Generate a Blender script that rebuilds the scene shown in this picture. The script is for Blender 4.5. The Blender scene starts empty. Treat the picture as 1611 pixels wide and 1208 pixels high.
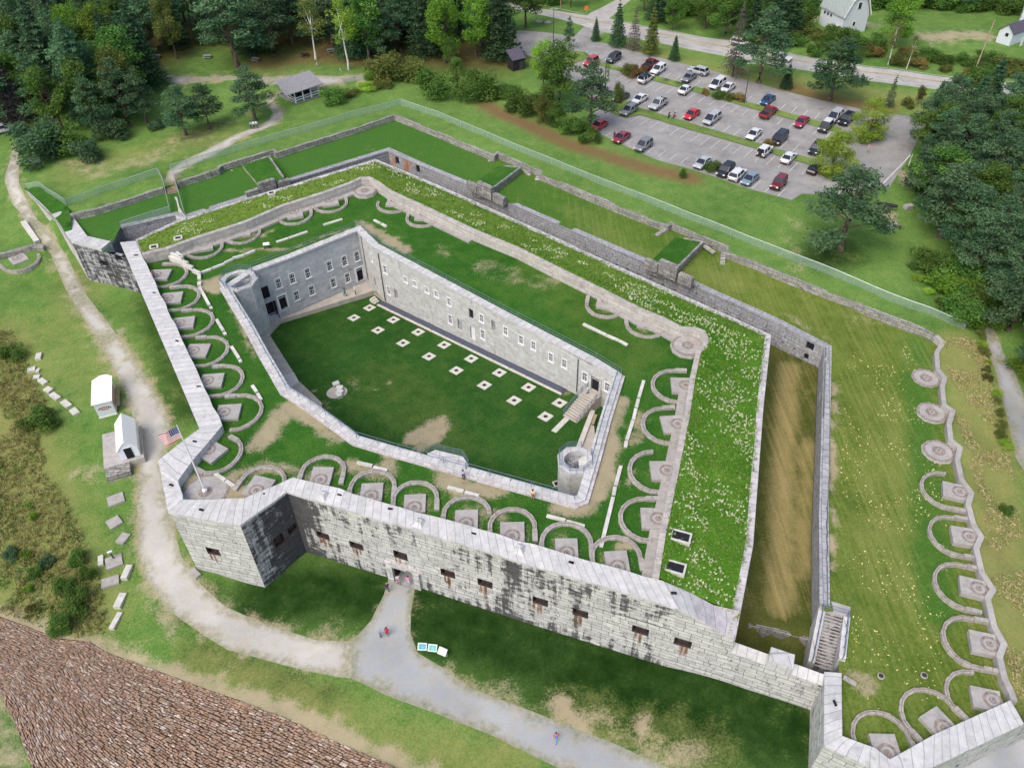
import bpy, bmesh, math, random
import numpy as np
from mathutils import Vector, Matrix
from mathutils.geometry import delaunay_2d_cdt, tessellate_polygon
R = math.radians
rnd = random.Random(7)
C = bpy.context.scene.collection
sc = bpy.context.scene
# ------------------------------------------------------------------ camera
F_PX, PITCH, ROLL, CAM_H = 1252.0, R(42.5), R(-1.4), 80.0
ct, st, cr, sr = math.cos(PITCH), math.sin(PITCH), math.cos(ROLL), math.sin(ROLL)
FWD = Vector((0, ct, -st)); UPL = Vector((0, st, ct)); RTL = Vector((1, 0, 0))
RT = cr * RTL + sr * UPL; UP = -sr * RTL + cr * UPL
cam = bpy.data.cameras.new('camera'); camo = bpy.data.objects.new('camera', cam); C.objects.link(camo)
cam.sensor_width = 36.0; cam.lens = F_PX / 1611 * 36.0; cam.clip_start = 0.5; cam.clip_end = 3000
camo.matrix_world = Matrix(((RT.x, UP.x, -FWD.x, 0), (RT.y, UP.y, -FWD.y, 0), (RT.z, UP.z, -FWD.z, CAM_H), (0, 0, 0, 1)))
sc.camera = camo
# ------------------------------------------------------------------ world, sun, exposure
SUN_AZ, SUN_EL = R(-140), R(52)       # azimuth from +Y towards +X : the light comes from the left
w = bpy.data.worlds.new('World'); sc.world = w; w.use_nodes = True
nt = w.node_tree
sky = nt.nodes.new('ShaderNodeTexSky'); sky.sky_type = 'NISHITA'; sky.sun_disc = False
sky.sun_elevation = SUN_EL; sky.sun_rotation = SUN_AZ; sky.air_density = 1.0; sky.dust_density = 4.0; sky.ozone_density = 1.5
bg = nt.nodes['Background']; bg.inputs[1].default_value = 0.15
nt.links.new(sky.outputs[0], bg.inputs[0])
sl = bpy.data.lights.new('sun', 'SUN'); sl.energy = 1.0; sl.angle = R(42); sl.color = (1, 0.97, 0.93)
so = bpy.data.objects.new('sun', sl); C.objects.link(so)
sdir = Vector((math.sin(SUN_AZ) * math.cos(SUN_EL), math.cos(SUN_AZ) * math.cos(SUN_EL), math.sin(SUN_EL)))
so.rotation_euler = sdir.to_track_quat('Z', 'Y').to_euler(); so.location = (0, 0, 150)
sc.view_settings.view_transform = 'Standard'; sc.view_settings.look = 'None'
sc.view_settings.exposure = 0.7; sc.view_settings.gamma = 1.0
sc.cycles.max_bounces = 5; sc.cycles.transparent_max_bounces = 12

# ------------------------------------------------------------------ geometry helpers
def ray(px, py):
    return RT * ((px - 805.5) / F_PX) - UP * ((py - 604) / F_PX) + FWD
def U(px, py, z=0.0):
    d = ray(px, py); t = (z - CAM_H) / d.z
    return Vector((d.x * t, d.y * t, z))
def U2(px, py, z=0.0):
    p = U(px, py, z); return (p.x, p.y)
def on_plane(px, py, P0, n):
    d = ray(px, py); c = Vector((0, 0, CAM_H)); t = (P0 - c).dot(n) / d.dot(n)
    return c + d * t
def pip(pts, poly):
    pts = np.asarray(pts, float); x, y = pts[:, 0], pts[:, 1]; ins = np.zeros(len(pts), bool); n = len(poly)
    for i in range(n):
        x0, y0 = poly[i]; x1, y1 = poly[(i + 1) % n]
        if y0 == y1: continue
        c = ((y0 > y) != (y1 > y)) & (x < (x1 - x0) * (y - y0) / (y1 - y0) + x0)
        ins ^= c
    return ins
def seg_dist(pts, line, closed=False):
    pts = np.asarray(pts, float); d = np.full(len(pts), 1e9); n = len(line)
    for i in range(n if closed else n - 1):
        a = np.array(line[i][:2]); b = np.array(line[(i + 1) % n][:2]); ab = b - a; L = max((ab ** 2).sum(), 1e-9)
        t = np.clip(((pts - a) @ ab) / L, 0, 1); q = a + t[:, None] * ab
        d = np.minimum(d, np.hypot(*(pts - q).T))
    return d
def densify(poly, step, closed=True):
    out = []; n = len(poly)
    for i in range(n if closed else n - 1):
        a = poly[i]; b = poly[(i + 1) % n]; L = math.hypot(b[0] - a[0], b[1] - a[1]); k = max(1, int(L / step + .5))
        for j in range(k):
            t = j / k; out.append((a[0] + (b[0] - a[0]) * t, a[1] + (b[1] - a[1]) * t))
    if not closed: out.append(tuple(poly[-1][:2]))
    return out
def offset(line, d, closed=False):
    """polyline moved sideways by d (left of its direction when d > 0), mitred"""
    P = [Vector((p[0], p[1])) for p in line]; n = len(P); out = []
    for i in range(n):
        dirs = []
        if closed or i > 0: dirs.append((P[i] - P[i - 1]).normalized())
        if closed or i < n - 1: dirs.append((P[(i + 1) % n] - P[i]).normalized())
        ns = [Vector((-q.y, q.x)) for q in dirs]
        m = sum(ns, Vector((0, 0))); m.normalize()
        k = d / max(0.35, m.dot(ns[0])); q = P[i] + m * k
        out.append(Vector((q.x, q.y, line[i][2] if len(line[i]) > 2 else 0)))
    return out

class MB:
    def __init__(s): s.v = []; s.f = []; s.m = []; s.uv = {}; s.sm = set()
    def face(s, pts, m=0, uv=None, smooth=False):
        b = len(s.v); s.v += [tuple(p) for p in pts]; s.f.append(tuple(range(b, b + len(pts)))); s.m.append(m)
        if uv: s.uv[len(s.f) - 1] = uv
        if smooth: s.sm.add(len(s.f) - 1)
    def box(s, c, size, rz=0, m=0, top=1.0, tilt=None):
        x, y, z = size[0] / 2, size[1] / 2, size[2] / 2
        M = Matrix.Rotation(rz, 3, 'Z')
        if tilt is not None: M = M @ tilt
        P = [Vector(c) + M @ Vector((a * x * (top if e > 0 else 1), b * y * (top if e > 0 else 1), e * z)) for e in (-1, 1) for a, b in ((-1, -1), (1, -1), (1, 1), (-1, 1))]
        for q in ((0, 3, 2, 1), (4, 5, 6, 7), (0, 1, 5, 4), (1, 2, 6, 5), (2, 3, 7, 6), (3, 0, 4, 7)): s.face([P[i] for i in q], m)
    def bar(s, a, b, w, h=None, m=0):
        """square bar from a to b"""
        a = Vector(a); b = Vector(b); d = b - a; L = d.length
        if L < 1e-6: return
        h = h or w; d.normalize(); sx = d.cross(Vector((0, 0, 1)))
        if sx.length < 1e-3: sx = Vector((1, 0, 0))
        sx.normalize(); sz = sx.cross(d)
        P = [p + sx * (i * w / 2) + sz * (j * h / 2) for p in (a, b) for i, j in ((-1, -1), (1, -1), (1, 1), (-1, 1))]
        for q in ((0, 1, 2, 3), (7, 6, 5, 4), (0, 4, 5, 1), (1, 5, 6, 2), (2, 6, 7, 3), (3, 7, 4, 0)): s.face([P[i] for i in q], m)
    def tube(s, pts, rad, n=6, m=0, caps=True):
        pts = [Vector(p) for p in pts]; rings = []
        if not hasattr(rad, '__len__'): rad = [rad] * len(pts)
        for i, p in enumerate(pts):
            d = (pts[min(i + 1, len(pts) - 1)] - pts[max(i - 1, 0)]).normalized()
            a = d.cross(Vector((0, 0, 1)))
            if a.length < 1e-3: a = d.cross(Vector((0, 1, 0)))
            a.normalize(); b = d.cross(a)
            rings.append([p + (a * math.cos(k * 2 * math.pi / n) + b * math.sin(k * 2 * math.pi / n)) * rad[i] for k in range(n)])
        for i in range(len(rings) - 1):
            for k in range(n): s.face([rings[i][k], rings[i][(k + 1) % n], rings[i + 1][(k + 1) % n], rings[i + 1][k]], m, smooth=True)
        if caps: s.face(rings[0][::-1], m); s.face(rings[-1], m)
    def prism(s, poly, z0, z1, m=0, mtop=None):
        n = len(poly); P = [(p[0], p[1]) for p in poly]
        if sum(P[i][0] * P[(i + 1) % n][1] - P[(i + 1) % n][0] * P[i][1] for i in range(n)) < 0: P = P[::-1]
        zt = z1 if hasattr(z1, '__len__') else [z1] * n
        zb = z0 if hasattr(z0, '__len__') else [z0] * n
        top = [(P[i][0], P[i][1], zt[i]) for i in range(n)]
        if n > 4:
            for t in tessellate_polygon([[Vector((p[0], p[1], 0)) for p in P]]):
                a, b, c = [Vector(top[i]) for i in t]
                s.face([a, b, c] if (b - a).cross(c - a).z > 0 else [a, c, b], m if mtop is None else mtop)
        else: s.face(top, m if mtop is None else mtop)
        s.face([(P[i][0], P[i][1], zb[i]) for i in range(n)][::-1], m)
        for i in range(n):
            j = (i + 1) % n; s.face([(*P[i], zb[i]), (*P[j], zb[j]), (*P[j], zt[j]), (*P[i], zt[i])], m)
    def lathe(s, c, prof, n=16, m=0, ph=0.0):
        c = Vector(c); rings = [[c + Vector((r * math.cos(ph + k * 2 * math.pi / n), r * math.sin(ph + k * 2 * math.pi / n), z)) for k in range(n)] for r, z in prof]
        for i in range(len(rings) - 1):
            for k in range(n): s.face([rings[i][k], rings[i][(k + 1) % n], rings[i + 1][(k + 1) % n], rings[i + 1][k]], m)
        if prof[-1][0] > 1e-4: s.face(rings[-1], m)
    def band(s, A, B, za=None, zb=None, m=0, mt=None, u0=0.0, ends=True):
        """a wall whose top runs between edge lines A and B; sides go down to za (side A) and zb (side B)"""
        mt = m if mt is None else mt; u = u0; n = len(A)
        gz = lambda z, i: z[i] if hasattr(z, '__len__') else z
        for i in range(n - 1):
            a0, a1, b0, b1 = Vector(A[i]), Vector(A[i + 1]), Vector(B[i]), Vector(B[i + 1])
            L = (a1 - a0).length; wd = (b0 - a0).length
            s.face([a0, a1, b1, b0], mt, [(u, 0), (u + L, 0), (u + L, wd), (u, wd)])
            if za is not None: s.face([(a0.x, a0.y, gz(za, i)), (a1.x, a1.y, gz(za, i + 1)), a1, a0], m, [(u, gz(za, i)), (u + L, gz(za, i + 1)), (u + L, a1.z), (u, a0.z)])
            if zb is not None: s.face([(b1.x, b1.y, gz(zb, i + 1)), (b0.x, b0.y, gz(zb, i)), b0, b1], m, [(u + L, gz(zb, i + 1)), (u, gz(zb, i)), (u, b0.z), (u + L, b1.z)])
            u += L
        if ends and za is not None and zb is not None:
            for i in (0, n - 1):
                a, b = Vector(A[i]), Vector(B[i]); s.face([(a.x, a.y, gz(za, i)), a, b, (b.x, b.y, gz(zb, i))], m)
    def facade(s, P0, P1, zb0, zb1, zt0, zt1, holes=(), depth=0.4, m=0, mr=None):
        """vertical wall face from P0 to P1 (seen with its outside on the right of P0->P1) with rectangular openings (u0,z0,u1,z1), each lined to the given depth"""
        a = Vector((P0[0], P0[1], 0)); d = Vector((P1[0] - P0[0], P1[1] - P0[1], 0)); L = d.length; d.normalize(); n = Vector((d.y, -d.x, 0))
        us = sorted({0, L, *[h[0] for h in holes], *[h[2] for h in holes]}); zs = sorted({*[h[1] for h in holes], *[h[3] for h in holes]})
        zt = lambda u: zt0 + (zt1 - zt0) * u / L
        zb = lambda u: zb0 + (zb1 - zb0) * u / L
        for i in range(len(us) - 1):
            lv = [('b', 0)] + [('z', z) for z in zs] + [('t', 0)]
            ev = lambda l, u: zb(u) if l[0] == 'b' else zt(u) if l[0] == 't' else l[1]
            for k in range(len(lv) - 1):
                uc = (us[i] + us[i + 1]) / 2; zc = (ev(lv[k], uc) + ev(lv[k + 1], uc)) / 2
                if any(h[0] < uc < h[2] and h[1] < zc < h[3] for h in holes): continue
                q = [(us[i], ev(lv[k], us[i])), (us[i + 1], ev(lv[k], us[i + 1])), (us[i + 1], ev(lv[k + 1], us[i + 1])), (us[i], ev(lv[k + 1], us[i]))]
                s.face([a + d * u_ + Vector((0, 0, z_)) for u_, z_ in q], m, q)
        for h in holes:
            u0, z0, u1, z1 = h[:4]; P = lambda u_, z_, k=0: a + d * u_ - n * (depth * k) + Vector((0, 0, z_))
            for (ua, za, ub, zb_) in ((u0, z0, u1, z0), (u1, z0, u1, z1), (u1, z1, u0, z1), (u0, z1, u0, z0)):
                s.face([P(ua, za), P(ua, za, 1), P(ub, zb_, 1), P(ub, zb_)], m if mr is None else mr)
        return a, d, n
    def build(s, name, mats, parent=None, attrs=None, smooth=False):
        me = bpy.data.meshes.new(name); me.from_pydata(s.v, [], s.f)
        mats = mats if isinstance(mats, (list, tuple)) else [mats]
        for mm in mats: me.materials.append(mm)
        if s.f:
            me.polygons.foreach_set('material_index', s.m)
            if smooth or s.sm: me.polygons.foreach_set('use_smooth', [smooth or i in s.sm for i in range(len(s.f))])
            lay = me.uv_layers.new(name='UVMap'); data = np.zeros((len(me.loops), 2), np.float32); k = 0
            for i, f in enumerate(s.f):
                uv = s.uv.get(i)
                if uv is None:
                    P = [Vector(s.v[j]) for j in f[:3]]; n = (P[1] - P[0]).cross(P[2] - P[0])
                    if n.length < 1e-12: n = Vector((0, 0, 1))
                    n.normalize()
                    if abs(n.z) > 0.75: uv = [(s.v[j][0], s.v[j][1]) for j in f]
                    else:
                        t = Vector((-n.y, n.x, 0)).normalized(); uv = [(s.v[j][0] * t.x + s.v[j][1] * t.y, s.v[j][2]) for j in f]
                for q in uv: data[k] = q; k += 1
            lay.data.foreach_set('uv', data.ravel())
        o = bpy.data.objects.new(name, me); C.objects.link(o)
        if parent: o.parent = parent
        return o

def tag(o, label=None, cat=None, group=None, kind=None):
    if label: o['label'] = label
    if cat: o['category'] = cat
    if group: o['group'] = group
    if kind: o['kind'] = kind
    return o
def thing(name, label, cat, loc=(0, 0, 0), rz=0, group=None):
    o = bpy.data.objects.new(name, None); C.objects.link(o); o.location = loc; o.rotation_euler = (0, 0, rz); o.empty_display_size = 0.3
    return tag(o, label, cat, group)
def dup(root, loc, rz=0, label=None, scale=None, group=None):
    r = root.copy(); C.objects.link(r); r.location = loc; r.rotation_euler = (0, 0, rz)
    if label: r['label'] = label
    if group: r['group'] = group
    if scale: r.scale = scale
    for ch in list(root.children):
        c = ch.copy(); C.objects.link(c); c.parent = r
        for g in ch.children:
            d = g.copy(); C.objects.link(d); d.parent = c
    return r
ORD = ['first', 'second', 'third', 'fourth', 'fifth', 'sixth', 'seventh', 'eighth', 'ninth', 'tenth', 'eleventh', 'twelfth', 'thirteenth', 'fourteenth', 'fifteenth', 'sixteenth']

# ------------------------------------------------------------------ materials
def mat(name):
    m = bpy.data.materials.new(name); m.use_nodes = True; return m, m.node_tree, m.node_tree.nodes['Principled BSDF']
class NB:
    def __init__(s, t): s.t = t
    def n(s, k, **kw):
        x = s.t.nodes.new(k)
        for a, b in kw.items(): setattr(x, a, b)
        return x
    def l(s, a, b): s.t.links.new(a, b)
    def coord(s, kind='Object'):
        return s.n('ShaderNodeTexCoord').outputs[kind]
    def pos(s): return s.n('ShaderNodeNewGeometry').outputs['Position']
    def mapping(s, v, scale=(1, 1, 1), rot=(0, 0, 0)):
        x = s.n('ShaderNodeMapping'); x.inputs['Scale'].default_value = scale; x.inputs['Rotation'].default_value = rot; s.l(v, x.inputs['Vector']); return x.outputs[0]
    def noise(s, v, scale, det=4, rough=0.6, out='Fac'):
        x = s.n('ShaderNodeTexNoise'); x.inputs['Scale'].default_value = scale; x.inputs['Detail'].default_value = det; x.inputs['Roughness'].default_value = rough; s.l(v, x.inputs['Vector']); return x.outputs[out]
    def ramp(s, v, *stops):
        x = s.n('ShaderNodeValToRGB'); e = x.color_ramp.elements
        while len(e) < len(stops): e.new(0.5)
        for i, (p, c) in enumerate(stops):
            e[i].position = p; e[i].color = (*c, 1) if hasattr(c, '__len__') else (c, c, c, 1)
        s.l(v, x.inputs[0]); return x.outputs[0]
    def mix(s, f, a, b, mode='MIX'):
        x = s.n('ShaderNodeMix'); x.data_type = 'RGBA'; x.blend_type = mode
        for v, k in ((f, 0), (a, 6), (b, 7)):
            if hasattr(v, 'links'): s.l(v, x.inputs[k])
            elif hasattr(v, '__len__'): x.inputs[k].default_value = (*v, 1)
            else: x.inputs[k].default_value = v if k == 0 else (v, v, v, 1)
        return x.outputs[2]
    def math(s, op, a, b=0.0, clamp=False):
        x = s.n('ShaderNodeMath'); x.operation = op; x.use_clamp = clamp
        for v, k in ((a, 0), (b, 1)):
            if hasattr(v, 'links'): s.l(v, x.inputs[k])
            else: x.inputs[k].default_value = v
        return x.outputs[0]
    def attr(s, name, out='Fac'):
        x = s.n('ShaderNodeAttribute'); x.attribute_name = name; return x.outputs[out]
    def bump(s, h, bsdf, strength=0.4, dist=0.05):
        x = s.n('ShaderNodeBump'); x.inputs['Strength'].default_value = strength; x.inputs['Distance'].default_value = dist; s.l(h, x.inputs['Height']); s.l(x.outputs[0], bsdf.inputs['Normal'])
def plain(name, col, rough=0.6, metal=0.0, var=0.12, scale=3.0, spec=0.3):
    m, t, b = mat(name); g = NB(t); c = g.noise(g.coord(), scale)
    lo = tuple(x * (1 - var) for x in col); hi = tuple(min(1, x * (1 + var)) for x in col)
    g.l(g.ramp(c, (0.3, lo), (0.7, hi)), b.inputs['Base Color']); b.inputs['Roughness'].default_value = rough; b.inputs['Metallic'].default_value = metal
    b.inputs['Specular IOR Level'].default_value = spec
    return m
def granite(name, lo=(0.30, 0.30, 0.29), hi=(0.50, 0.50, 0.47), mortar=0.16, bw=1.5, bh=0.55, stain=0.5, stain_col=(0.018, 0.017, 0.022), rust=0.0, msize=0.035, bump=0.5, sthr=0.56, rows=True):
    m, t, b = mat(name); g = NB(t); uv = g.coord('UV')
    wob = g.n('ShaderNodeVectorMath', operation='ADD'); nz = g.noise(g.mapping(uv, (0.02, 0.75, 1)), 1.0, 1, out='Color'); sca = g.n('ShaderNodeVectorMath', operation='MULTIPLY'); sca.inputs[1].default_value = (0.0, 1.1 if rows else 0.0, 0)
    nz2 = g.noise(g.pos(), 0.8, 2, out='Color'); sc2 = g.n('ShaderNodeVectorMath', operation='SCALE'); sc2.inputs['Scale'].default_value = 0.13; g.l(nz2, sc2.inputs[0]); w2 = g.n('ShaderNodeVectorMath', operation='ADD'); g.l(uv, w2.inputs[0]); g.l(sc2.outputs[0], w2.inputs[1])
    g.l(nz, sca.inputs[0]); g.l(w2.outputs[0], wob.inputs[0]); g.l(sca.outputs[0], wob.inputs[1])
    br = g.n('ShaderNodeTexBrick'); g.l(wob.outputs[0], br.inputs['Vector']); br.inputs['Scale'].default_value = 1.0
    br.inputs['Brick Width'].default_value = bw; br.inputs['Row Height'].default_value = bh; br.inputs['Mortar Size'].default_value = msize; br.inputs['Mortar Smooth'].default_value = 0.3; br.inputs['Bias'].default_value = 0
    br.inputs['Color1'].default_value = (*lo, 1); br.inputs['Color2'].default_value = (*hi, 1); br.inputs['Mortar'].default_value = (mortar, mortar, mortar, 1); br.offset = 0.43; br.squash = 0.62; br.squash_frequency = 3
    p = g.pos()
    col = g.mix(0.38, br.outputs['Color'], g.ramp(g.noise(p, 1.3, 6, 0.7), (0.32, tuple(x * 0.6 for x in lo)), (0.68, tuple(min(1, x * 1.2) for x in hi))), 'MIX')
    col = g.mix(g.math('MULTIPLY', br.outputs['Fac'], 0.85), col, (mortar,) * 3)
    # dark weather stains: drips that run down plus blocky lichen patches
    m1 = g.noise(g.mapping(p, (1.25, 1.25, 0.13)), 1.0, 5, 0.65); m2 = g.noise(g.mapping(uv, (0.75, 1.7, 1)), 1.0, 2, 0.5); m3 = g.noise(p, 3.5, 4, 0.7)
    s = g.math('ADD', g.math('MULTIPLY', m1, 0.54), g.math('ADD', g.math('MULTIPLY', m2, 0.34), g.math('MULTIPLY', m3, 0.12)))
    s = g.math('ADD', s, g.math('MULTIPLY', g.attr('stain'), 0.22))
    f = g.ramp(s, (sthr, 0.0), (sthr + 0.07, 1.0))
    col = g.mix(g.math('MULTIPLY', f, stain), col, stain_col)
    if rust:
        rf = g.ramp(g.noise(g.mapping(p, (0.22, 0.22, 0.10)), 1.0, 4, 0.6), (0.47, 0.0), (0.56, 1.0)); col = g.mix(g.math('MULTIPLY', rf, rust), col, (0.32, 0.12, 0.03))
    g.l(col, b.inputs['Base Color']); b.inputs['Roughness'].default_value = 0.85; b.inputs['Specular IOR Level'].default_value = 0.2
    h = g.math('ADD', g.math('MULTIPLY', br.outputs['Fac'], -1.0), g.math('MULTIPLY', m3, 0.8)); g.bump(h, b, bump, 0.06)
    return m
def grass(name, g1=(0.030, 0.080, 0.012), g2=(0.070, 0.135, 0.022), dry=(0.22, 0.19, 0.065), dirt=(0.40, 0.325, 0.215), dryness=0.0, flowers=0.0, bump=0.6, streak=None, lush=(0.008, 0.028, 0.004), gain=(1, 1, 1)):
    g1, g2, dry, lush = [tuple(a * b for a, b in zip(c, gain)) for c in (g1, g2, dry, lush)]
    m, t, b = mat(name); g = NB(t); p = g.pos()
    big = g.noise(p, 0.07, 4, 0.6); mid = g.noise(p, 0.45, 5, 0.65); fine = g.noise(p, 4.0, 5, 0.75); ff = g.noise(p, 13.0, 3, 0.7)
    a = g.math('ADD', g.math('MULTIPLY', big, 0.45), g.math('ADD', g.math('MULTIPLY', mid, 0.35), g.math('MULTIPLY', fine, 0.30)))
    col = g.ramp(a, (0.40, g1), (0.68, g2))
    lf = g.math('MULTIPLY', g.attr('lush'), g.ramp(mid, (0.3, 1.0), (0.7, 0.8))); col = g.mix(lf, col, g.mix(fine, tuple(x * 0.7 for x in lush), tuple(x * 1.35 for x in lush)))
    dk = g.ramp(g.math('ADD', g.math('MULTIPLY', fine, 0.6), g.math('MULTIPLY', ff, 0.4)), (0.32, 0.62), (0.62, 1.12))
    col = g.mix(1.0, col, dk, 'MULTIPLY')
    dn = g.math('ADD', g.math('MULTIPLY', mid, 0.5), g.math('MULTIPLY', fine, 0.5))
    if streak:
        sv = g.noise(g.mapping(p, streak[0], (0, 0, streak[1])), 1.0, 4, 0.6); dn = g.math('ADD', g.math('MULTIPLY', dn, 0.42), g.math('MULTIPLY', sv, 0.58))
    df = g.math('ADD', g.math('ADD', g.attr('dry'), dryness), g.math('MULTIPLY', g.math('SUBTRACT', dn, 0.5), 2.2), True)
    col = g.mix(g.math('MULTIPLY', df, 0.85), col, g.mix(fine, tuple(x * 0.72 for x in dry), tuple(x * 1.2 for x in dry)))
    if flowers:
        vo = g.n('ShaderNodeTexVoronoi'); vo.inputs['Scale'].default_value = 3.2; g.l(p, vo.inputs['Vector'])
        fm = g.math('MULTIPLY', g.ramp(vo.outputs['Distance'], (0.20, 1.0), (0.30, 0.0)), g.ramp(g.math('ADD', g.math('MULTIPLY', mid, 0.5), g.math('ADD', g.math('MULTIPLY', big, 0.5), g.attr('bloom'))), (0.62, 0.0), (0.78, 1.0)))
        col = g.mix(g.math('MULTIPLY', fm, flowers), col, (0.62, 0.60, 0.42))
    sf = g.math('ADD', g.math('MULTIPLY', g.attr('dirt'), 1.35), g.math('MULTIPLY', g.math('SUBTRACT', g.math('ADD', g.math('MULTIPLY', mid, 0.4), g.math('ADD', g.math('MULTIPLY', fine, 0.35), g.math('MULTIPLY', ff, 0.25))), 0.5), 4.2))
    sf = g.math('MULTIPLY', g.ramp(sf, (0.40, 0.0), (1.0, 1.0)), 0.8)
    sf = g.math('MULTIPLY', sf, g.ramp(g.attr('dirt'), (0.02, 0.0), (0.2, 1.0)))
    col = g.mix(sf, col, g.mix(mid, tuple(x * 0.75 for x in dirt), tuple(min(1, x * 1.15) for x in dirt)))
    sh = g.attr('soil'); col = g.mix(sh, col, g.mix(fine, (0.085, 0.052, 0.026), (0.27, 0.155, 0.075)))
    g.l(col, b.inputs['Base Color']); b.inputs['Roughness'].default_value = 0.95; b.inputs['Specular IOR Level'].default_value = 0.08
    g.bump(g.math('ADD', fine, g.math('MULTIPLY', ff, 0.6)), b, bump, 0.12)
    return m
def gravel(name, lo, hi, sc_=5.0, edge=True):
    m, t, b = mat(name); g = NB(t); p = g.pos()
    a = g.math('ADD', g.math('MULTIPLY', g.noise(p, 0.18, 4), 0.55), g.math('MULTIPLY', g.noise(p, sc_, 6, 0.8), 0.45))
    col = g.ramp(a, (0.36, lo), (0.64, hi))
    if edge:
        e = g.math('ADD', g.attr('dirt'), g.math('MULTIPLY', g.math('SUBTRACT', g.noise(p, 0.9, 5, 0.7), 0.5), 1.6), True)
        col = g.mix(g.math('MULTIPLY', e, 0.8), col, (0.40, 0.32, 0.20))
        e2 = g.math('ADD', g.attr('dry'), g.math('MULTIPLY', g.math('SUBTRACT', g.noise(p, 1.7, 5, 0.7), 0.5), 2.0), True)
        col = g.mix(g.math('MULTIPLY', g.math('MULTIPLY', e2, g.ramp(g.attr('dry'), (0.05, 0.0), (0.3, 1.0))), 0.85), col, (0.10, 0.13, 0.035))
    else: col = g.mix(1.0, col, g.ramp(g.math('ADD', g.math('MULTIPLY', g.noise(p, 0.35, 6, 0.75), 0.7), g.math('MULTIPLY', g.noise(p, 2.5, 4, 0.8), 0.3)), (0.36, 0.70), (0.48, 0.97), (0.66, 1.12)), 'MULTIPLY')
    g.l(col, b.inputs['Base Color']); b.inputs['Roughness'].default_value = 0.9; b.inputs['Specular IOR Level'].default_value = 0.15
    g.bump(g.noise(p, 9.0, 4, 0.8), b, 0.4, 0.04); return m
def leaf(name, c1, c2, trans=0.25):
    c1 = tuple(x * 1.5 for x in c1); c2 = tuple(x * 1.42 for x in c2); trans += .1
    m, t, b = mat(name); g = NB(t); oi = g.n('ShaderNodeObjectInfo')
    a = g.attr('tint'); col = g.mix(a, c1, c2)
    hs = g.n('ShaderNodeHueSaturation'); g.l(col, hs.inputs['Color'])
    mr = g.n('ShaderNodeMapRange'); mr.inputs['To Min'].default_value = 0.75; mr.inputs['To Max'].default_value = 1.25; g.l(oi.outputs['Random'], mr.inputs['Value']); g.l(mr.outputs[0], hs.inputs['Value'])
    mr2 = g.n('ShaderNodeMapRange'); mr2.inputs['To Min'].default_value = 0.485; mr2.inputs['To Max'].default_value = 0.515; g.l(oi.outputs['Random'], mr2.inputs['Value']); g.l(mr2.outputs[0], hs.inputs['Hue'])
    g.l(hs.outputs[0], b.inputs['Base Color']); b.inputs['Roughness'].default_value = 0.7; b.inputs['Specular IOR Level'].default_value = 0.2
    tr = g.n('ShaderNodeBsdfTranslucent'); g.l(hs.outputs[0], tr.inputs[0]); mx = g.n('ShaderNodeMixShader'); mx.inputs[0].default_value = trans
    g.l(b.outputs[0], mx.inputs[1]); g.l(tr.outputs[0], mx.inputs[2]); g.l(mx.outputs[0], t.nodes['Material Output'].inputs[0]); return m
M = {}
M['granite'] = granite('weathered granite ashlar', lo=(0.36, 0.36, 0.34), hi=(0.58, 0.58, 0.545), mortar=0.13, bw=1.9, bh=0.56, stain=0.85, sthr=0.562)
M['black'] = granite('black stained granite ashlar', lo=(0.19, 0.19, 0.20), hi=(0.46, 0.46, 0.46), mortar=0.07, bw=1.5, bh=0.6, stain=0.88, stain_col=(0.026, 0.025, 0.032), sthr=0.485)
M['counter'] = granite('counterscarp granite', lo=(0.26, 0.26, 0.27), hi=(0.40, 0.40, 0.41), mortar=0.10, bw=1.1, bh=0.5, stain=0.55, sthr=0.58)
M['rusty'] = granite('iron stained granite', lo=(0.26, 0.26, 0.27), hi=(0.40, 0.40, 0.41), mortar=0.10, bw=1.1, bh=0.5, stain=0.4, rust=0.9)
M['barrack'] = granite('barrack granite', lo=(0.39, 0.39, 0.37), hi=(0.53, 0.53, 0.50), mortar=0.27, bw=1.2, bh=0.5, stain=0.5, stain_col=(0.12, 0.11, 0.11), msize=0.012, bump=0.2, sthr=0.57)
M['stucco'] = granite('patched grey stone', lo=(0.37, 0.375, 0.385), hi=(0.50, 0.505, 0.51), mortar=0.30, bw=2.2, bh=0.8, stain=0.55, stain_col=(0.16, 0.16, 0.17), msize=0.012, bump=0.15)
M['coping'] = granite('white coping granite', lo=(0.41, 0.405, 0.39), hi=(0.55, 0.54, 0.52), mortar=0.26, bw=1.6, bh=8.0, stain=0.5, stain_col=(0.28, 0.265, 0.25), msize=0.04, bump=0.35)
M['coping_dark'] = granite('mauve weathered coping', lo=(0.36, 0.33, 0.34), hi=(0.56, 0.53, 0.52), mortar=0.2, bw=1.6, bh=8.0, stain=0.5, stain_col=(0.14, 0.10, 0.12), msize=0.03)
M['rubble'] = granite('rubble retaining stone', lo=(0.17, 0.165, 0.15), hi=(0.40, 0.385, 0.34), mortar=0.08, bw=1.3, bh=0.45, stain=0.55, msize=0.04, bump=0.9)
M['breast'] = granite('breast wall granite', lo=(0.36, 0.335, 0.30), hi=(0.50, 0.475, 0.43), mortar=0.24, bw=2.1, bh=0.6, stain=0.4, stain_col=(0.13, 0.11, 0.10))
M['pinkstone'] = granite('pinkish worn stone', lo=(0.33, 0.295, 0.265), hi=(0.46, 0.42, 0.385), mortar=0.26, bw=1.6, bh=6, stain=0.35, stain_col=(0.2, 0.15, 0.14))
M['rail_stone'] = granite('worn traverse stone', lo=(0.29, 0.265, 0.235), hi=(0.42, 0.39, 0.35), mortar=0.2, bw=1.3, bh=4, stain=0.5, stain_col=(0.16, 0.115, 0.115))
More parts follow.
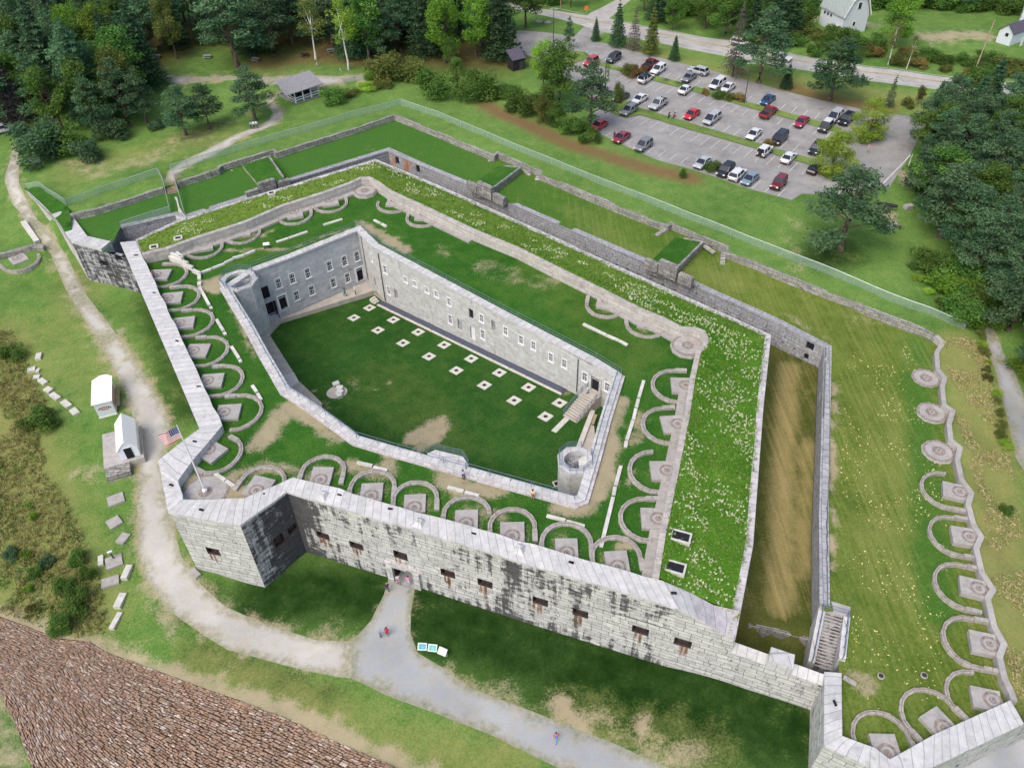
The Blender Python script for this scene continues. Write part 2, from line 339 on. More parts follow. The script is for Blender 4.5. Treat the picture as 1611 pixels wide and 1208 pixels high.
M['slab'] = granite('pale gun slab', lo=(0.31, 0.29, 0.265), hi=(0.42, 0.395, 0.365), mortar=0.28, bw=9, bh=9, stain=0.5, stain_col=(0.26, 0.2, 0.18), bump=0.15)
M['rust_ring'] = plain('rusted iron traverse', (0.245, 0.20, 0.175), 0.85, 0.0, 0.5, 4)
M['white_stone'] = granite('white kerb stone', lo=(0.46, 0.445, 0.39), hi=(0.60, 0.58, 0.52), mortar=0.5, bw=3, bh=3, stain=0.2, stain_col=(0.3, 0.28, 0.22), bump=0.2)
M['concrete'] = plain('tan concrete', (0.42, 0.38, 0.32), 0.9, var=0.16, scale=0.9)
M['lightconc'] = plain('pale concrete', (0.52, 0.495, 0.43), 0.9, var=0.12, scale=1.5)
M['white'] = plain('white paint', (0.68, 0.68, 0.68), 0.5, var=0.04)
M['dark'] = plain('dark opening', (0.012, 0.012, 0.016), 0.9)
M['iron'] = plain('rusted iron shutter', (0.045, 0.030, 0.028), 0.8, var=0.5, scale=4)
M['glass'] = plain('dark window glass', (0.015, 0.018, 0.028), 0.12, var=0.2, spec=0.5)
M['pipe'] = plain('dark downpipe', (0.05, 0.05, 0.055), 0.6)
M['rail'] = plain('blue grey railing paint', (0.13, 0.17, 0.24), 0.5, 0.2)
M['steel'] = plain('galvanised steel', (0.42, 0.46, 0.46), 0.45, 0.5)
M['wood'] = plain('weathered timber', (0.33, 0.25, 0.17), 0.85, var=0.3)
M['bark'] = plain('grey brown bark', (0.11, 0.085, 0.065), 0.95, var=0.4, scale=2)
M['birch'] = plain('white birch bark', (0.55, 0.53, 0.48), 0.85, var=0.2, scale=4)
M['lawn'] = grass('lush mown grass', g1=(0.032, 0.098, 0.016), g2=(0.076, 0.168, 0.032), dryness=0.02, gain=(.62, .86, .55))
M['parade'] = grass('parade ground grass', g1=(0.027, 0.084, 0.016), g2=(0.066, 0.138, 0.032), dryness=0.03, gain=(.58, .80, .55))
M['rampart'] = grass('rough flowering rampart grass', g1=(0.045, 0.125, 0.012), g2=(0.130, 0.225, 0.034), flowers=0.2, gain=(.8, 1.08, .55), bump=1.0, dry=(0.27, 0.27, 0.09))
M['ditchgrass'] = grass('dull ditch grass', g1=(0.050, 0.075, 0.014), g2=(0.125, 0.125, 0.032), dry=(0.40, 0.31, 0.13), streak=((2.2, 0.05, 1), R(4)))
M['terrace'] = grass('dry mown terrace grass', g1=(0.075, 0.120, 0.018), g2=(0.165, 0.185, 0.036), dry=(0.33, 0.28, 0.11), dryness=0.19, lush=(0.055, 0.140, 0.028), gain=(.86, 1.02, .80), streak=((3.0, 0.05, 1), R(4)))
M['ground'] = grass('outer meadow grass', g1=(0.075, 0.155, 0.034), g2=(0.172, 0.268, 0.074), dry=(0.29, 0.25, 0.10), gain=(.92, 1.0, .84))
M['path'] = gravel('pale gravel path', (0.355, 0.34, 0.305), (0.50, 0.485, 0.445))
M['bluepath'] = gravel('grey fine gravel path', (0.27, 0.283, 0.285), (0.36, 0.373, 0.378))
M['asphalt'] = gravel('worn grey asphalt', (0.22, 0.212, 0.20), (0.325, 0.313, 0.298), 3.0, False)
M['roadmat'] = gravel('pale road asphalt', (0.33, 0.315, 0.29), (0.42, 0.40, 0.37), 4.0, False)
M['linepaint'] = plain('worn white line paint', (0.55, 0.55, 0.53), 0.8, var=0.2, scale=2)
M['yellow'] = plain('worn yellow line paint', (0.50, 0.40, 0.17), 0.8, var=0.2)
M['bricksoil'] = gravel('brown bare bank', (0.20, 0.115, 0.06), (0.38, 0.24, 0.13), 2.0, False)
# ------------------------------------------------------------------ regions: sheets of ground cut to an outline
def blobs(pts, lst):
    v = np.zeros(len(pts))
    for line, r, a in lst:
        d = seg_dist(pts, line) if len(line) > 1 else np.hypot(*(pts - np.array(line[0][:2])).T)
        t = np.clip((r - d) / (r * 0.75), 0, 1); v = np.maximum(v, a * t * t * (3 - 2 * t)) if a > 0 else v + a * t
    return v
def px_blob(pts, z, r, a): return ([U2(*p, z) for p in pts], r, a)
def vnoise(P, s, seed=0):
    """cheap smooth value noise for vertex heights"""
    x = P[:, 0] / s + seed * 17.3; y = P[:, 1] / s + seed * 9.1
    return (np.sin(x * 1.7 + np.sin(y * 1.3)) + np.sin(y * 1.9 + np.sin(x * 1.1 + 2)) + np.sin((x + y) * 1.2 + 1)) / 3
def triangulate(lines, pts):
    """lines: list of (points, closed); returns vertices, triangles"""
    V = []; E = []
    for L, closed in lines:
        b = len(V); V += [Vector((p[0], p[1])) for p in L]; n = len(L)
        E += [(b + i, b + (i + 1) % n) for i in range(n if closed else n - 1)]
    V += [Vector((float(p[0]), float(p[1]))) for p in pts]
    r = delaunay_2d_cdt(V, E, [], 0, 1e-4)
    vv = np.array([(p[0], p[1]) for p in r[0]]); tri = np.array(r[2], dtype=int)
    a = vv[tri[:, 1]] - vv[tri[:, 0]]; b = vv[tri[:, 2]] - vv[tri[:, 0]]
    ok = np.abs(a[:, 0] * b[:, 1] - a[:, 1] * b[:, 0]) > 1e-7
    return vv, tri[ok]
def sheet(name, vv, z, tri, m, attrs=None, smooth=True):
    used = np.unique(tri); mp = -np.ones(len(vv), int); mp[used] = np.arange(len(used)); t = mp[tri]
    P = np.column_stack([vv[used], z[used]])
    a = P[t[:, 1]] - P[t[:, 0]]; b = P[t[:, 2]] - P[t[:, 0]]; fl = (a[:, 0] * b[:, 1] - a[:, 1] * b[:, 0]) < 0
    t[fl] = t[fl][:, ::-1]
    me = bpy.data.meshes.new(name); me.from_pydata(P.tolist(), [], t.tolist()); me.materials.append(m)
    me.polygons.foreach_set('use_smooth', [smooth] * len(t))
    uv = me.uv_layers.new(name='UVMap'); uv.data.foreach_set('uv', P[t.ravel()][:, :2].astype(np.float32).ravel())
    for k, v in (attrs or {}).items():
        at = me.attributes.new(k, 'FLOAT', 'POINT'); at.data.foreach_set('value', v[used].astype(np.float32))
    o = bpy.data.objects.new(name, me); C.objects.link(o); return o
def region(name, outer, holes, zf, step, m, attrs=None, jit=0.3, seed=1):
    outer = densify([(p[0], p[1]) for p in outer], step); hs = [densify([(p[0], p[1]) for p in h], step) for h in holes]
    A = np.array(outer); x0, y0 = A.min(0); x1, y1 = A.max(0); rs = np.random.RandomState(seed)
    gx, gy = np.meshgrid(np.arange(x0, x1, step), np.arange(y0, y1, step)); G = np.column_stack([gx.ravel(), gy.ravel()]); G += (rs.rand(*G.shape) - .5) * step * jit * 2
    k = pip(G, outer)
    for h in hs: k &= ~pip(G, h)
    G = G[k]; d = seg_dist(G, outer, True)
    for h in hs: d = np.minimum(d, seg_dist(G, h, True))
    G = G[d > step * 0.4]
    vv, tri = triangulate([(outer, True)] + [(h, True) for h in hs], G)
    c = vv[tri].mean(1); k = pip(c, outer)
    for h in hs: k &= ~pip(c, h)
    tri = tri[k]
    return tag(sheet(name, vv, zf(vv), tri, m, {a: f(vv) for a, f in (attrs or {}).items()}), kind='structure')
def idw(ctrl, p=2.5):
    Cx = np.array([(c[0], c[1]) for c in ctrl]); Cz = np.array([c[2] for c in ctrl])
    def f(P):
        P = np.asarray(P, float); out = np.zeros(len(P))
        for i in range(0, len(P), 4000):
            d = np.hypot(P[i:i + 4000, None, 0] - Cx[None, :, 0], P[i:i + 4000, None, 1] - Cx[None, :, 1]) + 0.3
            w = d ** -p; out[i:i + 4000] = (w * Cz).sum(1) / w.sum(1)
        return out
    return f
def L3(*pts): return [U(*p) for p in pts]

# ------------------------------------------------------------------ plan of the fort (edge lines, each at its own height)
ZT = 10.0                                                         # terreplein, the grass roof round the parade
front = L3((190, 381, 11), (315.5, 673.5, 11), (251, 724.6, 11), (266, 804.2, 11), (377.5, 825.2, 11), (451.2, 772, 11), (1067, 955.6, 11))
d_ = (front[6] - front[5]).normalized()
q7 = U(1157.5, 1002.6, 8.9); p7 = front[5] + d_ * ((q7 - front[5]).dot(d_)); p7.z = 8.9; front.append(p7)
fin = L3((213, 379, 11.2), (349.9, 669.3, 11.2), (280.3, 755.6, 11.2), (288.7, 785.8, 11.2), (385, 783.5, 11.2), (461.8, 749.3, 11.2), (1042, 914, 11.2))
q = U(1167, 1000, 8.9); fin_end = p7 + (Vector((-d_.y, d_.x, 0)) * 2.6); fin_end.z = 9.0; fin.append(fin_end)
GB = [0.2, 0.0, 0.0, 0.0, -1.0, -0.6, -0.2, 0.3]                  # ground at the foot of the front
scarp = L3((213, 378, 10), (275, 349, 9.7), (388, 312, 9.6), (450, 294, 9.6), (591, 251, 9.6), (687, 290.6, 9.6), (850, 363.5, 9.6), (970.5, 418.8, 9.6), (1064, 460.7, 9.6), (1150, 498.4, 9.6), (1213, 527.5, 9.6), (1201, 640, 9.4), (1184.6, 859, 9.1)) + [Vector((p7.x, p7.y, 8.9))]
breast = L3((223.6, 397.8, 11.7), (262, 388.6, 11.8), (304, 373.5, 11.8), (384, 347.6, 11.8), (442, 322.5, 11.8), (500.6, 304, 11.8), (547.5, 287.3, 11.8), (566, 278.9, 11.8), (582.7, 278, 11.8), (596, 285.6, 11.8), (618, 300.7, 11.8), (680.6, 329.2, 11.8), (747.6, 361, 11.8), (817, 389.3, 11.8), (877, 419.4, 11.8), (950.4, 455, 11.8), (1010.7, 485.4, 11.8), (1047.6, 500.4, 11.8), (1072.7, 513.9, 11.8), (1092.8, 513.9, 11.8), (1109.6, 520.6, 11.8), (1115.5, 534, 11.8), (1112, 547.4, 11.8), (1103, 554, 11.8), (1094, 595, 11.8), (1084.9, 657.4, 11.8), (1067, 747, 11.8), (1047.8, 840, 11.8), (1037, 909, 11.5))
coping = L3((350, 452, 10.5), (365, 477, 10.5), (388.6, 515.6, 10.5), (412, 559, 10.5), (444.4, 614.5, 10.5), (483.8, 639.6, 10.5), (556.7, 693.2, 10.5), (624.6, 713.3, 10.5), (767.4, 753.2, 10.5), (904.8, 791.8, 10.5), (920.7, 786, 10.5), (939, 724, 10.5), (956.7, 658.7, 10.5), (978.8, 588, 10.5), (937.7, 562.8, 10.5), (815.4, 499.5, 10.5), (704, 440.6, 10.5), (596, 383.5, 10.5), (566, 354.5, 10.5), (452, 400, 10.5), (395, 421, 10.5))
court = offset(coping, 1.0, True)                                 # inner faces of the courtyard (line runs anticlockwise)
cscarp = L3((190, 357.4, 8.2), (275, 338, 8.2), (291, 342, 8.1), (391, 309.5, 8.0), (453, 285, 8.0), (610.5, 236.5, 8.0), (670, 263, 7.8), (737.5, 290.6, 7.7), (850, 341, 7.5), (1016, 412, 7.2), (1118, 460, 7.0), (1219, 505, 6.9), (1297.8, 546.3, 6.8), (1294, 660, 6.7), (1290, 808, 6.6), (1291, 950, 6.5))
block = L3((82, 337, 8.2), (113, 381, 8.6), (183, 358, 8.6), (190, 357.4, 8.2))
retain = L3((110.5, 339, 9.2), (147, 330.6, 9.2), (196, 315.5, 9.2), (257, 295.4, 9.3), (279.5, 287, 9.3), (344, 267, 9.2), (349, 260.4, 9.2), (429.5, 237, 9.2), (433, 242, 9.2), (480, 227, 9.2), (551, 205, 9.2), (620, 181.7, 9.2), (670, 201.8, 9.1), (777.6, 246, 9.0), (783.5, 241.8, 9.0), (849, 269.4, 8.9), (847, 274.5, 8.9), (1020, 345, 8.6), (1051, 356.8, 8.5), (1056.8, 352.6, 8.5), (1141.4, 388.5, 8.3), (1140, 396, 8.3), (1305.7, 462, 7.8), (1456.6, 520.7, 7.2), (1471, 529, 7.1))
lip = L3((1471, 529, 7.1), (1480, 538.7, 6.8), (1470, 553.7, 6.7), (1471.7, 580.6, 6.6), (1482.6, 594, 6.6), (1478.4, 607.4, 6.6), (1481.8, 637.5, 6.5), (1495, 646, 6.5), (1489, 665, 6.5), (1492, 692, 6.4), (1506, 703.6, 6.4), (1502, 722, 6.4), (1508.6, 754, 6.3), (1523.7, 774, 6.3), (1518.6, 792.5, 6.3), (1527, 824, 6.3), (1538.8, 842.7, 6.3), (1531, 861, 6.3), (1540.4, 900.4, 6.2), (1557, 925.5, 6.2), (1548.8, 939, 6.2), (1558.9, 984, 6.2), (1574, 1011, 6.2), (1567, 1031, 6.2), (1575.6, 1066.7, 6.2), (1587, 1090, 6.2), (1590, 1101, 6.3))
pin = L3((1324, 1058.3, 6.4), (1324.9, 1157, 6.4), (1376, 1175.6, 6.4), (1400, 1194, 6.4), (1470, 1154.6, 6.4), (1558.9, 1114.4, 6.4), (1590, 1101, 6.4))
pout = L3((1297, 1056, 6.3), (1296.3, 1172, 6.3), (1375, 1208.5, 6.3), (1412, 1222, 6.3), (1468.4, 1205.8, 6.3), (1611, 1138, 6.3), (1650, 1120, 6.3))
gate_r = L3((1297.5, 1072.5, 6.3))[0]

# heights of the open ground outside
ctrl = [(*U2(x, y, z), z) for x, y, z in [
 (419, 925, -1.0), (310, 899, 0.0), (482, 869, -0.6), (560, 895, -0.5), (634, 914, -0.4), (750, 955, -0.6), (900, 1005, -0.7), (1000, 1037, -0.6), (1140, 1077, 0.2), (1271, 1115, 0.4), (1268, 1208, 0.2),
 (880, 1150, -1.2), (1100, 1150, -0.6), (1000, 1208, -1.2), (700, 1100, -1.4), (560, 1040, -1.0), (400, 1000, -0.9), (300, 960, -0.6), (240, 850, -0.3), (235, 750, 0.0), (260, 700, 0.0), (300, 650, 0.1), (230, 600, 0.5), (250, 560, 0.6), (210, 480, 0.6), (170, 470, 0.8), (150, 440, 0.8), (190, 425, 0.7), (200, 400, 0.7),
 (130, 460, 1.3), (100, 400, 2.6), (70, 350, 4.6), (48, 312, 6.2), (25, 260, 7.3), (30, 225, 7.8), (10, 330, 5.0), (20, 400, 3.0), (60, 450, 1.8), (40, 520, 1.0), (100, 540, 0.6), (120, 620, 0.2), (60, 680, -0.2), (10, 600, 0.0), (10, 760, -0.8), (100, 800, -0.6), (30, 900, -1.2), (150, 900, -0.8), (60, 970, -1.6), (150, 1000, -1.5), (300, 1060, -1.5), (450, 1120, -1.5), (600, 1190, -1.5), (500, 1090, -1.2), (800, 1190, -1.4), (700, 1225, -1.5),
 (100, 260, 7.6), (105, 322, 8.7), (64, 292, 8.0), (45, 296, 7.2), (150, 300, 8.9), (200, 280, 8.9), (265, 272, 9.0), (150, 325, 9.1), (250, 292, 9.2), (330, 250, 9.1), (300, 230, 8.9), (420, 215, 9.2), (480, 200, 9.2), (410, 237, 9.2), (560, 180, 9.3), (630, 160, 9.4), (620, 177, 9.2), (700, 190, 9.2), (440, 160, 9.3), (470, 160, 9.6), (560, 130, 9.8), (350, 130, 9.4), (200, 150, 8.8), (60, 150, 8.2), (0, 100, 8.5), (300, 60, 9.8), (100, 0, 10), (500, 40, 10.5), (750, 60, 10.2),
 (780, 210, 9.4), (780, 238, 9.0), (900, 255, 9.1), (860, 275, 8.9), (1000, 310, 8.8), (1020, 338, 8.6), (1060, 346, 8.5), (1150, 360, 8.6), (1145, 385, 8.3), (1250, 400, 8.2), (1310, 455, 7.8), (1350, 440, 7.9), (1450, 490, 7.4), (1460, 515, 7.2), (1520, 500, 6.8), (1500, 540, 6.6),
 (850, 120, 9.6), (960, 200, 9.3), (1100, 270, 9.1), (1240, 310, 9.0), (1400, 290, 8.8), (1440, 190, 9.3), (1300, 160, 9.6), (1100, 110, 9.9), (950, 70, 10.2), (830, 50, 10.4), (1050, 80, 10.1), (1250, 100, 10.0), (1450, 145, 9.8), (1600, 155, 9.6), (1600, 120, 10.0), (1400, 100, 10.4), (1200, 70, 10.6), (900, 20, 10.8), (1340, 50, 11), (1590, 70, 11), (1500, 50, 11), (1000, 0, 11),
 (1400, 420, 8.1), (1500, 380, 7.4), (1600, 300, 7.6), (1560, 480, 6.4), (1545, 510, 6.0), (1575, 560, 5.2), (1611, 640, 4.4), (1611, 480, 5.6), (1500, 590, 6.5), (1540, 620, 5.6), (1512, 690, 6.3), (1560, 700, 5.0), (1535, 780, 6.2), (1580, 800, 4.8), (1550, 880, 6.1), (1605, 900, 4.6), (1568, 960, 6.1), (1600, 1000, 5.2), (1590, 1060, 6.0), (1611, 1080, 5.4), (1640, 1050, 3.6), (1600, 1170, 0.0), (1500, 1230, 0.0), (1611, 1208, -0.2), (1700, 1100, 0.5), (1700, 900, 2.0), (1700, 700, 3.0)]]
zc0 = idw(ctrl, 3.0)
# the stone revetment falls away from its top edge towards the river
rip_top = [U2(x, y, -1.5) for x, y in ((-260, 905), (-120, 935), (0, 970), (44, 985.7), (94, 1005), (141, 1009), (167.6, 1026), (322, 1083), (379, 1103), (462, 1136), (519, 1163), (573, 1187), (624, 1207), (700, 1243), (820, 1300))]
rip_bot_px = ((-260, 1015), (-120, 1050), (0, 1092), (20, 1130), (52, 1210), (140, 1330), (420, 1480))
rip_bot = [U2(x, y, -6.2) for x, y in rip_bot_px]
river = np.array([-0.62, -0.78])
def zext(P):
    P = np.asarray(P, float); z = zc0(P) + vnoise(P, 6.0) * 0.06
    poly = list(rip_top) + [(rip_top[-1][0] + 40, rip_top[-1][1] - 40), (0, -60), (-200, -60), (rip_top[0][0] - 60, rip_top[0][1])]
    k = pip(P, poly)
    if k.any():
        d = seg_dist(P[k], rip_top); db = seg_dist(P[k], rip_bot); pb = list(rip_bot) + [(-20, -60), (-200, -60), (-200, rip_bot[0][1])]
        below = pip(P[k], pb); t = np.where(below, 1.0, d / np.maximum(d + db, 1e-6)); z[k] = -1.5 * (1 - t) - 6.2 * t - np.where(below, db * 0.03, 0)
    return z
# ------------------------------------------------------------------ outer ground: one sheet cut into ground, paths, roads and car park
fo = [*front[1:5]] ; fo = [p.copy() for p in front]
fort_outline = [(p.x, p.y) for p in front] + [(gate_r.x, gate_r.y)] + [(p.x, p.y) for p in pout] + [(lip[-1].x + 0.3, lip[-1].y)] + [(p.x, p.y) for p in offset(lip, 0.55)[::-1]] + [(p.x, p.y) for p in offset(retain, 0.35)[::-1]] \
    + [U2(105, 320, 8.7), U2(64, 293, 8.0), U2(45, 296, 7.2), U2(36, 296, 7.0)] + [(p.x, p.y) for p in block[:3]]
PX = {}
PX['path'] = [(20, 231), (30, 231), (30, 288), (50, 332), (77, 362), (104, 400), (131, 457), (164, 500.6), (201, 551), (231, 598), (258, 641), (271.5, 685), (255, 722), (262, 770), (268, 808), (285, 875), (312, 915), (352, 952), (412, 979), (496, 1006), (553, 1009), (553, 1066), (540, 1066), (446, 1046), (359, 1022.5), (302, 986), (268, 962), (231, 912), (218, 868), (216, 800), (219, 718), (216, 678), (197, 618), (167.6, 557.5), (134, 504), (104, 457), (80, 400), (60, 375), (20, 322), (7, 285)]
PX['gravel_path'] = [(553, 1009), (583.6, 975.6), (604, 935), (612, 908), (654, 919), (647, 960), (645.6, 995.7), (657, 1026), (701, 1052.7), (741, 1083), (831.6, 1116), (908.7, 1146.6), (976, 1173), (1043, 1203.5), (1130, 1240), (1040, 1290), (879, 1208), (842, 1190), (775, 1156.6), (681, 1120), (607, 1093), (553, 1066)]
PX['parking_lot'] = [(813, 48), (880, 54), (903, 58), (919.4, 41.5), (951.6, 51.3), (924, 62), (970, 73), (1020, 86), (1060, 97), (1120, 111.5), (1191, 131.5), (1310, 162.5), (1351, 171), (1394, 178.6), (1461, 185), (1432, 244), (1397.8, 296.8), (1387.7, 292), (1340, 304), (1290.5, 306), (1262, 305), (1245, 315), (1225, 309.3), (1200, 302.6), (1040, 253.7), (953.9, 216), (930, 205), (938.8, 160), (900, 130), (870, 105), (840, 90), (805, 80)]
PX['road'] = [(700, -22), (780, -2), (855, 15), (924, 25), (928.6, 20.7), (970, 0), (990, -12), (1014, -12), (993, 0), (958, 30), (970, 33), (1006.7, 41), (1140, 63), (1240, 85), (1364, 106), (1470, 119.8), (1611, 132.4), (1760, 146), (1760, 170), (1611, 155.5), (1470, 140.5), (1360, 126.7), (1247, 108), (1130.7, 87), (1041, 69), (951.6, 51.3), (919.4, 41.5), (846, 23), (770, 6), (690, -12)]
PX['dirt_road'] = [(247, 117), (300, 121), (345, 121), (400, 121), (480, 118.5), (540, 120), (590, 120), (590, 125), (540, 130), (495, 139), (470, 139), (405, 127), (350, 127), (290, 133), (255, 128)]
PX['footpath'] = [(424, 146), (437, 148), (430, 160), (437, 168), (445, 178), (444, 186), (432, 197), (412, 205), (378, 219), (335, 245), (300, 262), (279, 274), (275, 284), (260, 284), (264, 270), (285, 255), (320, 238), (365, 214), (404, 199), (424, 188), (429, 178), (420, 164), (418, 153)]
PX['lane'] = [(1541, 498), (1552, 505), (1575, 545), (1594, 590), (1630, 690), (1700, 850), (1720, 850), (1760, 800), (1650, 660), (1612, 604), (1600, 592), (1585, 540)] if 0 else [(1541, 500), (1551, 500), (1573, 535), (1590, 575), (1620, 640), (1670, 740), (1670, 810), (1625, 765), (1598, 720), (1583, 650), (1565, 580), (1552, 535)]
PX['bluff_path'] = [(1420, 1224), (1468.4, 1208), (1611, 1141), (1680, 1108), (1760, 1200), (1500, 1330)]
PZ = dict(path=None, gravel_path=-1.0, parking_lot=9.4, road=10.1, dirt_road=9.6, footpath=9.2, lane=5.2, bluff_path=-0.1)
def Z_at(px, py, z0=2.0):
    """height of the outer ground seen at a pixel of the site plan (fixed point of ray and height field)"""
    z = z0
    for _ in range(14): z = 0.5 * z + 0.5 * float(zext([U2(px, py, z)])[0])
    return z
POLY = {}
for k, pts in PX.items(): POLY[k] = [U2(x, y, Z_at(x, y, PZ[k] if PZ[k] is not None else 2.0)) for x, y in pts]
rev_poly = list(rip_top) + list(rip_bot[::-1])
rs = np.random.RandomState(3)
def grid(x0, x1, y0, y1, s):
    gx, gy = np.meshgrid(np.arange(x0, x1, s), np.arange(y0, y1, s)); G = np.column_stack([gx.ravel(), gy.ravel()]); return G + (rs.rand(*G.shape) - .5) * s * 0.6
near_box = (-112, 122, 24, 172)
G1 = grid(*near_box, 1.7); G2 = grid(-230, 230, 10, 300, 5.0); G3 = grid(-700, 700, -100, 900, 45.0)
G2 = G2[~((G2[:, 0] > -112) & (G2[:, 0] < 122) & (G2[:, 1] > 24) & (G2[:, 1] < 172))]; G3 = G3[~((G3[:, 0] > -230) & (G3[:, 0] < 230) & (G3[:, 1] > 10) & (G3[:, 1] < 300))]
G = np.vstack([G1, G2, G3]); G = G[~pip(G, fort_outline)]
lines = [(densify(fort_outline, 1.5), True)] + [(densify(p, 2.0), True) for p in POLY.values()] + [(densify(rev_poly, 2.5), True)]
dd = np.full(len(G), 9.0)
for L, c in lines: dd = np.minimum(dd, seg_dist(G, L, True))
vv, tri = triangulate(lines, G[dd > 0.6]); cen = vv[tri].mean(1)
tri = tri[~pip(cen, fort_outline)]; cen = vv[tri].mean(1); zz = zext(vv)
DIRT = [px_blob([(185, 525), (205, 560), (245, 620), (262, 650)], 0.6, 1.1, 0.8), px_blob([(125, 480), (165, 560), (205, 640)], 0.8, 1.7, 0.5), px_blob([(200, 720), (170, 740), (120, 745)], 0, 2.5, 0.45), px_blob([(215, 690), (222, 740), (220, 830), (235, 920), (270, 975)], -0.2, 2.0, 0.7),
 px_blob([(545, 1006), (520, 998)], -1, 1.4, 0.7), px_blob([(690, 1050), (760, 1085), (880, 1110), (960, 1140), (1020, 1165)], -1, 1.6, 0.55), px_blob([(880, 1105), (912, 1135)], -1, 2.2, 0.9), px_blob([(1100, 1190), (1000, 1200)], -1, 3, 0.6),
 px_blob([(0, 962), (60, 985), (120, 1000), (170, 1020), (330, 1075), (470, 1130), (600, 1190), (700, 1230)], -1.5, 1.7, 0.85), px_blob([(1000, 1145), (1020, 1142)], -1, 0.9, 1.0), px_blob([(120, 250), (160, 262), (230, 250), (280, 222), (310, 215)], 8.6, 6, 0.42), px_blob([(420, 165), (350, 190)], 9.2, 5, 0.35), px_blob([(1390, 332), (1400, 340), (1360, 330)], 8.5, 3.0, 0.95), px_blob([(1430, 290), (1425, 270)], 8.8, 2.5, 0.8), px_blob([(1256, 420), (1240, 380), (1250, 350)], 8.5, 3, 0.35), px_blob([(1460, 60), (1530, 55), (1560, 58)], 11, 5, 0.95), px_blob([(1365, 40), (1385, 40)], 11, 4, 0.95), px_blob([(1220, 20), (1290, 30)], 11, 3, 0.8), px_blob([(0, 1100), (10, 1160), (30, 1208), (-60, 1150)], -6.3, 2.2, .55)]
SOIL = [px_blob([(765, 165), (800, 185), (850, 205), (900, 228), (960, 245), (1040, 268), (1090, 280)], 9.2, 3.2, 0.9), px_blob([(1250, 140), (1300, 160), (1390, 170)], 9.6, 4.5, 0.8), px_blob([(400, 95), (500, 85), (560, 90)], 9.8, 7, 0.7)]
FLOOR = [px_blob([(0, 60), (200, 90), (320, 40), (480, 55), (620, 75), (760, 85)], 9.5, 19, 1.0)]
DRY = [px_blob([(0, 560), (10, 700), (40, 800), (60, 900), (100, 960)], -0.6, 11, 0.75), px_blob([(0, 610), (20, 800)], -0.6, 9, 0.9), px_blob([(130, 440), (100, 560), (150, 600)], 0.8, 7, 0.35), px_blob([(300, 1050), (500, 1120), (640, 1180), (800, 1200)], -1.4, 4.5, 0.55), px_blob([(900, 1130), (1100, 1180)], -1, 6, 0.5), px_blob([(1510, 560), (1545, 650), (1560, 800), (1585, 950), (1600, 1050)], 5.8, 7, 0.85), px_blob([(1000, 80), (1120, 110), (1240, 130), (1450, 160)], 9.8, 7, 0.6), px_blob([(120, 260), (260, 230), (330, 215)], 8.6, 9, 0.45), px_blob([(700, 1000), (900, 1060), (1150, 1150)], -0.7, 9, -0.25), px_blob([(450, 920), (540, 950)], -0.7, 8, -0.25)]
LUSH = [px_blob([(420, 940), (520, 930), (580, 940)], -0.8, 7, 1.0), px_blob([(560, 970), (480, 980)], -0.8, 4, .5), px_blob([(670, 960), (760, 990), (900, 1040), (1050, 1080), (1230, 1140)], -0.6, 9, 1.0), px_blob([(850, 1050), (1150, 1150), (1250, 1200)], -0.6, 8, .8), px_blob([(300, 960), (330, 930)], -0.5, 3, .7), px_blob([(240, 470), (270, 560), (300, 640)], 0.6, 5, .75), px_blob([(310, 1020), (420, 1060), (520, 1095)], -1.2, 2.5, .6), px_blob([(1322, 395), (1300, 400)], 8.2, 7, .8)]  # blobs of darker green; the last lies round the foot of the lone pine
g_out = {'dirt': blobs(vv, DIRT), 'dry': blobs(vv, DRY), 'soil': np.clip(blobs(vv, SOIL), 0, 1), 'lush': blobs(vv, LUSH)}
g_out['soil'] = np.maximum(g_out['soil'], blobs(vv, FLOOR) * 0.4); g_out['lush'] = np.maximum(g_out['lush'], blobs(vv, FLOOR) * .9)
for k in ('path', 'footpath', 'dirt_road', 'gravel_path'):     # worn, half bare edges beside the paths
    dk = seg_dist(vv, POLY[k], True); ins = pip(vv, POLY[k]); g_out['dirt'] = np.where(ins, g_out['dirt'], np.maximum(g_out['dirt'], (0.62 if k != 'gravel_path' else 0.30) * np.clip(1 - dk / 1.5, 0, 1)))
taken = np.zeros(len(tri), bool)
MATS = dict(path='path', gravel_path='bluepath', parking_lot='asphalt', road='roadmat', dirt_road='path', footpath='path', lane='bluepath', bluff_path='bluepath')
for k, poly in POLY.items():
    m_ = pip(cen, poly) & ~taken; taken |= m_
    if not m_.any(): continue
    de = seg_dist(vv, poly, True); at = {'dirt': np.clip(1 - de / 1.2, 0, 1) * 0.55, 'dry': np.clip(1 - de / 1.0, 0, 1) * 0.5}
    tag(sheet(k, vv, zz, tri[m_], M[MATS[k]], at), kind='structure')
m_ = pip(cen, rev_poly) & ~taken; taken |= m_
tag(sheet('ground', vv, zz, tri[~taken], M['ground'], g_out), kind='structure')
tag(sheet('bank', vv, zz - 0.12 - 0.8 * np.clip(seg_dist(vv, rev_poly, True) / 2.5, 0, 1), tri[m_], M['bricksoil']), kind='structure')

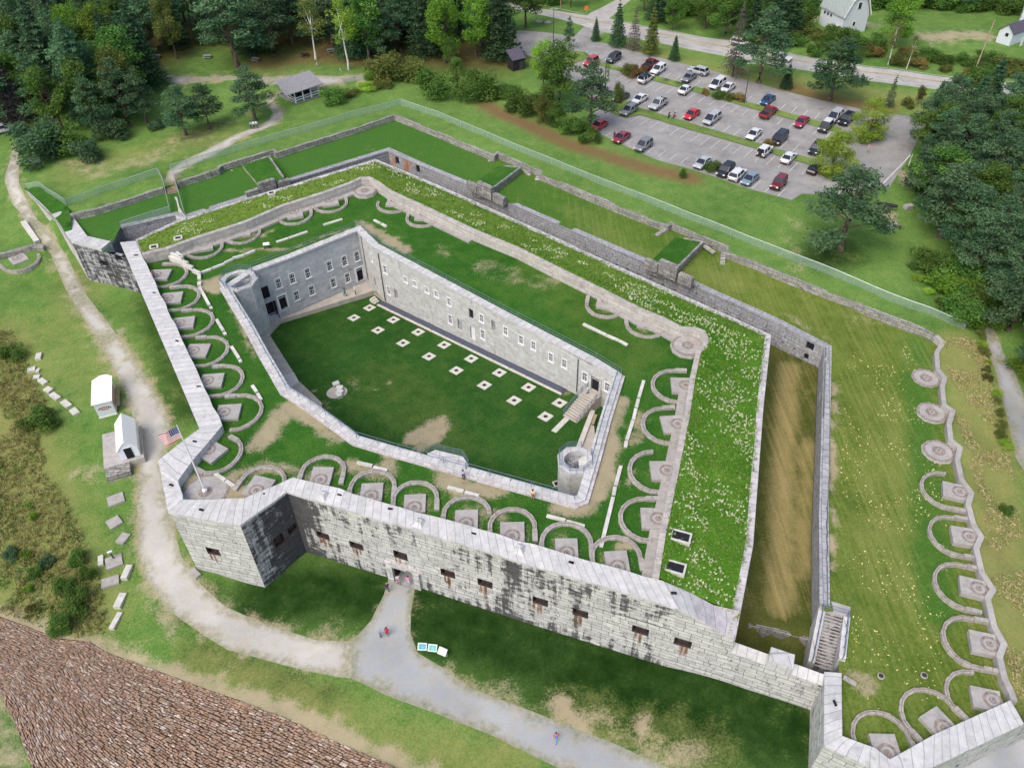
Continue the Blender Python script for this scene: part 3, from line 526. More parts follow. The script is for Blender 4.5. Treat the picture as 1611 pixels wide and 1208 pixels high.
# ------------------------------------------------------------------ inside the fort: terreplein, rampart, parade, ditch, covered way
mid = lambda A, B: [(a + b) / 2 for a, b in zip(A, B)]
fmid = mid(front, fin)
br_in = offset(breast, -0.7)
ter_outer = [(p.x, p.y) for p in fmid[:7]] + [(p.x, p.y) for p in offset(breast, -0.35)[::-1]]
ter_hole = [(p.x, p.y) for p in offset(coping, 0.5, True)]
z10 = lambda P: np.full(len(P), ZT) + vnoise(P, 4.0) * 0.04
TD = [px_blob([(600, 370), (570, 352), (640, 395)], 10, 1.7, 0.95), px_blob([(345, 440), (325, 445), (338, 455)], 10, 2.0, 0.9), px_blob([(360, 470), (385, 520), (405, 565)], 10, 0.9, 0.75), px_blob([(420, 690), (400, 700), (455, 645), (440, 650)], 10, 2.2, 0.8), px_blob([(500, 665), (455, 640)], 10, 1.9, 0.9), px_blob([(300, 755), (360, 775), (385, 788)], 10, 2.2, 1.0), px_blob([(370, 745), (420, 735), (465, 740)], 10, 1.7, 0.7), px_blob([(540, 690), (510, 680)], 10, 1.6, 0.75), px_blob([(550, 730), (575, 742), (620, 738), (610, 708)], 10, 1.8, 0.75), px_blob([(700, 755), (740, 770), (790, 765)], 10, 2.3, 0.92), px_blob([(690, 735), (680, 725)], 10, 1.2, 0.8), px_blob([(760, 800), (790, 812)], 10, 1.4, 0.7), px_blob([(880, 800), (920, 798), (945, 770), (955, 720), (962, 670), (975, 630)], 10, 2.0, 0.93), px_blob([(985, 700), (1010, 650), (1005, 690)], 10, 1.0, 0.8), px_blob([(995, 735), (985, 760)], 10, 0.8, 0.75), px_blob([(985, 850), (990, 860), (945, 870)], 10, 0.9, 0.8), px_blob([(422, 365), (405, 372)], 10, 1.0, 0.85), px_blob([(350, 395), (450, 392), (560, 356)], 10, 0.7, 0.6), px_blob([(690, 385), (700, 400)], 10, 1.4, 0.35), px_blob([(760, 420), (850, 445), (870, 440)], 10, 3.5, 0.35)]
for c_ in ((500, 748), (585, 775), (655, 795), (735, 818), (806, 838), (890, 862), (970, 885), (1075, 605), (1062, 668), (1046, 742), (1031, 815), (955, 480), (1017, 508), (320, 390), (381, 366), (464, 338), (519, 319)): TD.append(px_blob([c_], 10, 2.9, 0.55))
region('terreplein', ter_outer, [ter_hole], z10, 1.1, M['lawn'], {'dirt': lambda P: blobs(P, TD), 'dry': lambda P: blobs(P, [px_blob([(840, 440), (900, 470), (1000, 560)], 10, 7, 0.25), px_blob([(400, 400), (600, 360)], 10, 3, 0.2)])})
ram_in = offset(breast, 0.05); sc_in = offset(scarp, -0.75)
ram_outer = [(p.x, p.y) for p in ram_in] + [(fin[7].x, fin[7].y)] + [(p.x, p.y) for p in sc_in[::-1]]
def zram(P):
    d1 = seg_dist(P, ram_in); d2 = seg_dist(P, sc_in); t = d1 / np.maximum(d1 + d2, 1e-6)
    f = lambda line: idw([(p.x, p.y, p.z) for p in line], 3.0)(P)
    return f(ram_in) * (1 - t) + f(sc_in) * t + vnoise(P, 1.6) * 0.07 * np.clip(np.minimum(d1, d2), 0, 1)
region('rampart', ram_outer, [], zram, 0.9, M['rampart'], {'bloom': lambda P: blobs(P, [px_blob([(1150, 580), (1120, 680), (1100, 780), (1090, 880), (1130, 850)], 10.5, 7, 0.26), px_blob([(640, 300), (760, 350), (900, 420), (1010, 440)], 10.5, 5, 0.16)]), 'dry': lambda P: blobs(P, [px_blob([(230, 385), (400, 325), (560, 270)], 10.5, 9, 0.7), px_blob([(620, 285), (760, 345), (900, 400), (1000, 450)], 10.5, 6, 0.5)])})
# parade: a plane that climbs from the barracks towards the near right corner, plus the raised walk
pc = [(*U2(x, y, z), z) for x, y, z in ((590, 482, -0.7), (430, 525, 0.2), (455, 600, 1.6), (906, 616, 3.6), (885, 765, 5.2), (640, 700, 3.2), (900, 680, 4.4))]
A_ = np.array([(x, y, 1) for x, y, z in pc]); PA = np.linalg.lstsq(A_, np.array([z for *_, z in pc]), rcond=None)[0]
zpar = lambda P: np.asarray(P, float)[:, 0] * PA[0] + np.asarray(P, float)[:, 1] * PA[1] + PA[2]
def Zp(px, py):
    z = 2.0
    for _ in range(20): z = float(zpar([U2(px, py, z)])[0])
    return z
def UP_(px, py, dz=0.0):
    z = Zp(px, py); p = U(px, py, z); return Vector((p.x, p.y, z + dz))
par_poly = [(p.x, p.y) for p in offset(coping, 1.02, True)]
PD = [([UP_(x, y)[:2] for x, y in l], r, a) for l, r, a in (([(680, 690), (690, 665), (650, 690)], 2.4, 0.85), ([(660, 705)], 2.0, 0.75), ([(793, 679)], 0.7, 1.0), ([(751, 649)], 0.6, 0.9), ([(610, 603)], 0.9, 0.7), ([(590, 612)], 1.2, 0.45), ([(533, 620)], 0.2, 0.0), ([(490, 616)], 0.9, 0.9), ([(885, 625), (888, 612)], 0.6, 1.0), ([(560, 605), (500, 640)], 3, 0.3))]
region('parade_ground', par_poly, [], lambda P: zpar(P) + vnoise(P, 3.5) * 0.03, 0.9, M['parade'], {'dirt': lambda P: blobs(P, PD), 'dry': lambda P: blobs(P, [([UP_(600, 600)[:2], UP_(700, 690)[:2]], 8, 0.22)])})
# ditch floor
dit = [(p.x, p.y) for p in scarp] + [(gate_r.x, gate_r.y)] + [(p.x, p.y) for p in offset(cscarp, -0.05)[::-1]] + [((block[1].lerp(front[0], .6)).x - .4, (block[1].lerp(front[0], .6)).y + 1.9), ((block[1].lerp(front[0], .6)).x, (block[1].lerp(front[0], .6)).y), (front[0].x, front[0].y)]
dz = [(*U2(x, y, z), z) for x, y, z in ((200, 400, 0.7), (300, 345, 2.2), (450, 300, 3.0), (600, 250, 3.4), (850, 350, 3.0), (1100, 470, 2.7), (1215, 545, 2.7), (1287, 576, 2.9), (1240, 700, 2.8), (1230, 850, 2.6), (1230, 960, 2.5))]
stepA, stepB = U(1178, 984, 2.4), U(1295, 1012, 2.4)
zd0 = idw(dz, 2.5)
ns_ = Vector((stepB.y - stepA.y, -(stepB.x - stepA.x))).normalized()
def zdit(P):
    z = zd0(P); s = (P[:, 0] - stepA.x) * ns_.x + (P[:, 1] - stepA.y) * ns_.y
    return np.where((s > 0.02) & (P[:, 0] > stepA.x - 6), 0.7, z)
region('ditch_floor', dit, [], zdit, 0.9, M['ditchgrass'], {'dry': lambda P: blobs(P, [px_blob([(1240, 580), (1232, 750), (1228, 960)], 2.8, 2.3, 0.75), px_blob([(1270, 700), (1262, 900)], 2.8, 1.6, 0.6)]) - blobs(P, [px_blob([(1200, 1020), (1280, 1040)], 0.7, 5, 0.6)])})
# covered way behind the counterscarp, running on into the wide right-hand terrace
e_w = block[1].lerp(front[0], .62)
cov = [(block[1].x, block[1].y), (e_w.x, e_w.y + .3), (cscarp[0].x, cscarp[0].y)] + [(p.x, p.y) for p in cscarp[1:]] + [U2(1297, 962, 6.4), U2(1326, 962, 6.4)] + [(p.x, p.y) for p in pin] + [(p.x, p.y) for p in lip[::-1]] + [(p.x, p.y) for p in retain[::-1]]
cz = [(p.x, p.y, p.z - 0.05) for p in cscarp] + [(p.x, p.y, p.z - 1.15) for p in retain] + [(p.x, p.y, p.z - 0.9) for p in lip] + [(p.x, p.y, 5.3) for p in pin] + [(block[1].x, block[1].y, 7.8)]
region('covered_way', cov, [], idw(cz, 3.0), 1.2, M['terrace'], {'dirt': lambda P: blobs(P, [px_blob([(1312, 600), (1310, 760), (1308, 900)], 6.4, 0.7, 0.8), px_blob([(1365, 1075), (1345, 1065)], 5.6, 1.6, 0.8), px_blob([(1455, 490), (1340, 500)], 6.6, 2.5, 0.3), px_blob([(570, 228), (660, 290)], 8, 2, 0.3), px_blob([(1230, 490), (1300, 535)], 6.8, 1.0, 0.5)]),
    'lush': lambda P: np.interp(P[:, 0], [-70, -10, 20, 38], [1, .9, .45, 0.0]) + blobs(P, [px_blob([(1440, 600), (1455, 700), (1465, 900), (1480, 960), (1440, 540)], 6, 3.5, .75)]), 'dry': lambda P: np.interp(P[:, 0], [-70, -10, 20, 35, 60], [-0.42, -0.34, -0.18, -0.03, 0.0]) + blobs(P, [px_blob([(1400, 650), (1400, 900)], 6, 6, 0.22), px_blob([(900, 330), (1000, 400), (1150, 440)], 7.5, 4, 0.25)]) - blobs(P, [px_blob([(1440, 600), (1455, 700), (1465, 900), (1480, 960)], 6, 3.0, 0.3)])})
# grass strip between the end of the long left wall and the chain fence
gl = [U2(36, 296, 7.0), U2(45, 296, 7.2), U2(64, 293, 8.0), U2(105, 320, 8.7), (retain[0].x, retain[0].y), (block[1].x, block[1].y), (block[0].x, block[0].y)]
region('grass_strip', gl, [], idw([(*U2(36, 296, 7.0), 7.0), (*U2(64, 293, 8.0), 8.0), (*U2(105, 320, 8.7), 8.7), (retain[0].x, retain[0].y, 9.0), (block[1].x, block[1].y, 8.0), (block[0].x, block[0].y, 8.0)]), 1.2, M['lawn'])
# ------------------------------------------------------------------ fort masonry
WL = {}
def stain_attr(o, f):
    """per-vertex amount of dark weathering"""
    me = o.data; co = np.zeros(len(me.vertices) * 3); me.vertices.foreach_get('co', co); at = me.attributes.new('stain', 'FLOAT', 'POINT')
    at.data.foreach_set('value', f(co.reshape(-1, 3)).astype(np.float32))
scarp_wall = thing('fort_wall', 'long pale granite fort wall with white coping, gun ports and black streaks beside the path', 'fort wall')
segs = [(i, i + 1) for i in range(7)]
ports = {5: [(507.9, 842.3, 1.75, 1.0), (560.7, 858.3, 1.75, 1.0), (630, 873.5, 1.75, 1.15), (704.5, 901.7, 1.75, 1.05), (763, 917.6, 1.75, 1.05), (850, 946, 1.75, 1.05), (913, 964.4, 1.75, 1.05), (1007.5, 991.7, 1.8, 1.05)], 6: [(1074, 1011, 1.8, 1.05)], 3: [(335.5, 867.4, 1.7, 1.05)], 4: [(439.8, 850, 1.35, 1.9), (460.5, 832, 1.3, 1.1)]}
DZ = -2.2
rust = MB()
zgate = None
for i in range(7):
    P0, P1 = front[i], front[i + 1]
    if i == 5: P1 = front[6]
    n = Vector(((P1 - P0).y, -(P1 - P0).x, 0)).normalized(); d = Vector(((P1 - P0).x, (P1 - P0).y, 0)).normalized()
    holes = []
    for (x, y, w_, h_) in ports.get(i, []):
        if h_ < 1.5: h_ *= 1.22
        c = on_plane(x, y, P0, n); u = (c - P0).dot(d); holes.append((u - w_ / 2, c.z - h_ / 2, u + w_ / 2, c.z + h_ / 2))
    if i == 5:
        c = on_plane(636.5, 905, P0, n); u = (c - P0).dot(d); gz = float(zext([(c.x + n.x, c.y + n.y)])[0]); gate_c, gate_u, gate_z = c, u, gz
        holes_all = holes + [(u - 1.32, gz - 0.3, u + 1.32, gz + 2.75)]
    else: holes_all = holes
    m = MB(); m.facade(P0, P1, min(GB[i], GB[i + 1]) - 2.5, min(GB[i], GB[i + 1]) - 2.5, P0.z - 0.32, P1.z - 0.32, holes_all, 0.55, 0, 1)
    # finer cells so that the weathering amount can vary along the wall
    o = m.build('masonry', [M['black'] if i == 4 else M['granite'], M['iron']], scarp_wall)  # second material colours the opening linings dark so the recesses read dark
    bm = bmesh.new(); bm.from_mesh(o.data); bmesh.ops.subdivide_edges(bm, edges=[e for e in bm.edges if e.calc_length() > 2.5], cuts=5, use_grid_fill=True); bm.to_mesh(o.data); bm.free()
    zt = P0.z
    if i == 5:
        def f5(V, P0=P0, d=d):
            u = (V[:, 0] - P0.x) * d.x + (V[:, 1] - P0.y) * d.y; z = V[:, 2]
            s = np.interp(u, [0, 1.0, 3.5, 7, 14, 18, 25, 26.5, 28, 40, 52], [1.6, 1.3, 0.5, 0.25, 0.3, 0.2, 0.3, 0.9, 0.45, 0.35, 0.15]) * np.interp(z, [-1, 3, 8, 10.7], [0.55, 0.55, 1.0, 1.0])
            return s + np.interp(z, [-1, 0.3, 1.2], [0.35, 0.2, 0]) - np.interp(z, [2.5, 4, 7, 8], [0, 0.15, 0.15, 0])
        stain_attr(o, f5)
    elif i == 3: stain_attr(o, lambda V: np.full(len(V), -0.1))
    elif i == 4: stain_attr(o, lambda V, P1=P1: np.interp(np.hypot(V[:, 0] - P1.x, V[:, 1] - P1.y), [0, 2, 5, 9], [0.75, 0.5, 0.1, -0.2]))
    for h in holes:
        a = Vector((P0.x, P0.y, 0)); u0, z0, u1, z1 = h; uc, zc_ = (u0 + u1) / 2, (z0 + z1) / 2
        b = MB(); q = lambda u_, z_, k: a + d * u_ - n * k + Vector((0, 0, z_))
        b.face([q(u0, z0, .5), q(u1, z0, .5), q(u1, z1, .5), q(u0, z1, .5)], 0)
        b.bar(q(u0 + .05, z0, .2), q(u0 + .05, z1, .2), .1, m=1); b.bar(q(u1 - .05, z0, .2), q(u1 - .05, z1, .2), .1, m=1); b.bar(q(u0, z1 - .05, .2), q(u1, z1 - .05, .2), .1, m=1)
        b.bar(q(u0, z0 + .06, .16), q(u1, z0 + .06, .16), .14, m=1); b.box(q(uc, zc_ - .12, .42), (abs(u1 - u0) * .62, .1, (z1 - z0) * .6), math.atan2(d.y, d.x), 1)
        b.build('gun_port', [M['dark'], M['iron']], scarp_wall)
        if i != 4:
            k = rnd.uniform(-.25, .25); L = rnd.uniform(1.8, 3.0)
            for kk, wd, LL in ((k, .26, L), (k + rnd.choice((-.5, .5)), .2, L * .6), (rnd.uniform(-.7, .7), .16, L * .8)):
                rust.face([q(uc + kk - wd, z0 - LL, -.012), q(uc + kk + wd, z0 - LL, -.012), q(uc + kk + wd, z0 - .02, -.012), q(uc + kk - wd, z0 - .02, -.012)], 0, [(0, 0), (1, 0), (1, 1), (0, 1)])
# soft edged rust runs below the gun ports
mr_, t_, b_ = mat('rust run'); g_ = NB(t_); uv_ = g_.coord('UV'); sx_ = g_.n('ShaderNodeSeparateXYZ'); g_.l(uv_, sx_.inputs[0])
b_.inputs['Base Color'].default_value = (0.25, 0.11, 0.038, 1); b_.inputs['Roughness'].default_value = 0.95
prof = g_.math('MULTIPLY', g_.ramp(sx_.outputs[0], (0.0, 0.0), (0.5, 1.0), (1.0, 0.0)), g_.ramp(sx_.outputs[1], (0.0, 0.0), (0.5, 1.0)))
al = g_.math('MULTIPLY', prof, g_.ramp(g_.noise(g_.mapping(g_.pos(), (5, 5, 0.5)), 1.0, 4), (0.32, 0.25), (0.56, 1.0))); g_.l(al, b_.inputs['Alpha'])
rust.build('rust_run', mr_, scarp_wall)
# coping of the front: stones with slightly uneven heights, weep slots, low wall face to the terreplein
def cop_line(A, B, step):
    a, b, = [], []
    for i in range(len(A) - 1):
        L = (A[i + 1] - A[i]).length; k = max(1, int(L / step + .5))
        for j in range(k):
            t = j / k; a.append(A[i].lerp(A[i + 1], t)); b.append(B[i].lerp(B[i + 1], t))
    a.append(A[-1].copy()); b.append(B[-1].copy()); return a, b
out_ = [p + Vector((0, 0, 0)) for p in offset(front, -0.12)]
for p, q in zip(out_, front): p.z = q.z
cm = MB(); A, B = cop_line(out_, fin, 2.0)
for i in range(1, len(A) - 1):
    j = rnd.uniform(-.06, .06); A[i].z += j; B[i].z += j + rnd.uniform(-.07, .07); B[i] += Vector((rnd.uniform(-.12, .12), rnd.uniform(-.12, .12), 0)); A[i] += Vector((rnd.uniform(-.03, .03), rnd.uniform(-.03, .03), 0))
dark_from = max(range(len(A)), key=lambda i: -abs((A[i] - front[5]).dot(d_) - 46.0) if i > 20 else -1e9)
n_ = len(A)
cm.band(A, B, [p.z - .34 for p in A], ZT - .4, 0, 0)
for k in range(len(cm.f)):
    cx = np.mean([cm.v[j] for j in cm.f[k]], axis=0)
    if (Vector(cx) - front[5]).dot(d_) > 46.0 and (Vector(cx) - front[5]).length < 70: cm.m[k] = 1
    # stone faces towards the terreplein stay ashlar
for i in range(len(A) - 1): cm.face([(A[i].x, A[i].y, A[i].z - .34), (A[i + 1].x, A[i + 1].y, A[i + 1].z - .34), front[0].lerp(front[0], 0) if 0 else (B[i + 1].x, B[i + 1].y, B[i + 1].z - .36), (B[i].x, B[i].y, B[i].z - .36)], 0)
cm.build('coping', [M['coping'], M['coping_dark']], scarp_wall)
for (x, y) in ((214, 401.5), (243, 461), (278.5, 536.5), (313, 608), (306.5, 694.5), (269.7, 763), (316.5, 801.7), (413.5, 776), (534, 778.6), (614, 800.5), (745.5, 839.5), (898.5, 884.5), (899, 885), (1060, 932.5)):
    p = U(x, y, 11.12); v = MB(); v.box(p, (0.55, 0.22, 0.16), rnd.uniform(-.5, 0), 0); v.build('weep_slot', M['dark'], scarp_wall)
# notched drain blocks in the front coping
for (x, y) in ((508, 778), (660, 821), (818, 862)):
    p = U(x, y, 11.2); nb = MB(); nb.box((p.x, p.y, 11.15), (1.5, 1.7, 0.55), math.atan2(d_.y, d_.x), 0, top=0.3); nb.build('drain_block', M['coping'], scarp_wall)
# gate
gq = lambda u_, z_, k: Vector((front[5].x, front[5].y, 0)) + d_ * u_ + Vector((d_.y, -d_.x, 0)) * k + Vector((0, 0, z_))
gt = MB(); gr_ = math.atan2(d_.y, d_.x)
for s_ in (-1, 1): gt.box(gq(gate_u + s_ * 1.72, gate_z + 1.35, .12), (.78, .5, 3.3), gr_)
gt.box(gq(gate_u, gate_z + 3.0, .06), (4.3, .34, .46), gr_)
gt.build('gate_surround', M['granite'], scarp_wall)
gh = MB(); P = [gq(gate_u + s, gate_z + z, .34) for s, z in ((-2.6, 3.35), (2.6, 3.35), (2.4, 3.55), (0, 3.9), (-2.4, 3.55))]; Pb = [p - Vector((d_.y, -d_.x, 0)) * .36 for p in P]
gh.face(P); gh.face(Pb[::-1])
for i in range(5): gh.face([P[i], Pb[i], Pb[(i + 1) % 5], P[(i + 1) % 5]])
gh.build('gate_hood', M['coping_dark'], scarp_wall)
gd = MB(); gd.face([gq(gate_u - 1.33, gate_z + .02, -1.6), gq(gate_u + 1.33, gate_z + .02, -1.6), gq(gate_u + 1.33, gate_z + .02, -5), gq(gate_u - 1.33, gate_z + .02, -5)]); gd.face([gq(gate_u - 1.4, gate_z - .2, -5), gq(gate_u + 1.4, gate_z - .2, -5), gq(gate_u + 1.4, gate_z + 3, -5), gq(gate_u - 1.4, gate_z + 3, -5)])
for s_ in (-1.33, 1.33): gd.face([gq(gate_u + s_, gate_z - .3, -.5), gq(gate_u + s_, gate_z - .3, -5), gq(gate_u + s_, gate_z + 2.8, -5), gq(gate_u + s_, gate_z + 2.8, -.5)])
gd.face([gq(gate_u - 1.33, gate_z + 2.76, -.5), gq(gate_u + 1.33, gate_z + 2.76, -.5), gq(gate_u + 1.33, gate_z + 2.76, -5), gq(gate_u - 1.33, gate_z + 2.76, -5)])
gd.build('gate_passage', M['dark'], scarp_wall)  # passage floor, walls and roof coloured near black in place of inside shade
gf = MB(); gf.face([gq(gate_u - 1.32, gate_z + .02, .3), gq(gate_u + 1.32, gate_z + .02, .3), gq(gate_u + 1.32, gate_z + .06, -1.6), gq(gate_u - 1.32, gate_z + .06, -1.6)]); gf.build('gate_floor', M['bluepath'], scarp_wall)
# thin stone ledge along the foot of the coping of the left wall
# rear and right scarp: coping strip and the hidden face to the ditch
rear = thing('rampart_wall', 'mauve and white stone edge of the grass rampart above the dry ditch', 'fort wall')
so_ = [p + Vector((0, 0, 0.08)) for p in scarp]; si_ = [Vector((a.x, a.y, b.z + .06)) for a, b in zip(offset(scarp, -0.8), scarp)]
b = MB(); b.band(so_, si_, 0.0, [p.z - .6 for p in si_], 0, 1); b.build('wall', [M['granite'], M['coping_dark']], rear)
# breast height wall
bw = thing('breast_wall', 'low pinkish granite parapet wall between the flowering rampart and the gun platforms', 'parapet wall')
bo = [p + Vector((0, 0, .06)) for p in breast]; bi = [Vector((a.x, a.y, c.z + .06)) for a, c in zip(br_in, breast)]
b = MB(); b.band(bo, bi, [p.z - .7 for p in bo], ZT - .3, 0, 1); b.build('wall', [M['breast'], M['pinkstone']], bw)
bank_in = [Vector((a.x, a.y, ZT + .32)) for a in offset(breast, -0.71)]; bank_o = [Vector((a.x, a.y, ZT + .32)) for a in offset(breast, -1.75)]
b = MB(); b.band(bank_in[24:], bank_o[24:], ZT - .2, ZT - .2, 0, 0); b.band(bank_in[1:8], bank_o[1:8], ZT - .2, ZT - .2, 0, 0); b.band(bank_in[10:13], bank_o[10:13], ZT - .2, ZT - .2, 0, 0); b.band(bank_in[15:19], bank_o[15:19], ZT - .2, ZT - .2, 0, 0); b.build('banquette', M['slab'], bw)
# courtyard wall faces
bk = thing('barracks', 'two storey grey granite barracks with white framed sash windows along the far parade sides', 'barracks')
cw = thing('parade_wall', 'white coped retaining wall edging the near and left sides of the sunken parade ground', 'retaining wall')
nC = len(court); court = [Vector((p.x, p.y, 10.5)) for p in court]
cp_o = [p.copy() for p in coping]
def cyc(L, a, b_): return [L[i % nC] for i in range(a, b_ + 1)]
# far-right facade: indices 13..17 ; far-left facade 18..20
Pm = court[13], court[17]; Pc = court[17], court[18]
nR = Vector(((court[17] - court[13]).normalized().y, -(court[17] - court[13]).normalized().x, 0))
WR, WLs, WCh = [], [], []   # openings: (px,py,w,h,kind)
WR = [(606, 424, .95, 1.75, 'w'), (638.4, 440.2, .95, 1.2, 'w'), (652.7, 446.7, .95, 1.2, 'w'), (671.8, 456.2, .95, 1.25, 'w'), (686.5, 462.9, .95, 1.3, 'w'), (706.6, 475, .95, 1.6, 'w'), (757.8, 501, .95, 1.65, 'w'), (795.6, 520.9, .95, 1.65, 'w'), (820, 534.7, .95, 1.7, 'w'), (839.4, 543.6, .95, 1.7, 'w'), (866.9, 562.4, .95, 1.7, 'w'), (888, 572, .95, 1.7, 'w'), (920.2, 593, 1.0, 1.75, 'w'), (955.4, 609, 1.0, 1.75, 'w'),
 (611.6, 457.2, .85, 1.8, 'w'), (708.5, 502.5, .95, 1.95, 'w'), (759.6, 526, .95, 1.95, 'w'), (623.3, 463, .85, 1.9, 'g'), (723.5, 511.5, 1.0, 2.1, 'g'), (741, 494, .95, 1.8, 'd'), (776.3, 512.5, .8, 1.9, 'g'), (743.7, 524.3, 1.05, 2.5, 'p'), (936.5, 604.5, 1.35, 2.5, 'D')]
WLs = [(438.2, 446, 1.05, 2.0, 'w'), (460, 438.3, 1.05, 2.0, 'w'), (484.2, 430, 1.05, 2.0, 'w'), (518.5, 418.4, 1.05, 2.0, 'w'), (542, 410.7, 1.05, 2.0, 'w'), (561.7, 403.4, 1.05, 2.0, 'w'), (466.6, 465.4, 1.05, 1.95, 'w'), (490.5, 457, 1.05, 1.95, 'w'), (524.5, 444.9, 1.05, 1.95, 'w'), (547, 436.9, 1.05, 1.95, 'w'), (445.3, 475.5, 1.25, 2.7, 'D'), (566.3, 431.5, 1.2, 2.6, 'D'), (411.7, 463.2, 1.2, 2.3, 'o'), (417.6, 488.3, 1.3, 2.3, 'o'), (429.3, 485, 1.5, 2.6, 'o')]
WCh = [(585, 405.5, .7, 1.7, 'w'), (590, 444, .7, 1.8, 'g')]
def fit(P0, P1, lst, m, foot):
    d = (P1 - P0); d.z = 0; L = d.length; d.normalize(); n = Vector((d.y, -d.x, 0)); holes = []
    for x, y, w_, h_, k in lst:
        c = on_plane(x, y, P0, n); u = (c - P0).dot(d)
        u = min(max(u, w_ / 2 + .1), L - w_ / 2 - .1); holes.append((u - w_ / 2, c.z - h_ / 2, u + w_ / 2, c.z + h_ / 2, k))
    hs = sorted(holes); w_ = MB(); w_.facade(P0, P1, foot, foot, 10.25, 10.25, hs, .28); w_.build('wall', m, bk)
    q = lambda u_, z_, k: Vector((P0.x, P0.y, 0)) + d * u_ + n * k + Vector((0, 0, z_)); rz = math.atan2(d.y, d.x)
    for u0, z0, u1, z1, k in hs:
        uc, zc_, ww, hh = (u0 + u1) / 2, (z0 + z1) / 2, u1 - u0, z1 - z0
        pane = MB(); pane.face([q(u0, z0, -.24), q(u1, z0, -.24), q(u1, z1, -.24), q(u0, z1, -.24)])
        if k == 'w':
            f = MB(); t = .15
            for s_ in (-1, 1): f.box(q(uc + s_ * (ww / 2 - t / 2 + .03), zc_, -.07), (t, .2, hh + .1), rz)
            f.box(q(uc, z1 - t / 2 + .03, -.06), (ww, .22, t), rz); f.box(q(uc, z0 + t / 2 - .05, -.03), (ww + .2, .3, t), rz); f.box(q(uc, zc_, -.16), (ww, .08, .09), rz)
            for s_ in (-.5, .5): f.box(q(uc + s_ * ww / 3, zc_, -.17), (.045, .05, hh), rz)
            for s_ in (-.25, .25): f.box(q(uc, zc_ + s_ * hh, -.175), (ww, .05, .045), rz)
            fo_ = f.build('window', M['white'], bk); pane.build('glass', M['glass'], fo_)
        elif k == 'D':
            f = MB(); t = .3
            for s_ in (-1, 1): f.box(q(uc + s_ * (ww / 2 + t / 2), zc_, .03), (t, .16, hh), rz)
            f.box(q(uc, z1 + .1, .035), (ww + 2 * t, .18, .22), rz); f.box(q(uc, z1 - .45, -.1), (ww, .1, .09), rz)
            fo_ = f.build('doorway', M['white'] if x < 600 else M['granite'], bk); pane.build('door', M['dark'], fo_)
        elif k == 'p': pane.build('blind_door', M['white'], bk)
        elif k == 'g':
            pane.build('recess', M['counter'], bk)
        else: pane.build('dark_opening', M['dark'], bk)
    return hs
fit(court[18], court[17], WCh, M['barrack'], -2.0) if 0 else None
# faces run so that their outside looks into the court: walk the outline backwards
fit(court[17], court[13], WR, M['barrack'], -2.2)
fit(court[18], court[17], WCh, M['barrack'], -2.2)
fit(court[20], court[18], WLs, M['stucco'], -2.2)
ci = [Vector((p.x, p.y, 10.5)) for p in offset(coping, 1.0, True)]
for a_, b_2, own in ((13, 20, bk),):
    A = [p.copy() for p in coping[a_:b_2 + 1]]; B = [Vector((q.x, q.y, 10.5)) for q in offset(coping, 1.18, True)][a_:b_2 + 1]
    c2 = MB(); c2.band(A, B, ZT - .3, 10.22, 0); c2.build('coping', M['coping'], own)
A = [coping[20]] + coping[0:14]; B = [Vector((q.x, q.y, 10.5)) for q in offset(coping, 1.0, True)]; B = [B[20]] + B[0:14]
A2, B2 = cop_line(A, B, 2.6)
for i in range(1, len(A2) - 1): j = rnd.uniform(-.03, .03); A2[i].z += j; B2[i].z += j
c2 = MB(); c2.band(A2, B2, ZT - .3, -1.6, 1, 0); c2.build('coping', [M['coping'], M['barrack']], cw)
ldg = MB(); A3 = [Vector((p.x, p.y, 10.28)) for p in offset(A, -0.42)]; B3 = [Vector((p.x, p.y, 10.28)) for p in offset(A, -0.01)]
ldg.band(A3, B3, ZT - .3, None, 0, 0); ldg.build('ledge', M['coping_dark'], cw)
# downpipes
for (x0, y0, x1, y1, i0, i1) in ((594.6, 398.5, 607.8, 474.1, 17, 13), (909.6, 565, 906.4, 615.6, 17, 13), (567.5, 372, 580, 441, 18, 17)):
    P0, P1 = court[i0], court[i1]; d = (P1 - P0).normalized(); n = Vector((d.y, -d.x, 0)); a = on_plane(x0, y0, P0 + n * .1, n); b2 = on_plane(x1, y1, P0 + n * .1, n)
    m = MB(); m.tube([a, Vector((a.x, a.y, b2.z))], .07 if x0 > 580 else .05, 6); m.build('downpipe', M['pipe'], bk)
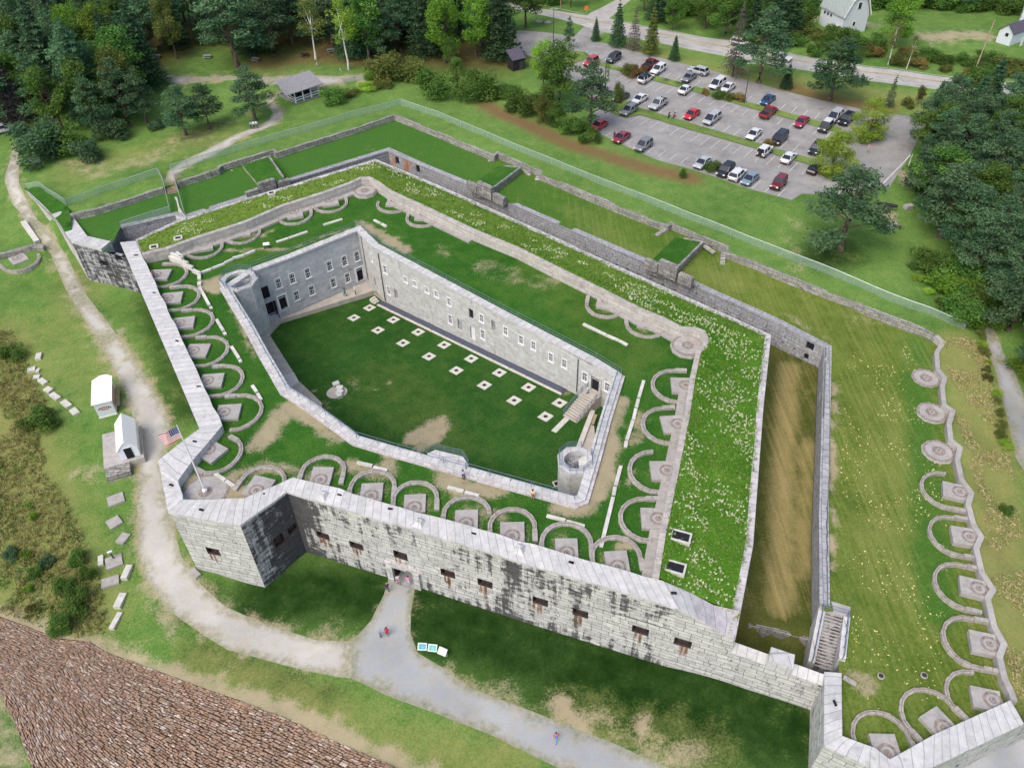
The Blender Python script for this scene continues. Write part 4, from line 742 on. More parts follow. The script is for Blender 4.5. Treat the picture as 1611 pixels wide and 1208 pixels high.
# counterscarp
cs = thing('counterscarp_wall', 'grey loopholed stone wall beyond the dry ditch, with orange rust at its corner', 'ditch wall')
co_ = [Vector((p.x, p.y, p.z)) for p in offset(cscarp, 0.95)]
for i, p in enumerate(co_): p.z = cscarp[i].z
u = 0
slots = []
for i in range(len(cscarp) - 1):
    P0, P1 = cscarp[i], cscarp[i + 1]; L = Vector((P1.x - P0.x, P1.y - P0.y)).length; hs = []
    d = Vector((P1.x - P0.x, P1.y - P0.y, 0)).normalized(); n = Vector((d.y, -d.x, 0)); kinds = []
    if 5 <= i <= 10:
        k = int(L / 2.05)
        for j in range(k):
            uu = (j + .5) * L / k; zf = 4.25 + (0.15 if i > 8 else 0); hs.append((uu - .24, zf - .2, uu + .24, zf + .2)); hs.append((uu - .05, zf + .65, uu + .05, zf + 1.25))
    if i == 5: hs = [(h[0], h[1], h[2], h[3]) for h in hs if h[0] > 4.0]
    if i == 11 or i == 5 or i == 12 or i == 13:
        lst = {11: [(1218, 522, 1.15, 2.2), (1274, 545, 1.25, 1.3), (1231.5, 539, .5, .4), (1250, 549.5, .5, .4), (1268, 561, .75, 1.1), (1288.5, 564.5, .6, .4)], 5: [(625, 253, 1.1, 1.6), (657.5, 266, 1.1, 1.7)], 12: [(1296, 571, .8, 1.4), (1291, 618, .9, 1.6)], 13: []}[i]
        for x, y, w_, h_ in lst:
            c = on_plane(x, y, P0, n); uu = (c - P0).dot(d)
            if 0.4 < uu < L - 0.4:
                if i < 11: hs = [h for h in hs if h[2] < uu - w_ / 2 - .05 or h[0] > uu + w_ / 2 + .05]
                hs.append((uu - w_ / 2, c.z - h_ / 2, uu + w_ / 2, c.z + h_ / 2))
        hs = [h for h in hs if h[0] > .05 and h[2] < L - .05]
    # sort out coincident cuts
    m = MB(); m.facade(P0, P1, -0.5, -0.5, P0.z - .3, P1.z - .3, sorted(hs), .4); m.build('wall', M['rusty'] if i in (4, 5) and False else (M['rusty'] if i == 5 else M['counter']), cs)
    if hs:
        dk = MB(); q = lambda u_, z_, k_: Vector((P0.x, P0.y, 0)) + d * u_ - n * k_ + Vector((0, 0, z_))
        for h in hs: dk.face([q(h[0], h[1], .36), q(h[2], h[1], .36), q(h[2], h[3], .36), q(h[0], h[3], .36)])
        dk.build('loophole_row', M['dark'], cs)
A = [Vector((p.x, p.y, q.z)) for p, q in zip(offset(cscarp, -.1), cscarp)]; b = MB(); A2, B2 = cop_line(A, co_, 2.4); b.band(A2, B2, [p.z - .32 for p in A2], [p.z - .8 for p in B2], 0, 0); b.build('coping', M['counter'], cs)
# low retaining wall beyond the covered way
rt = thing('retaining_wall', 'low rubble stone wall edging the outer lawn beyond the covered way', 'retaining wall')
ro = [Vector((p.x, p.y, q.z + .04)) for p, q in zip(offset(retain, .55), retain)]; ri = [q + Vector((0, 0, .04)) for q in retain]
i0 = 3
for a_, b_2 in ((0, 4), (4, len(retain))):
    A, B = cop_line(ri[a_:b_2], ro[a_:b_2], 2.2)
    for i in range(len(A)): j = rnd.uniform(-.12, .08); A[i].z += j; B[i].z += j
    b = MB(); b.band(A, B, [p.z - 1.9 for p in A], [p.z - .6 for p in B], 0, 0); b.build('wall', M['rubble'], rt)
ltw = thing('terrace_wall', 'wavy low pale stone wall along the outer edge of the right hand terrace', 'retaining wall')
A = [q + Vector((0, 0, .04)) for q in lip]; B = [Vector((p.x, p.y, q.z + .04)) for p, q in zip(offset(lip, .6), lip)]
b = MB(); b.band(A, B, [p.z - 1.5 for p in A], [p.z - .7 for p in B], 0, 0); b.build('wall', M['slab'], ltw)
# walls that close the two ends of the ditch
gw = thing('ditch_end_wall', 'low stained granite wall with a raised white block closing the near end of the ditch', 'fort wall')
P0 = front[7]; P1 = gate_r; dd_ = (P1 - P0); dd_.z = 0; LL = dd_.length; dd_.normalize(); nn_ = Vector((-dd_.y, dd_.x, 0))
m = MB(); m.facade(P0, P1, -2, -2, 6.0, 5.4); m.build('wall', M['granite'], gw)
a = MB(); A = [Vector((P0.x, P0.y, 6.0)), Vector((P1.x, P1.y, 5.5))]; B = [p + nn_ * .95 + Vector((0, 0, .55)) for p in A]; A2, B2 = cop_line(A, B, 1.3); a.band(A2, B2, [p.z - .05 for p in A2], 0.0, 0, 0); a.build('coping', M['coping'], gw)
t_ = on_plane(1228, 1040, P0 + nn_ * .5, nn_); a = MB(); uu = (t_ - P0).dot(dd_); a.box(P0 + dd_ * uu + nn_ * .6 + Vector((0, 0, 6.3 - P0.z)), (2.3, 1.5, 1.7), math.atan2(dd_.y, dd_.x)); a.build('block', M['coping'], gw)
be = thing('bastion_end', 'black stained granite block with white coping where the ditch meets the left path', 'fort wall')
m = MB(); P0, P1 = Vector((block[1].x, block[1].y, 0)), Vector((front[0].x, front[0].y, 0)); dB = (P1 - P0).normalized(); nB = Vector((dB.y, -dB.x, 0))
hs = []
for x, y, w_, h_ in ((164, 415.5, 1.9, 1.4), (187, 407, 1.5, 1.3)):
    c = on_plane(x, y, P0, nB); uu = (c - P0).dot(dB); hs.append((uu - w_ / 2, c.z - h_ / 2, uu + w_ / 2, c.z + h_ / 2))
m.facade(P0, P1, -1.5, -1.5, 8.3, 7.9, hs, .6); o = m.build('wall', M['black'], be); stain_attr(o, lambda V: np.full(len(V), .1))
for h in hs:
    dk = MB(); dk.face([P0 + dB * h[0] - nB * .5 + Vector((0, 0, h[1])), P0 + dB * h[2] - nB * .5 + Vector((0, 0, h[1])), P0 + dB * h[2] - nB * .5 + Vector((0, 0, h[3])), P0 + dB * h[0] - nB * .5 + Vector((0, 0, h[3]))]); dk.build('gun_port', M['dark'], be)
m = MB(); e_0 = Vector((block[1].x, block[1].y, 0)) + dB * 6.2 - nB * 2.3; m.facade(cscarp[0], e_0, -1, -1, 8.0, 8.3); m.facade(e_0, cscarp[0], -1, -1, 8.3, 8.0); m.build('back_wall', M['counter'], be)
A = [Vector((block[1].x, block[1].y, 8.6)), U(183, 358, 8.5)]; dA = (A[1] - A[0]).normalized(); nA = Vector((-dA.y, dA.x, 0))
A = [Vector((block[1].x, block[1].y, 8.6)), Vector((block[1].x, block[1].y, 8.6)) + dB * 6.2]; B = [p - nB * 2.3 + Vector((0, 0, .1)) for p in A]
b = MB(); b.band(A, B, 7.9, 6.5, 0, 0); 
A = L3((82, 337, 8.2), (113, 381, 8.6)); dL = (A[1] - A[0]); dL.z = 0; dL.normalize(); nL = Vector((-dL.y, dL.x, 0)); B = [p + nL * 2.6 + Vector((0, 0, .08)) for p in A]; b.band(A, B, 7.0, 6.5, 0, 0); b.build('coping', M['coping'], be)
m = MB(); E0 = U(36, 296, 7.0); m.facade(E0, A[0], 4.5, 1.5, 7.0, 7.9); m.facade(A[0], A[1], 0.5, -1.5, 7.9, 8.3); m.build('side_wall', M['granite'], be)
A2_, B2_ = [E0, Vector((A[0].x, A[0].y, 8.0))], [E0 + nL * .5, Vector((A[0].x, A[0].y, 8.0)) + nL * .6]; b = MB(); b.band(A2_, B2_, 6.9, 6.0, 0, 0); b.build('side_coping', M['coping'], be)
# parapet of the right-hand terrace
pw = thing('terrace_parapet', 'thick white granite parapet round the near end of the right hand terrace', 'parapet wall')
n_pin = [pin[0], pin[1], pin[2], pin[3], pin[4], pin[5], pin[6]]
A, B = cop_line([p.copy() for p in pout[:6]], [pin[0], pin[1], pin[2], pin[3], pin[4], pin[6]], 1.5)
for i in range(1, len(A) - 1): j = rnd.uniform(-.04, .04); A[i].z += j; B[i].z += j + rnd.uniform(-.06, .06)
b = MB(); b.band(A, B, [p.z - .34 for p in A], 4.8, 0, 0); b.build('coping', M['coping'], pw)
m = MB()
for i in range(6): m.facade(pout[i], pout[i + 1], -2.2, -2.2, pout[i].z - .3, pout[i + 1].z - .3)
m.facade(gate_r, pout[0], -2, -2, 5.4, 6.0)
o = m.build('wall', M['granite'], pw)
v = MB(); v.box(U(1313.5, 1105.5, 6.42), (.2, .55, .16), .1); v.build('weep_slot', M['dark'], pw)
# caponier mounds on the covered way
def mound(name, label, tl, tr, br, bl, front_px, zt, zb):
    t = thing(name, label, 'mound')
    T = [U(*p, zt) for p in (tl, tr, br, bl)]
    top = [Vector((p.x, p.y, zt if i in (1, 2) else zt - .55)) for i, p in enumerate(T)]
    g = MB(); n = 6
    for i in range(n):
        for j in range(n):
            q = [top[0].lerp(top[1], a).lerp(top[3].lerp(top[2], a), b) + Vector((0, 0, .10 * math.sin(a * 9 + b * 5))) * (0 if a in (0, 1) or b in (0, 1) else 1) for a, b in ((i / n, j / n), ((i + 1) / n, j / n), ((i + 1) / n, (j + 1) / n), (i / n, (j + 1) / n))]
            g.face(q[::-1], smooth=True)
    g.build('turf', M['lawn'], t)
    s_ = MB(); o = [Vector((p.x, p.y, zt + .05)) for p in T]
    for i in range(4):
        a, b = top[i], top[(i + 1) % 4]; s_.face([(a.x, a.y, zb), (b.x, b.y, zb), b, a])
    s_.bar(top[1] + Vector((0, 0, .05)), top[2] + Vector((0, 0, .05)), .35, .3); s_.bar(top[0].lerp(top[1], .3), top[1], .3, .3)
    s_.build('stone_side', M['rubble'], t)
    f0, f1 = U(*front_px[0], 8.3), U(*front_px[1], 8.3); dd = (f1 - f0).normalized(); f = MB(); rz = math.atan2(dd.y, dd.x); L = (f1 - f0).length
    for u0, u1, h in ((0, .28, .55), (.3, .68, 1.5), (.72, 1, .6)):
        f.box(f0 + dd * L * (u0 + u1) / 2 + Vector((0, 0, h / 2 - .5)), (L * (u1 - u0), .8, h + 1.0), rz)
    f.build('masonry_front', M['rubble'], t); return t
mound('ditch_mound', 'square grass topped stone caponier between the footpath steps and the fort apex', (380, 256), (423, 246.5), (446, 280), (409, 290), ((387, 307), (455, 285)), 9.2, 6.8)
m2 = lambda: None
mound('ditch_mound', 'square grass topped stone caponier above the middle of the rear ditch', (783, 257), (819.7, 263.8), (774, 298), (741, 288), ((736, 289), (794, 316)), 8.9, 6.4)
mound('ditch_mound', 'square grass topped stone caponier above the ditch nearest the lone pine', (1063, 369), (1106, 381), (1064, 423), (1021, 410), ((1016, 411), (1090, 443)), 8.5, 6.0)
# stray stone flankers beside the mounds
for i, (pts, lab) in enumerate(((((349, 262), (351, 289)), 'leaning stone slab left of the caponier by the footpath steps'), (((433, 245), (453, 256)), 'leaning stone slab right of the caponier by the footpath steps'), (((777, 251), (752, 262)), 'leaning stone slab left of the middle rear caponier'), (((847, 278), (840, 296)), 'leaning stone slab right of the middle rear caponier'), (((1052, 359), (1024, 377)), 'leaning stone slab left of the caponier near the lone pine'), (((1138, 397), (1136, 420)), 'leaning stone slab right of the caponier near the lone pine'))):
    z1 = 8.4 - .0006 * pts[0][0]; a, b2 = U(*pts[0], z1), U(*pts[1], z1 - .9); m = MB(); m.bar(a, b2, .75, .5); o = m.build('stone_slab', M['rubble']); tag(o, lab, 'stone slab', 'leaning stones beside the caponiers')
for i, (pts, lab) in enumerate((((364, 270, 378, 262), 'fallen stone rail left of the caponier by the footpath steps'), ((823, 268, 834, 277), 'fallen stone rail right of the middle rear caponier'), ((1108, 387, 1124, 398), 'fallen stone rail right of the caponier near the lone pine'))):
    a, b2 = U(pts[0], pts[1], 7.9), U(pts[2], pts[3], 7.7); m = MB(); m.bar(a, a.lerp(b2, .6), .5, .35); m.bar(a.lerp(b2, .65), b2, .55, .35); tag(m.build('stone_rail', M['slab']), lab, 'stone block', 'fallen stone rails')
# revetment stones on the river slope
def revetment():
    m = MB(); top = densify(rip_top, .5, False); bot = [Vector(b) for b in rip_bot]
    T = [Vector(t) for t in rip_top]; Bt = [Vector(b) for b in rip_bot]
    def along(L, t):
        Ls = [(L[i + 1] - L[i]).length for i in range(len(L) - 1)]; s = t * sum(Ls)
        for i, l in enumerate(Ls):
            if s <= l or i == len(Ls) - 1: return L[i].lerp(L[i + 1], min(1, s / l))
            s -= l
    # courses follow the top edge; each stone is a tilted box lying on the slope
    top_len = sum((T[i + 1] - T[i]).length for i in range(len(T) - 1)); rows = 74
    Pt = [along(T, k / 400) for k in range(401)]
    # move the parameter so that top and bottom points correspond radially
    Pb = [along(Bt, k / 400) for k in range(401)]
    zf = lambda t: -1.5 * (1 - t) - 6.2 * t
    for r in range(rows):
        t0 = r / rows; t1 = (r + 1) / rows; k = rnd.random() * 2; flip = 0
        while k < 398:
            a = int(k); p = Pt[a].lerp(Pb[a], (t0 + t1) / 2)
            q = Pt[min(a + 4, 400)].lerp(Pb[min(a + 4, 400)], (t0 + t1) / 2); per = (q - p).length / min(4, 400 - a)
            wid = rnd.uniform(.28, .62) * rnd.choice((1, 1, 1, 1.7)); kk = k + wid / max(per, .02)
            if kk > 400: break
            wob = rnd.uniform(-.004, .004)
            def at(kp, t):
                i = min(int(kp), 399); f = kp - i; a_ = Pt[i].lerp(Pt[i + 1], f); b_ = Pb[i].lerp(Pb[i + 1], f); c = a_.lerp(b_, t); return Vector((c.x, c.y, zf(t)))
            if True:
                g_ = .15 * (kk - k); h = rnd.uniform(.0, .17)
                if r == 0: h += .12
                c = [at(k + g_ * .5, t0 + wob), at(kk - g_ * .5, t0 + wob + rnd.uniform(-.002, .002)), at(kk - g_ * .5, t1 + wob - .0042), at(k + g_ * .5, t1 + wob - .0042)]
                nrm = (c[1] - c[0]).cross(c[3] - c[0]).normalized(); nrm = nrm if nrm.z > 0 else -nrm
                up = [x + nrm * (h + rnd.uniform(-.03, .03)) for x in c]; dn = [x - nrm * .12 for x in c]; mi = rnd.choices((0, 1, 2, 3), (5, 4, 3, 1.2))[0]
                m.face(up, mi)
                for i in range(4): j = (i + 1) % 4; m.face([dn[i], dn[j], up[j], up[i]], mi)
            k = kk
    return m
mats_r = [plain('reddish revetment stone', (0.285, 0.195, 0.14), .9, var=.35, scale=1.3), plain('brown revetment stone', (0.225, 0.145, 0.10), .9, var=.4, scale=1.5), plain('mauve revetment stone', (0.25, 0.19, 0.155), .9, var=.35, scale=1.1), plain('pale revetment stone', (0.40, 0.335, 0.285), .9, var=.3, scale=1.7)]
rv = revetment().build('stone_revetment', mats_r); tag(rv, 'sloping reddish brown dry stone revetment below the grass at the lower left corner', 'stone slope')
# ------------------------------------------------------------------ gun platforms
def arc_pts(r, a0, a1, n, c=(0, 0)): return [(c[0] + r * math.cos(a0 + (a1 - a0) * k / n), c[1] + r * math.sin(a0 + (a1 - a0) * k / n)) for k in range(n + 1)]
def gun_platform(label, pc, pr, z, group, rr=2.85, wd=.5, hgt=.2, a0=-97, a1=97, cx=.95, slab=(2.9, 2.75), dirty=False, ringc=-.55):
    rr *= rnd.uniform(.96, 1.04); a0 += rnd.uniform(-5, 8); a1 += rnd.uniform(-8, 5); slab = (slab[0] * rnd.uniform(.95, 1.05), slab[1] * rnd.uniform(.95, 1.05))
    c = U(*pc, z); e = U(*pr, z); ang = math.atan2(e.y - c.y, e.x - c.x)
    t = thing('gun_platform', label, 'gun platform', (c.x, c.y, z - .3), ang, group)
    s_ = MB(); s_.box((0, 0, .27), (slab[0], slab[1], .62)); s_.build('slab', M['slab'], t)
    iron = MB(); n = 20
    for r0, r1 in ((.2, .34), (.62, .9)):
        A = arc_pts(r0, 0, 2 * math.pi, n, (ringc, 0)); B = arc_pts(r1, 0, 2 * math.pi, n, (ringc, 0)); iron.band([(x, y, .592) for x, y in A], [(x, y, .592) for x, y in B], None, None)
    iron.lathe((ringc, 0, .58), [(.12, 0), (.12, .1), (.05, .14)], 8)
    iron.build('pivot_ring', M['rust_ring'], t)
    A = arc_pts(rr, R(a0), R(a1), 9, (cx, 0)); B = arc_pts(rr + wd, R(a0), R(a1), 9, (cx, 0))
    h2 = [hgt + .3 + rnd.uniform(-.06, .04) for _ in A]
    k = MB(); k.band([(x, y, h) for (x, y), h in zip(B, h2)], [(x, y, h) for (x, y), h in zip(A, h2)], -.2, -.2); k.build('traverse_ring', M['rail_stone'], t)
    A = arc_pts(rr + wd * .4, R(a0 + 4), R(a1 - 4), 14, (cx, 0)); B = arc_pts(rr + wd * .6, R(a0 + 4), R(a1 - 4), 14, (cx, 0))
    k = MB(); f = lambda L: [(x, y, hgt + .345) for x, y in L]; k.band(f(B), f(A), hgt + .25, hgt + .25); k.build('rail_bed', M['rust_ring'], t)
    for s2, a in ((-1, a0), (1, a1)):
        x, y = cx + (rr + wd / 2) * math.cos(R(a)), (rr + wd / 2) * math.sin(R(a))
        if rnd.random() < .8:
            b = MB(); b.box((x - .75, y, .26), (1.5, wd + .08, .55)); b.build('end_block', M['rail_stone'], t)
    return t
LW = 'gun platforms along the left wall'
for i, (pc, pr) in enumerate((((252, 434), (283, 433)), ((270.5, 470.7), (302.3, 467.4)), ((289, 510), (323, 506)), ((311.3, 553.6), (345, 552.8)), ((334, 600.6), (370, 598)), ((360, 650), (396, 647.5)))):
    gun_platform(f'semicircular stone gun platform, {ORD[i]} along the left wall counting down from the ditch', pc, pr, ZT + .1, LW)
gun_platform('stone gun platform with angular ring beside the flagpole bastion', (334, 712), (352, 722), ZT + .1, None, rr=2.9, cx=.5, a0=-62, a1=70)
FW = 'gun platforms along the front wall'
fr = [((506, 751), (511, 733)), ((585, 776), (587.5, 754.5)), ((652.8, 794), (654, 771)), ((733.9, 819), (734.5, 795.5)), ((806, 838.5), (806, 814)), ((891.4, 864.8), (890, 838)), ((970.7, 886.5), (966, 859.3))]
gun_platform('stone gun platform partly hidden by the bastion wall next to the flagpole', (408, 768), (424, 745), ZT + .1, FW, rr=2.4, cx=.6)
for i, (pc, pr) in enumerate(fr): gun_platform(f'semicircular stone gun platform on the grass, {ORD[i]} along the front wall counting from the bastion', pc, pr, ZT + .1, FW, rr=2.3, cx=.75, slab=(2.7, 2.5))
RW = 'gun platforms beside the flowering rampart'
for i, (pc, pr) in enumerate((((1073, 608), (1042, 607)), ((1060, 669), (1024.5, 671)), ((1043, 742), (1006, 742)), ((1028.5, 817.5), (989, 816)))):
    gun_platform(f'semicircular stone gun platform beside the flowering rampart, {ORD[i]} counting towards the camera', pc, pr, ZT + .15, RW, ringc=-.45, cx=.75, rr=2.75)
BW = 'gun platforms along the rear parapet'
for i, (pc, pr) in enumerate((((953.7, 477.8), (950, 500)), ((1017.4, 507), (1018, 530.5)))): gun_platform(f'gun platform below the rear parapet, {("left", "right")[i]} of the pair by the round platform', pc, pr, ZT + .1, BW, rr=2.6, cx=.5)
for i, (pc, pr) in enumerate((((621, 319), (614, 336)), ((667, 341), (660, 359)))): gun_platform(f'stone gun platform below the rear parapet, {("first", "second")[i]} to the right of the parapet corner', pc, pr, ZT + .1, BW, rr=2.6, cx=.5)
for i, (pc, pr) in enumerate((((519, 319), (524, 335)), ((463.7, 337.5), (467, 355.5)), ((381, 366), (382, 384.5)), ((320.8, 388.6), (322, 408)))): gun_platform(f'stone gun platform below the rear parapet, {ORD[i]} to the left of the parapet corner', pc, pr, ZT + .1, BW, rr=2.6, cx=.5)
TG = 'gun platforms on the right terrace'
for i, (pc, pr) in enumerate((((1501, 774), (1456.6, 764)), ((1516, 845), (1467.5, 836.7)), ((1529.5, 925.5), (1481.8, 913.8)), ((1546, 1013), (1496, 1002.6)))):
    gun_platform(f'worn sandy stone gun platform on the right terrace, {ORD[i]} below the round platforms', pc, pr, 5.75, TG, rr=2.65, cx=.85, wd=.38, hgt=.12, slab=(2.6, 2.4))
for i, (pc, pr) in enumerate((((1550.5, 1101), (1499.4, 1090)), ((1476, 1139), (1441.6, 1102)), ((1392, 1176.5), (1379.5, 1136)))):
    gun_platform(f'worn sandy stone gun platform beside the white terrace parapet, {ORD[i]} from the right', pc, pr, 5.55, TG, rr=2.5, cx=.8, wd=.38, hgt=.12, slab=(2.5, 2.3))
gun_platform('stone gun platform on the grass left of the gravel path', (30, 409), (44, 424), 3.05, None, rr=2.9, hgt=.3)
def round_platform(label, pc, z, r, group=None, h=.55):
    c = U(*pc, z); t = thing('round_platform', label, 'gun platform', (c.x, c.y, z - .5), rnd.uniform(0, 6), group)
    b = MB(); b.lathe((0, 0, 0), [(r, -.3), (r, h * .45), (r - .12, h * .5), (r - .12, h)], 10); b.build('base', M['slab'], t)
    b = MB(); b.band([(x, y, h + .012) for x, y in arc_pts(r - .5, 0, 2 * math.pi, 24)], [(x, y, h + .012) for x, y in arc_pts(r - .2, 0, 2 * math.pi, 24)]); b.build('traverse_ring', M['rust_ring'], t)
    b = MB(); b.band([(x, y, h + .014) for x, y in arc_pts(.35, 0, 2 * math.pi, 18)], [(x, y, h + .014) for x, y in arc_pts(.8, 0, 2 * math.pi, 18)]); b.lathe((0, 0, h), [(.14, 0), (.14, .12), (.06, .16)], 8); b.build('pivot_ring', M['rust_ring'], t)
    return t
round_platform('round stone gun platform in the rounded parapet corner at the fort apex', (574.3, 300), ZT + .5, 2.15)
round_platform('round stone gun platform in the rounded parapet corner beside the flowering rampart', (1082, 543.5), ZT + .5, 2.35)
for i, p in enumerate(((1450, 540), (1457.5, 593), (1466.7, 647), (1477.6, 707.8))): round_platform(f'weathered round stone platform by the wavy wall, {ORD[i]} counting down the right terrace', p, 5.95, 2.05, 'round platforms on the right terrace', .35)
fp_c = U(323.9, 771.5, ZT + .25); round_platform('wide flat octagonal stone platform round the foot of the flagpole', (322.5, 771.5), ZT + .25, 2.85, None, .3)
# ------------------------------------------------------------------ flagpole and flag
fp = thing('flagpole', 'tall white flagpole standing on the round platform in the bastion', 'flagpole', (fp_c.x - .1, fp_c.y, ZT + .2)); H_ = 10.6
b = MB(); b.tube([(0, 0, 0), (0, 0, 4), (0, 0, H_)], [.12, .09, .05], 8); b.build('pole', M['white'], fp)
b = MB(); b.lathe((0, 0, 0), [(.32, 0), (.3, .3), (.14, .42)], 10); b.build('foot', M['white'], fp); b = MB(); b.lathe((0, 0, H_), [(.03, 0), (.1, .06), (.03, .14)], 8); b.build('finial', M['steel'], fp)
mf, tf, bf = mat('flag cloth'); g = NB(tf); uv = g.coord('UV'); sx = g.n('ShaderNodeSeparateXYZ'); g.l(uv, sx.inputs[0])
st_ = g.math('MODULO', g.math('FLOOR', g.math('MULTIPLY', sx.outputs[1], 13.0)), 2.0)
col = g.mix(st_, (0.50, 0.02, 0.03), (0.78, 0.78, 0.78)); can = g.math('MULTIPLY', g.math('LESS_THAN', sx.outputs[0], .42), g.math('GREATER_THAN', sx.outputs[1], 6 / 13))
vo = g.n('ShaderNodeTexVoronoi'); vo.inputs['Randomness'].default_value = 0; vo.inputs['Scale'].default_value = 1; g.l(g.mapping(uv, (14.0, 9.5, 1)), vo.inputs['Vector']); star = g.math('LESS_THAN', vo.outputs['Distance'], .2)
col = g.mix(can, col, g.mix(star, (0.02, 0.03, 0.16), (0.8, 0.8, 0.8))); g.l(col, bf.inputs['Base Color']); bf.inputs['Roughness'].default_value = .9
fl = MB(); nx, ny = 14, 8; Wf, Hf = 2.7, 1.7; top = Vector((fp_c.x - .1, fp_c.y, ZT + .2 + H_ - .25)); fd = Vector((-.93, -.25, 0))
def fpt(u, v): return top + fd * (u * Wf * .86) + Vector((.18 * math.sin(u * 8 + v * 2) * u, .2 * math.sin(u * 7 + 1) * u, -Hf * (1 - v) - .55 * u * u - .25 * u + .05 * math.sin(u * 9)))
for i in range(nx):
    for j in range(ny):
        q = [(i / nx, j / ny), ((i + 1) / nx, j / ny), ((i + 1) / nx, (j + 1) / ny), (i / nx, (j + 1) / ny)]; fl.face([fpt(*p) for p in q], 0, q, True)
tag(fl.build('flag', mf), 'red, white and blue striped flag with starred canton flying from the white flagpole', 'flag')
# ------------------------------------------------------------------ white stone strips and steps on the terreplein
def strip(a, b, z, w=.42, h=.2, label='', group=None, m='white_stone', name='stone_kerb'):
    A, B = U(*a, z), U(*b, z); k = MB(); k.bar(A + Vector((0, 0, -.05)), B + Vector((0, 0, -.05)), w, h * 2 - .1); return tag(k.build(name, M[m]), label, 'stone kerb', group)
KG = 'white stone kerbs lying in the terreplein grass'
KL = [('left', [((314, 452), (329.5, 480.5)), ((331, 483), (333, 486)), ((340.5, 502.6), (351.5, 520.5)), ((352.5, 523), (355, 526.5)), ((364, 545), (376, 563.5)), ((377, 566), (379, 569.5)), ((396.8, 606.4), (404, 616.5)), ((405, 619), (411, 629))], 'beside the left gun platforms, {} counting down from the ditch'),
 ('rear', [((435, 381), (453, 375)), ((454, 374.6), (483.5, 364.5)), ((509, 353.8), (538.5, 345)), ((588.5, 346), (598.5, 351.5)), ((600, 352), (608, 356.5))], 'between rear parapet and barracks, {} from the left'),
 ('rear right', [((917.7, 509.7), (954, 527.2)), ((955, 527.8), (973.5, 535.4)), ((974.5, 536), (987, 543))], 'below the pair of rear platforms, {} from the left'),
 ('right', [((1012.8, 598.8), (1005.2, 625)), ((1004.4, 628), (1001.2, 640.5)), ((1000.4, 643), (996.5, 660)), ((995.6, 662), (986.5, 691.5)), ((985.4, 694), (984, 703)), ((976.8, 733), (968.6, 763)), ((967.6, 766), (965.2, 778.5)), ((964.6, 782), (945.6, 860))], 'between parade wall and flowering rampart, {} counting towards the camera'),
 ('front', [((562, 727.5), (585.5, 732.6)), ((587.5, 735), (609, 740)), ((704.5, 766), (729.5, 772.7)), ((731, 774), (753.5, 780)), ((860, 811), (889.5, 818.5)), ((891, 820), (919.6, 827.8))], 'between parade wall and front platforms, {} from the left'),
 ('bastion', [((338, 744.7), (354.5, 755.4)), ((355.5, 756.2), (368, 765))], 'behind the flagpole platform, {} from the left')]
for nm, L, tx in KL:
    for i, (a, b) in enumerate(L): strip(a, b, ZT + .12, label=f'white stone kerb {tx.format(ORD[i])}', group=KG)
SG = 'stone steps at the head of the left wall'
for i, (a, b, w_, zz_) in enumerate((((270.5, 402), (288, 409.5), .45, 1.0), ((267.5, 405.5), (296, 416), .45, .7), ((289, 417), (303.5, 422), .5, .5), ((303.5, 425.5), (315, 430.5), .5, .3), ((313.5, 430), (313.5, 440), .5, .2), ((314, 444), (313.5, 449), .55, .2), ((317.5, 428.8), (332.5, 423), .4, .15), ((334, 422.2), (353, 415.2), .4, .15), ((353.5, 414), (366.5, 408), .4, .2), ((366.5, 406.5), (384, 401.5), .4, .2), ((385, 401), (401, 394.5), .4, .2), ((279, 400.5), (288, 408), .4, 1.0))):
    strip(a, b, ZT + zz_, w_, .16 + zz_ * .5, f'pale stone step block, {ORD[i]} in the row from the left parapet corner', SG, name='stone_step')
# low stone blocks near the tower and other slabs
# ------------------------------------------------------------------ square pads with drain grates on the parade ground
pads = [((581.3, 484.6), (556.8, 500.3)), ((619, 503.4), (594.7, 519.8)), ((658, 522.7), (634.2, 540)), ((698.9, 542.9), (675, 561)), ((741.5, 564.5), (718, 583.2)), ((785.7, 586.6), (762.2, 606.2)), ((831.7, 609.7), (809, 630.3)), ((880.4, 634.2), (858.3, 655.6))]
ax = (UP_(*pads[7][0]) - UP_(*pads[0][0])); pa = math.atan2(ax.y, ax.x)
SLQ = Vector((0, 0, 1)).rotation_difference(Vector((-PA[0], -PA[1], 1)).normalized())
for r_ in (0, 1):
    for i, pr in enumerate(pads):
        p = UP_(*pr[r_]); t = thing('drain_pad', f'square stone drain pad, {ORD[i]} from the barracks end, {("row beside the windowed wall", "outer row on the grass")[r_]}', 'drain pad', (p.x, p.y, p.z - .1), pa, 'square drain pads on the parade ground')
        b = MB(); b.box((0, 0, .06), (1.62, 1.58, .2)); b.build('slab', M['lightconc'], t); t.rotation_mode = 'QUATERNION'; t.rotation_quaternion = SLQ @ Matrix.Rotation(pa, 3, 'Z').to_quaternion()
        b = MB(); b.lathe((0, 0, .155), [(.3, 0), (.3, .03), (.2, .035)], 14); b.build('grate', M['iron'], t)
for (x, y, l) in ((515, 482, 'small dark square drain frame beside the paved barracks walk'), (876, 761, 'small pale drain frame beside the right hand stair tower')):
    p = UP_(x, y, .03); t = thing('drain_cover', l, 'drain', (p.x, p.y, p.z), .3); b = MB()
    for s_ in (-1, 1): b.box((s_ * .38, 0, 0), (.16, .9, .12)); b.box((0, s_ * .38, 0), (.6, .16, .12))
    b.build('frame', M['lightconc'], t); b = MB(); b.box((0, 0, -.01), (.6, .6, .06)); b.build('grate', M['dark'], t)
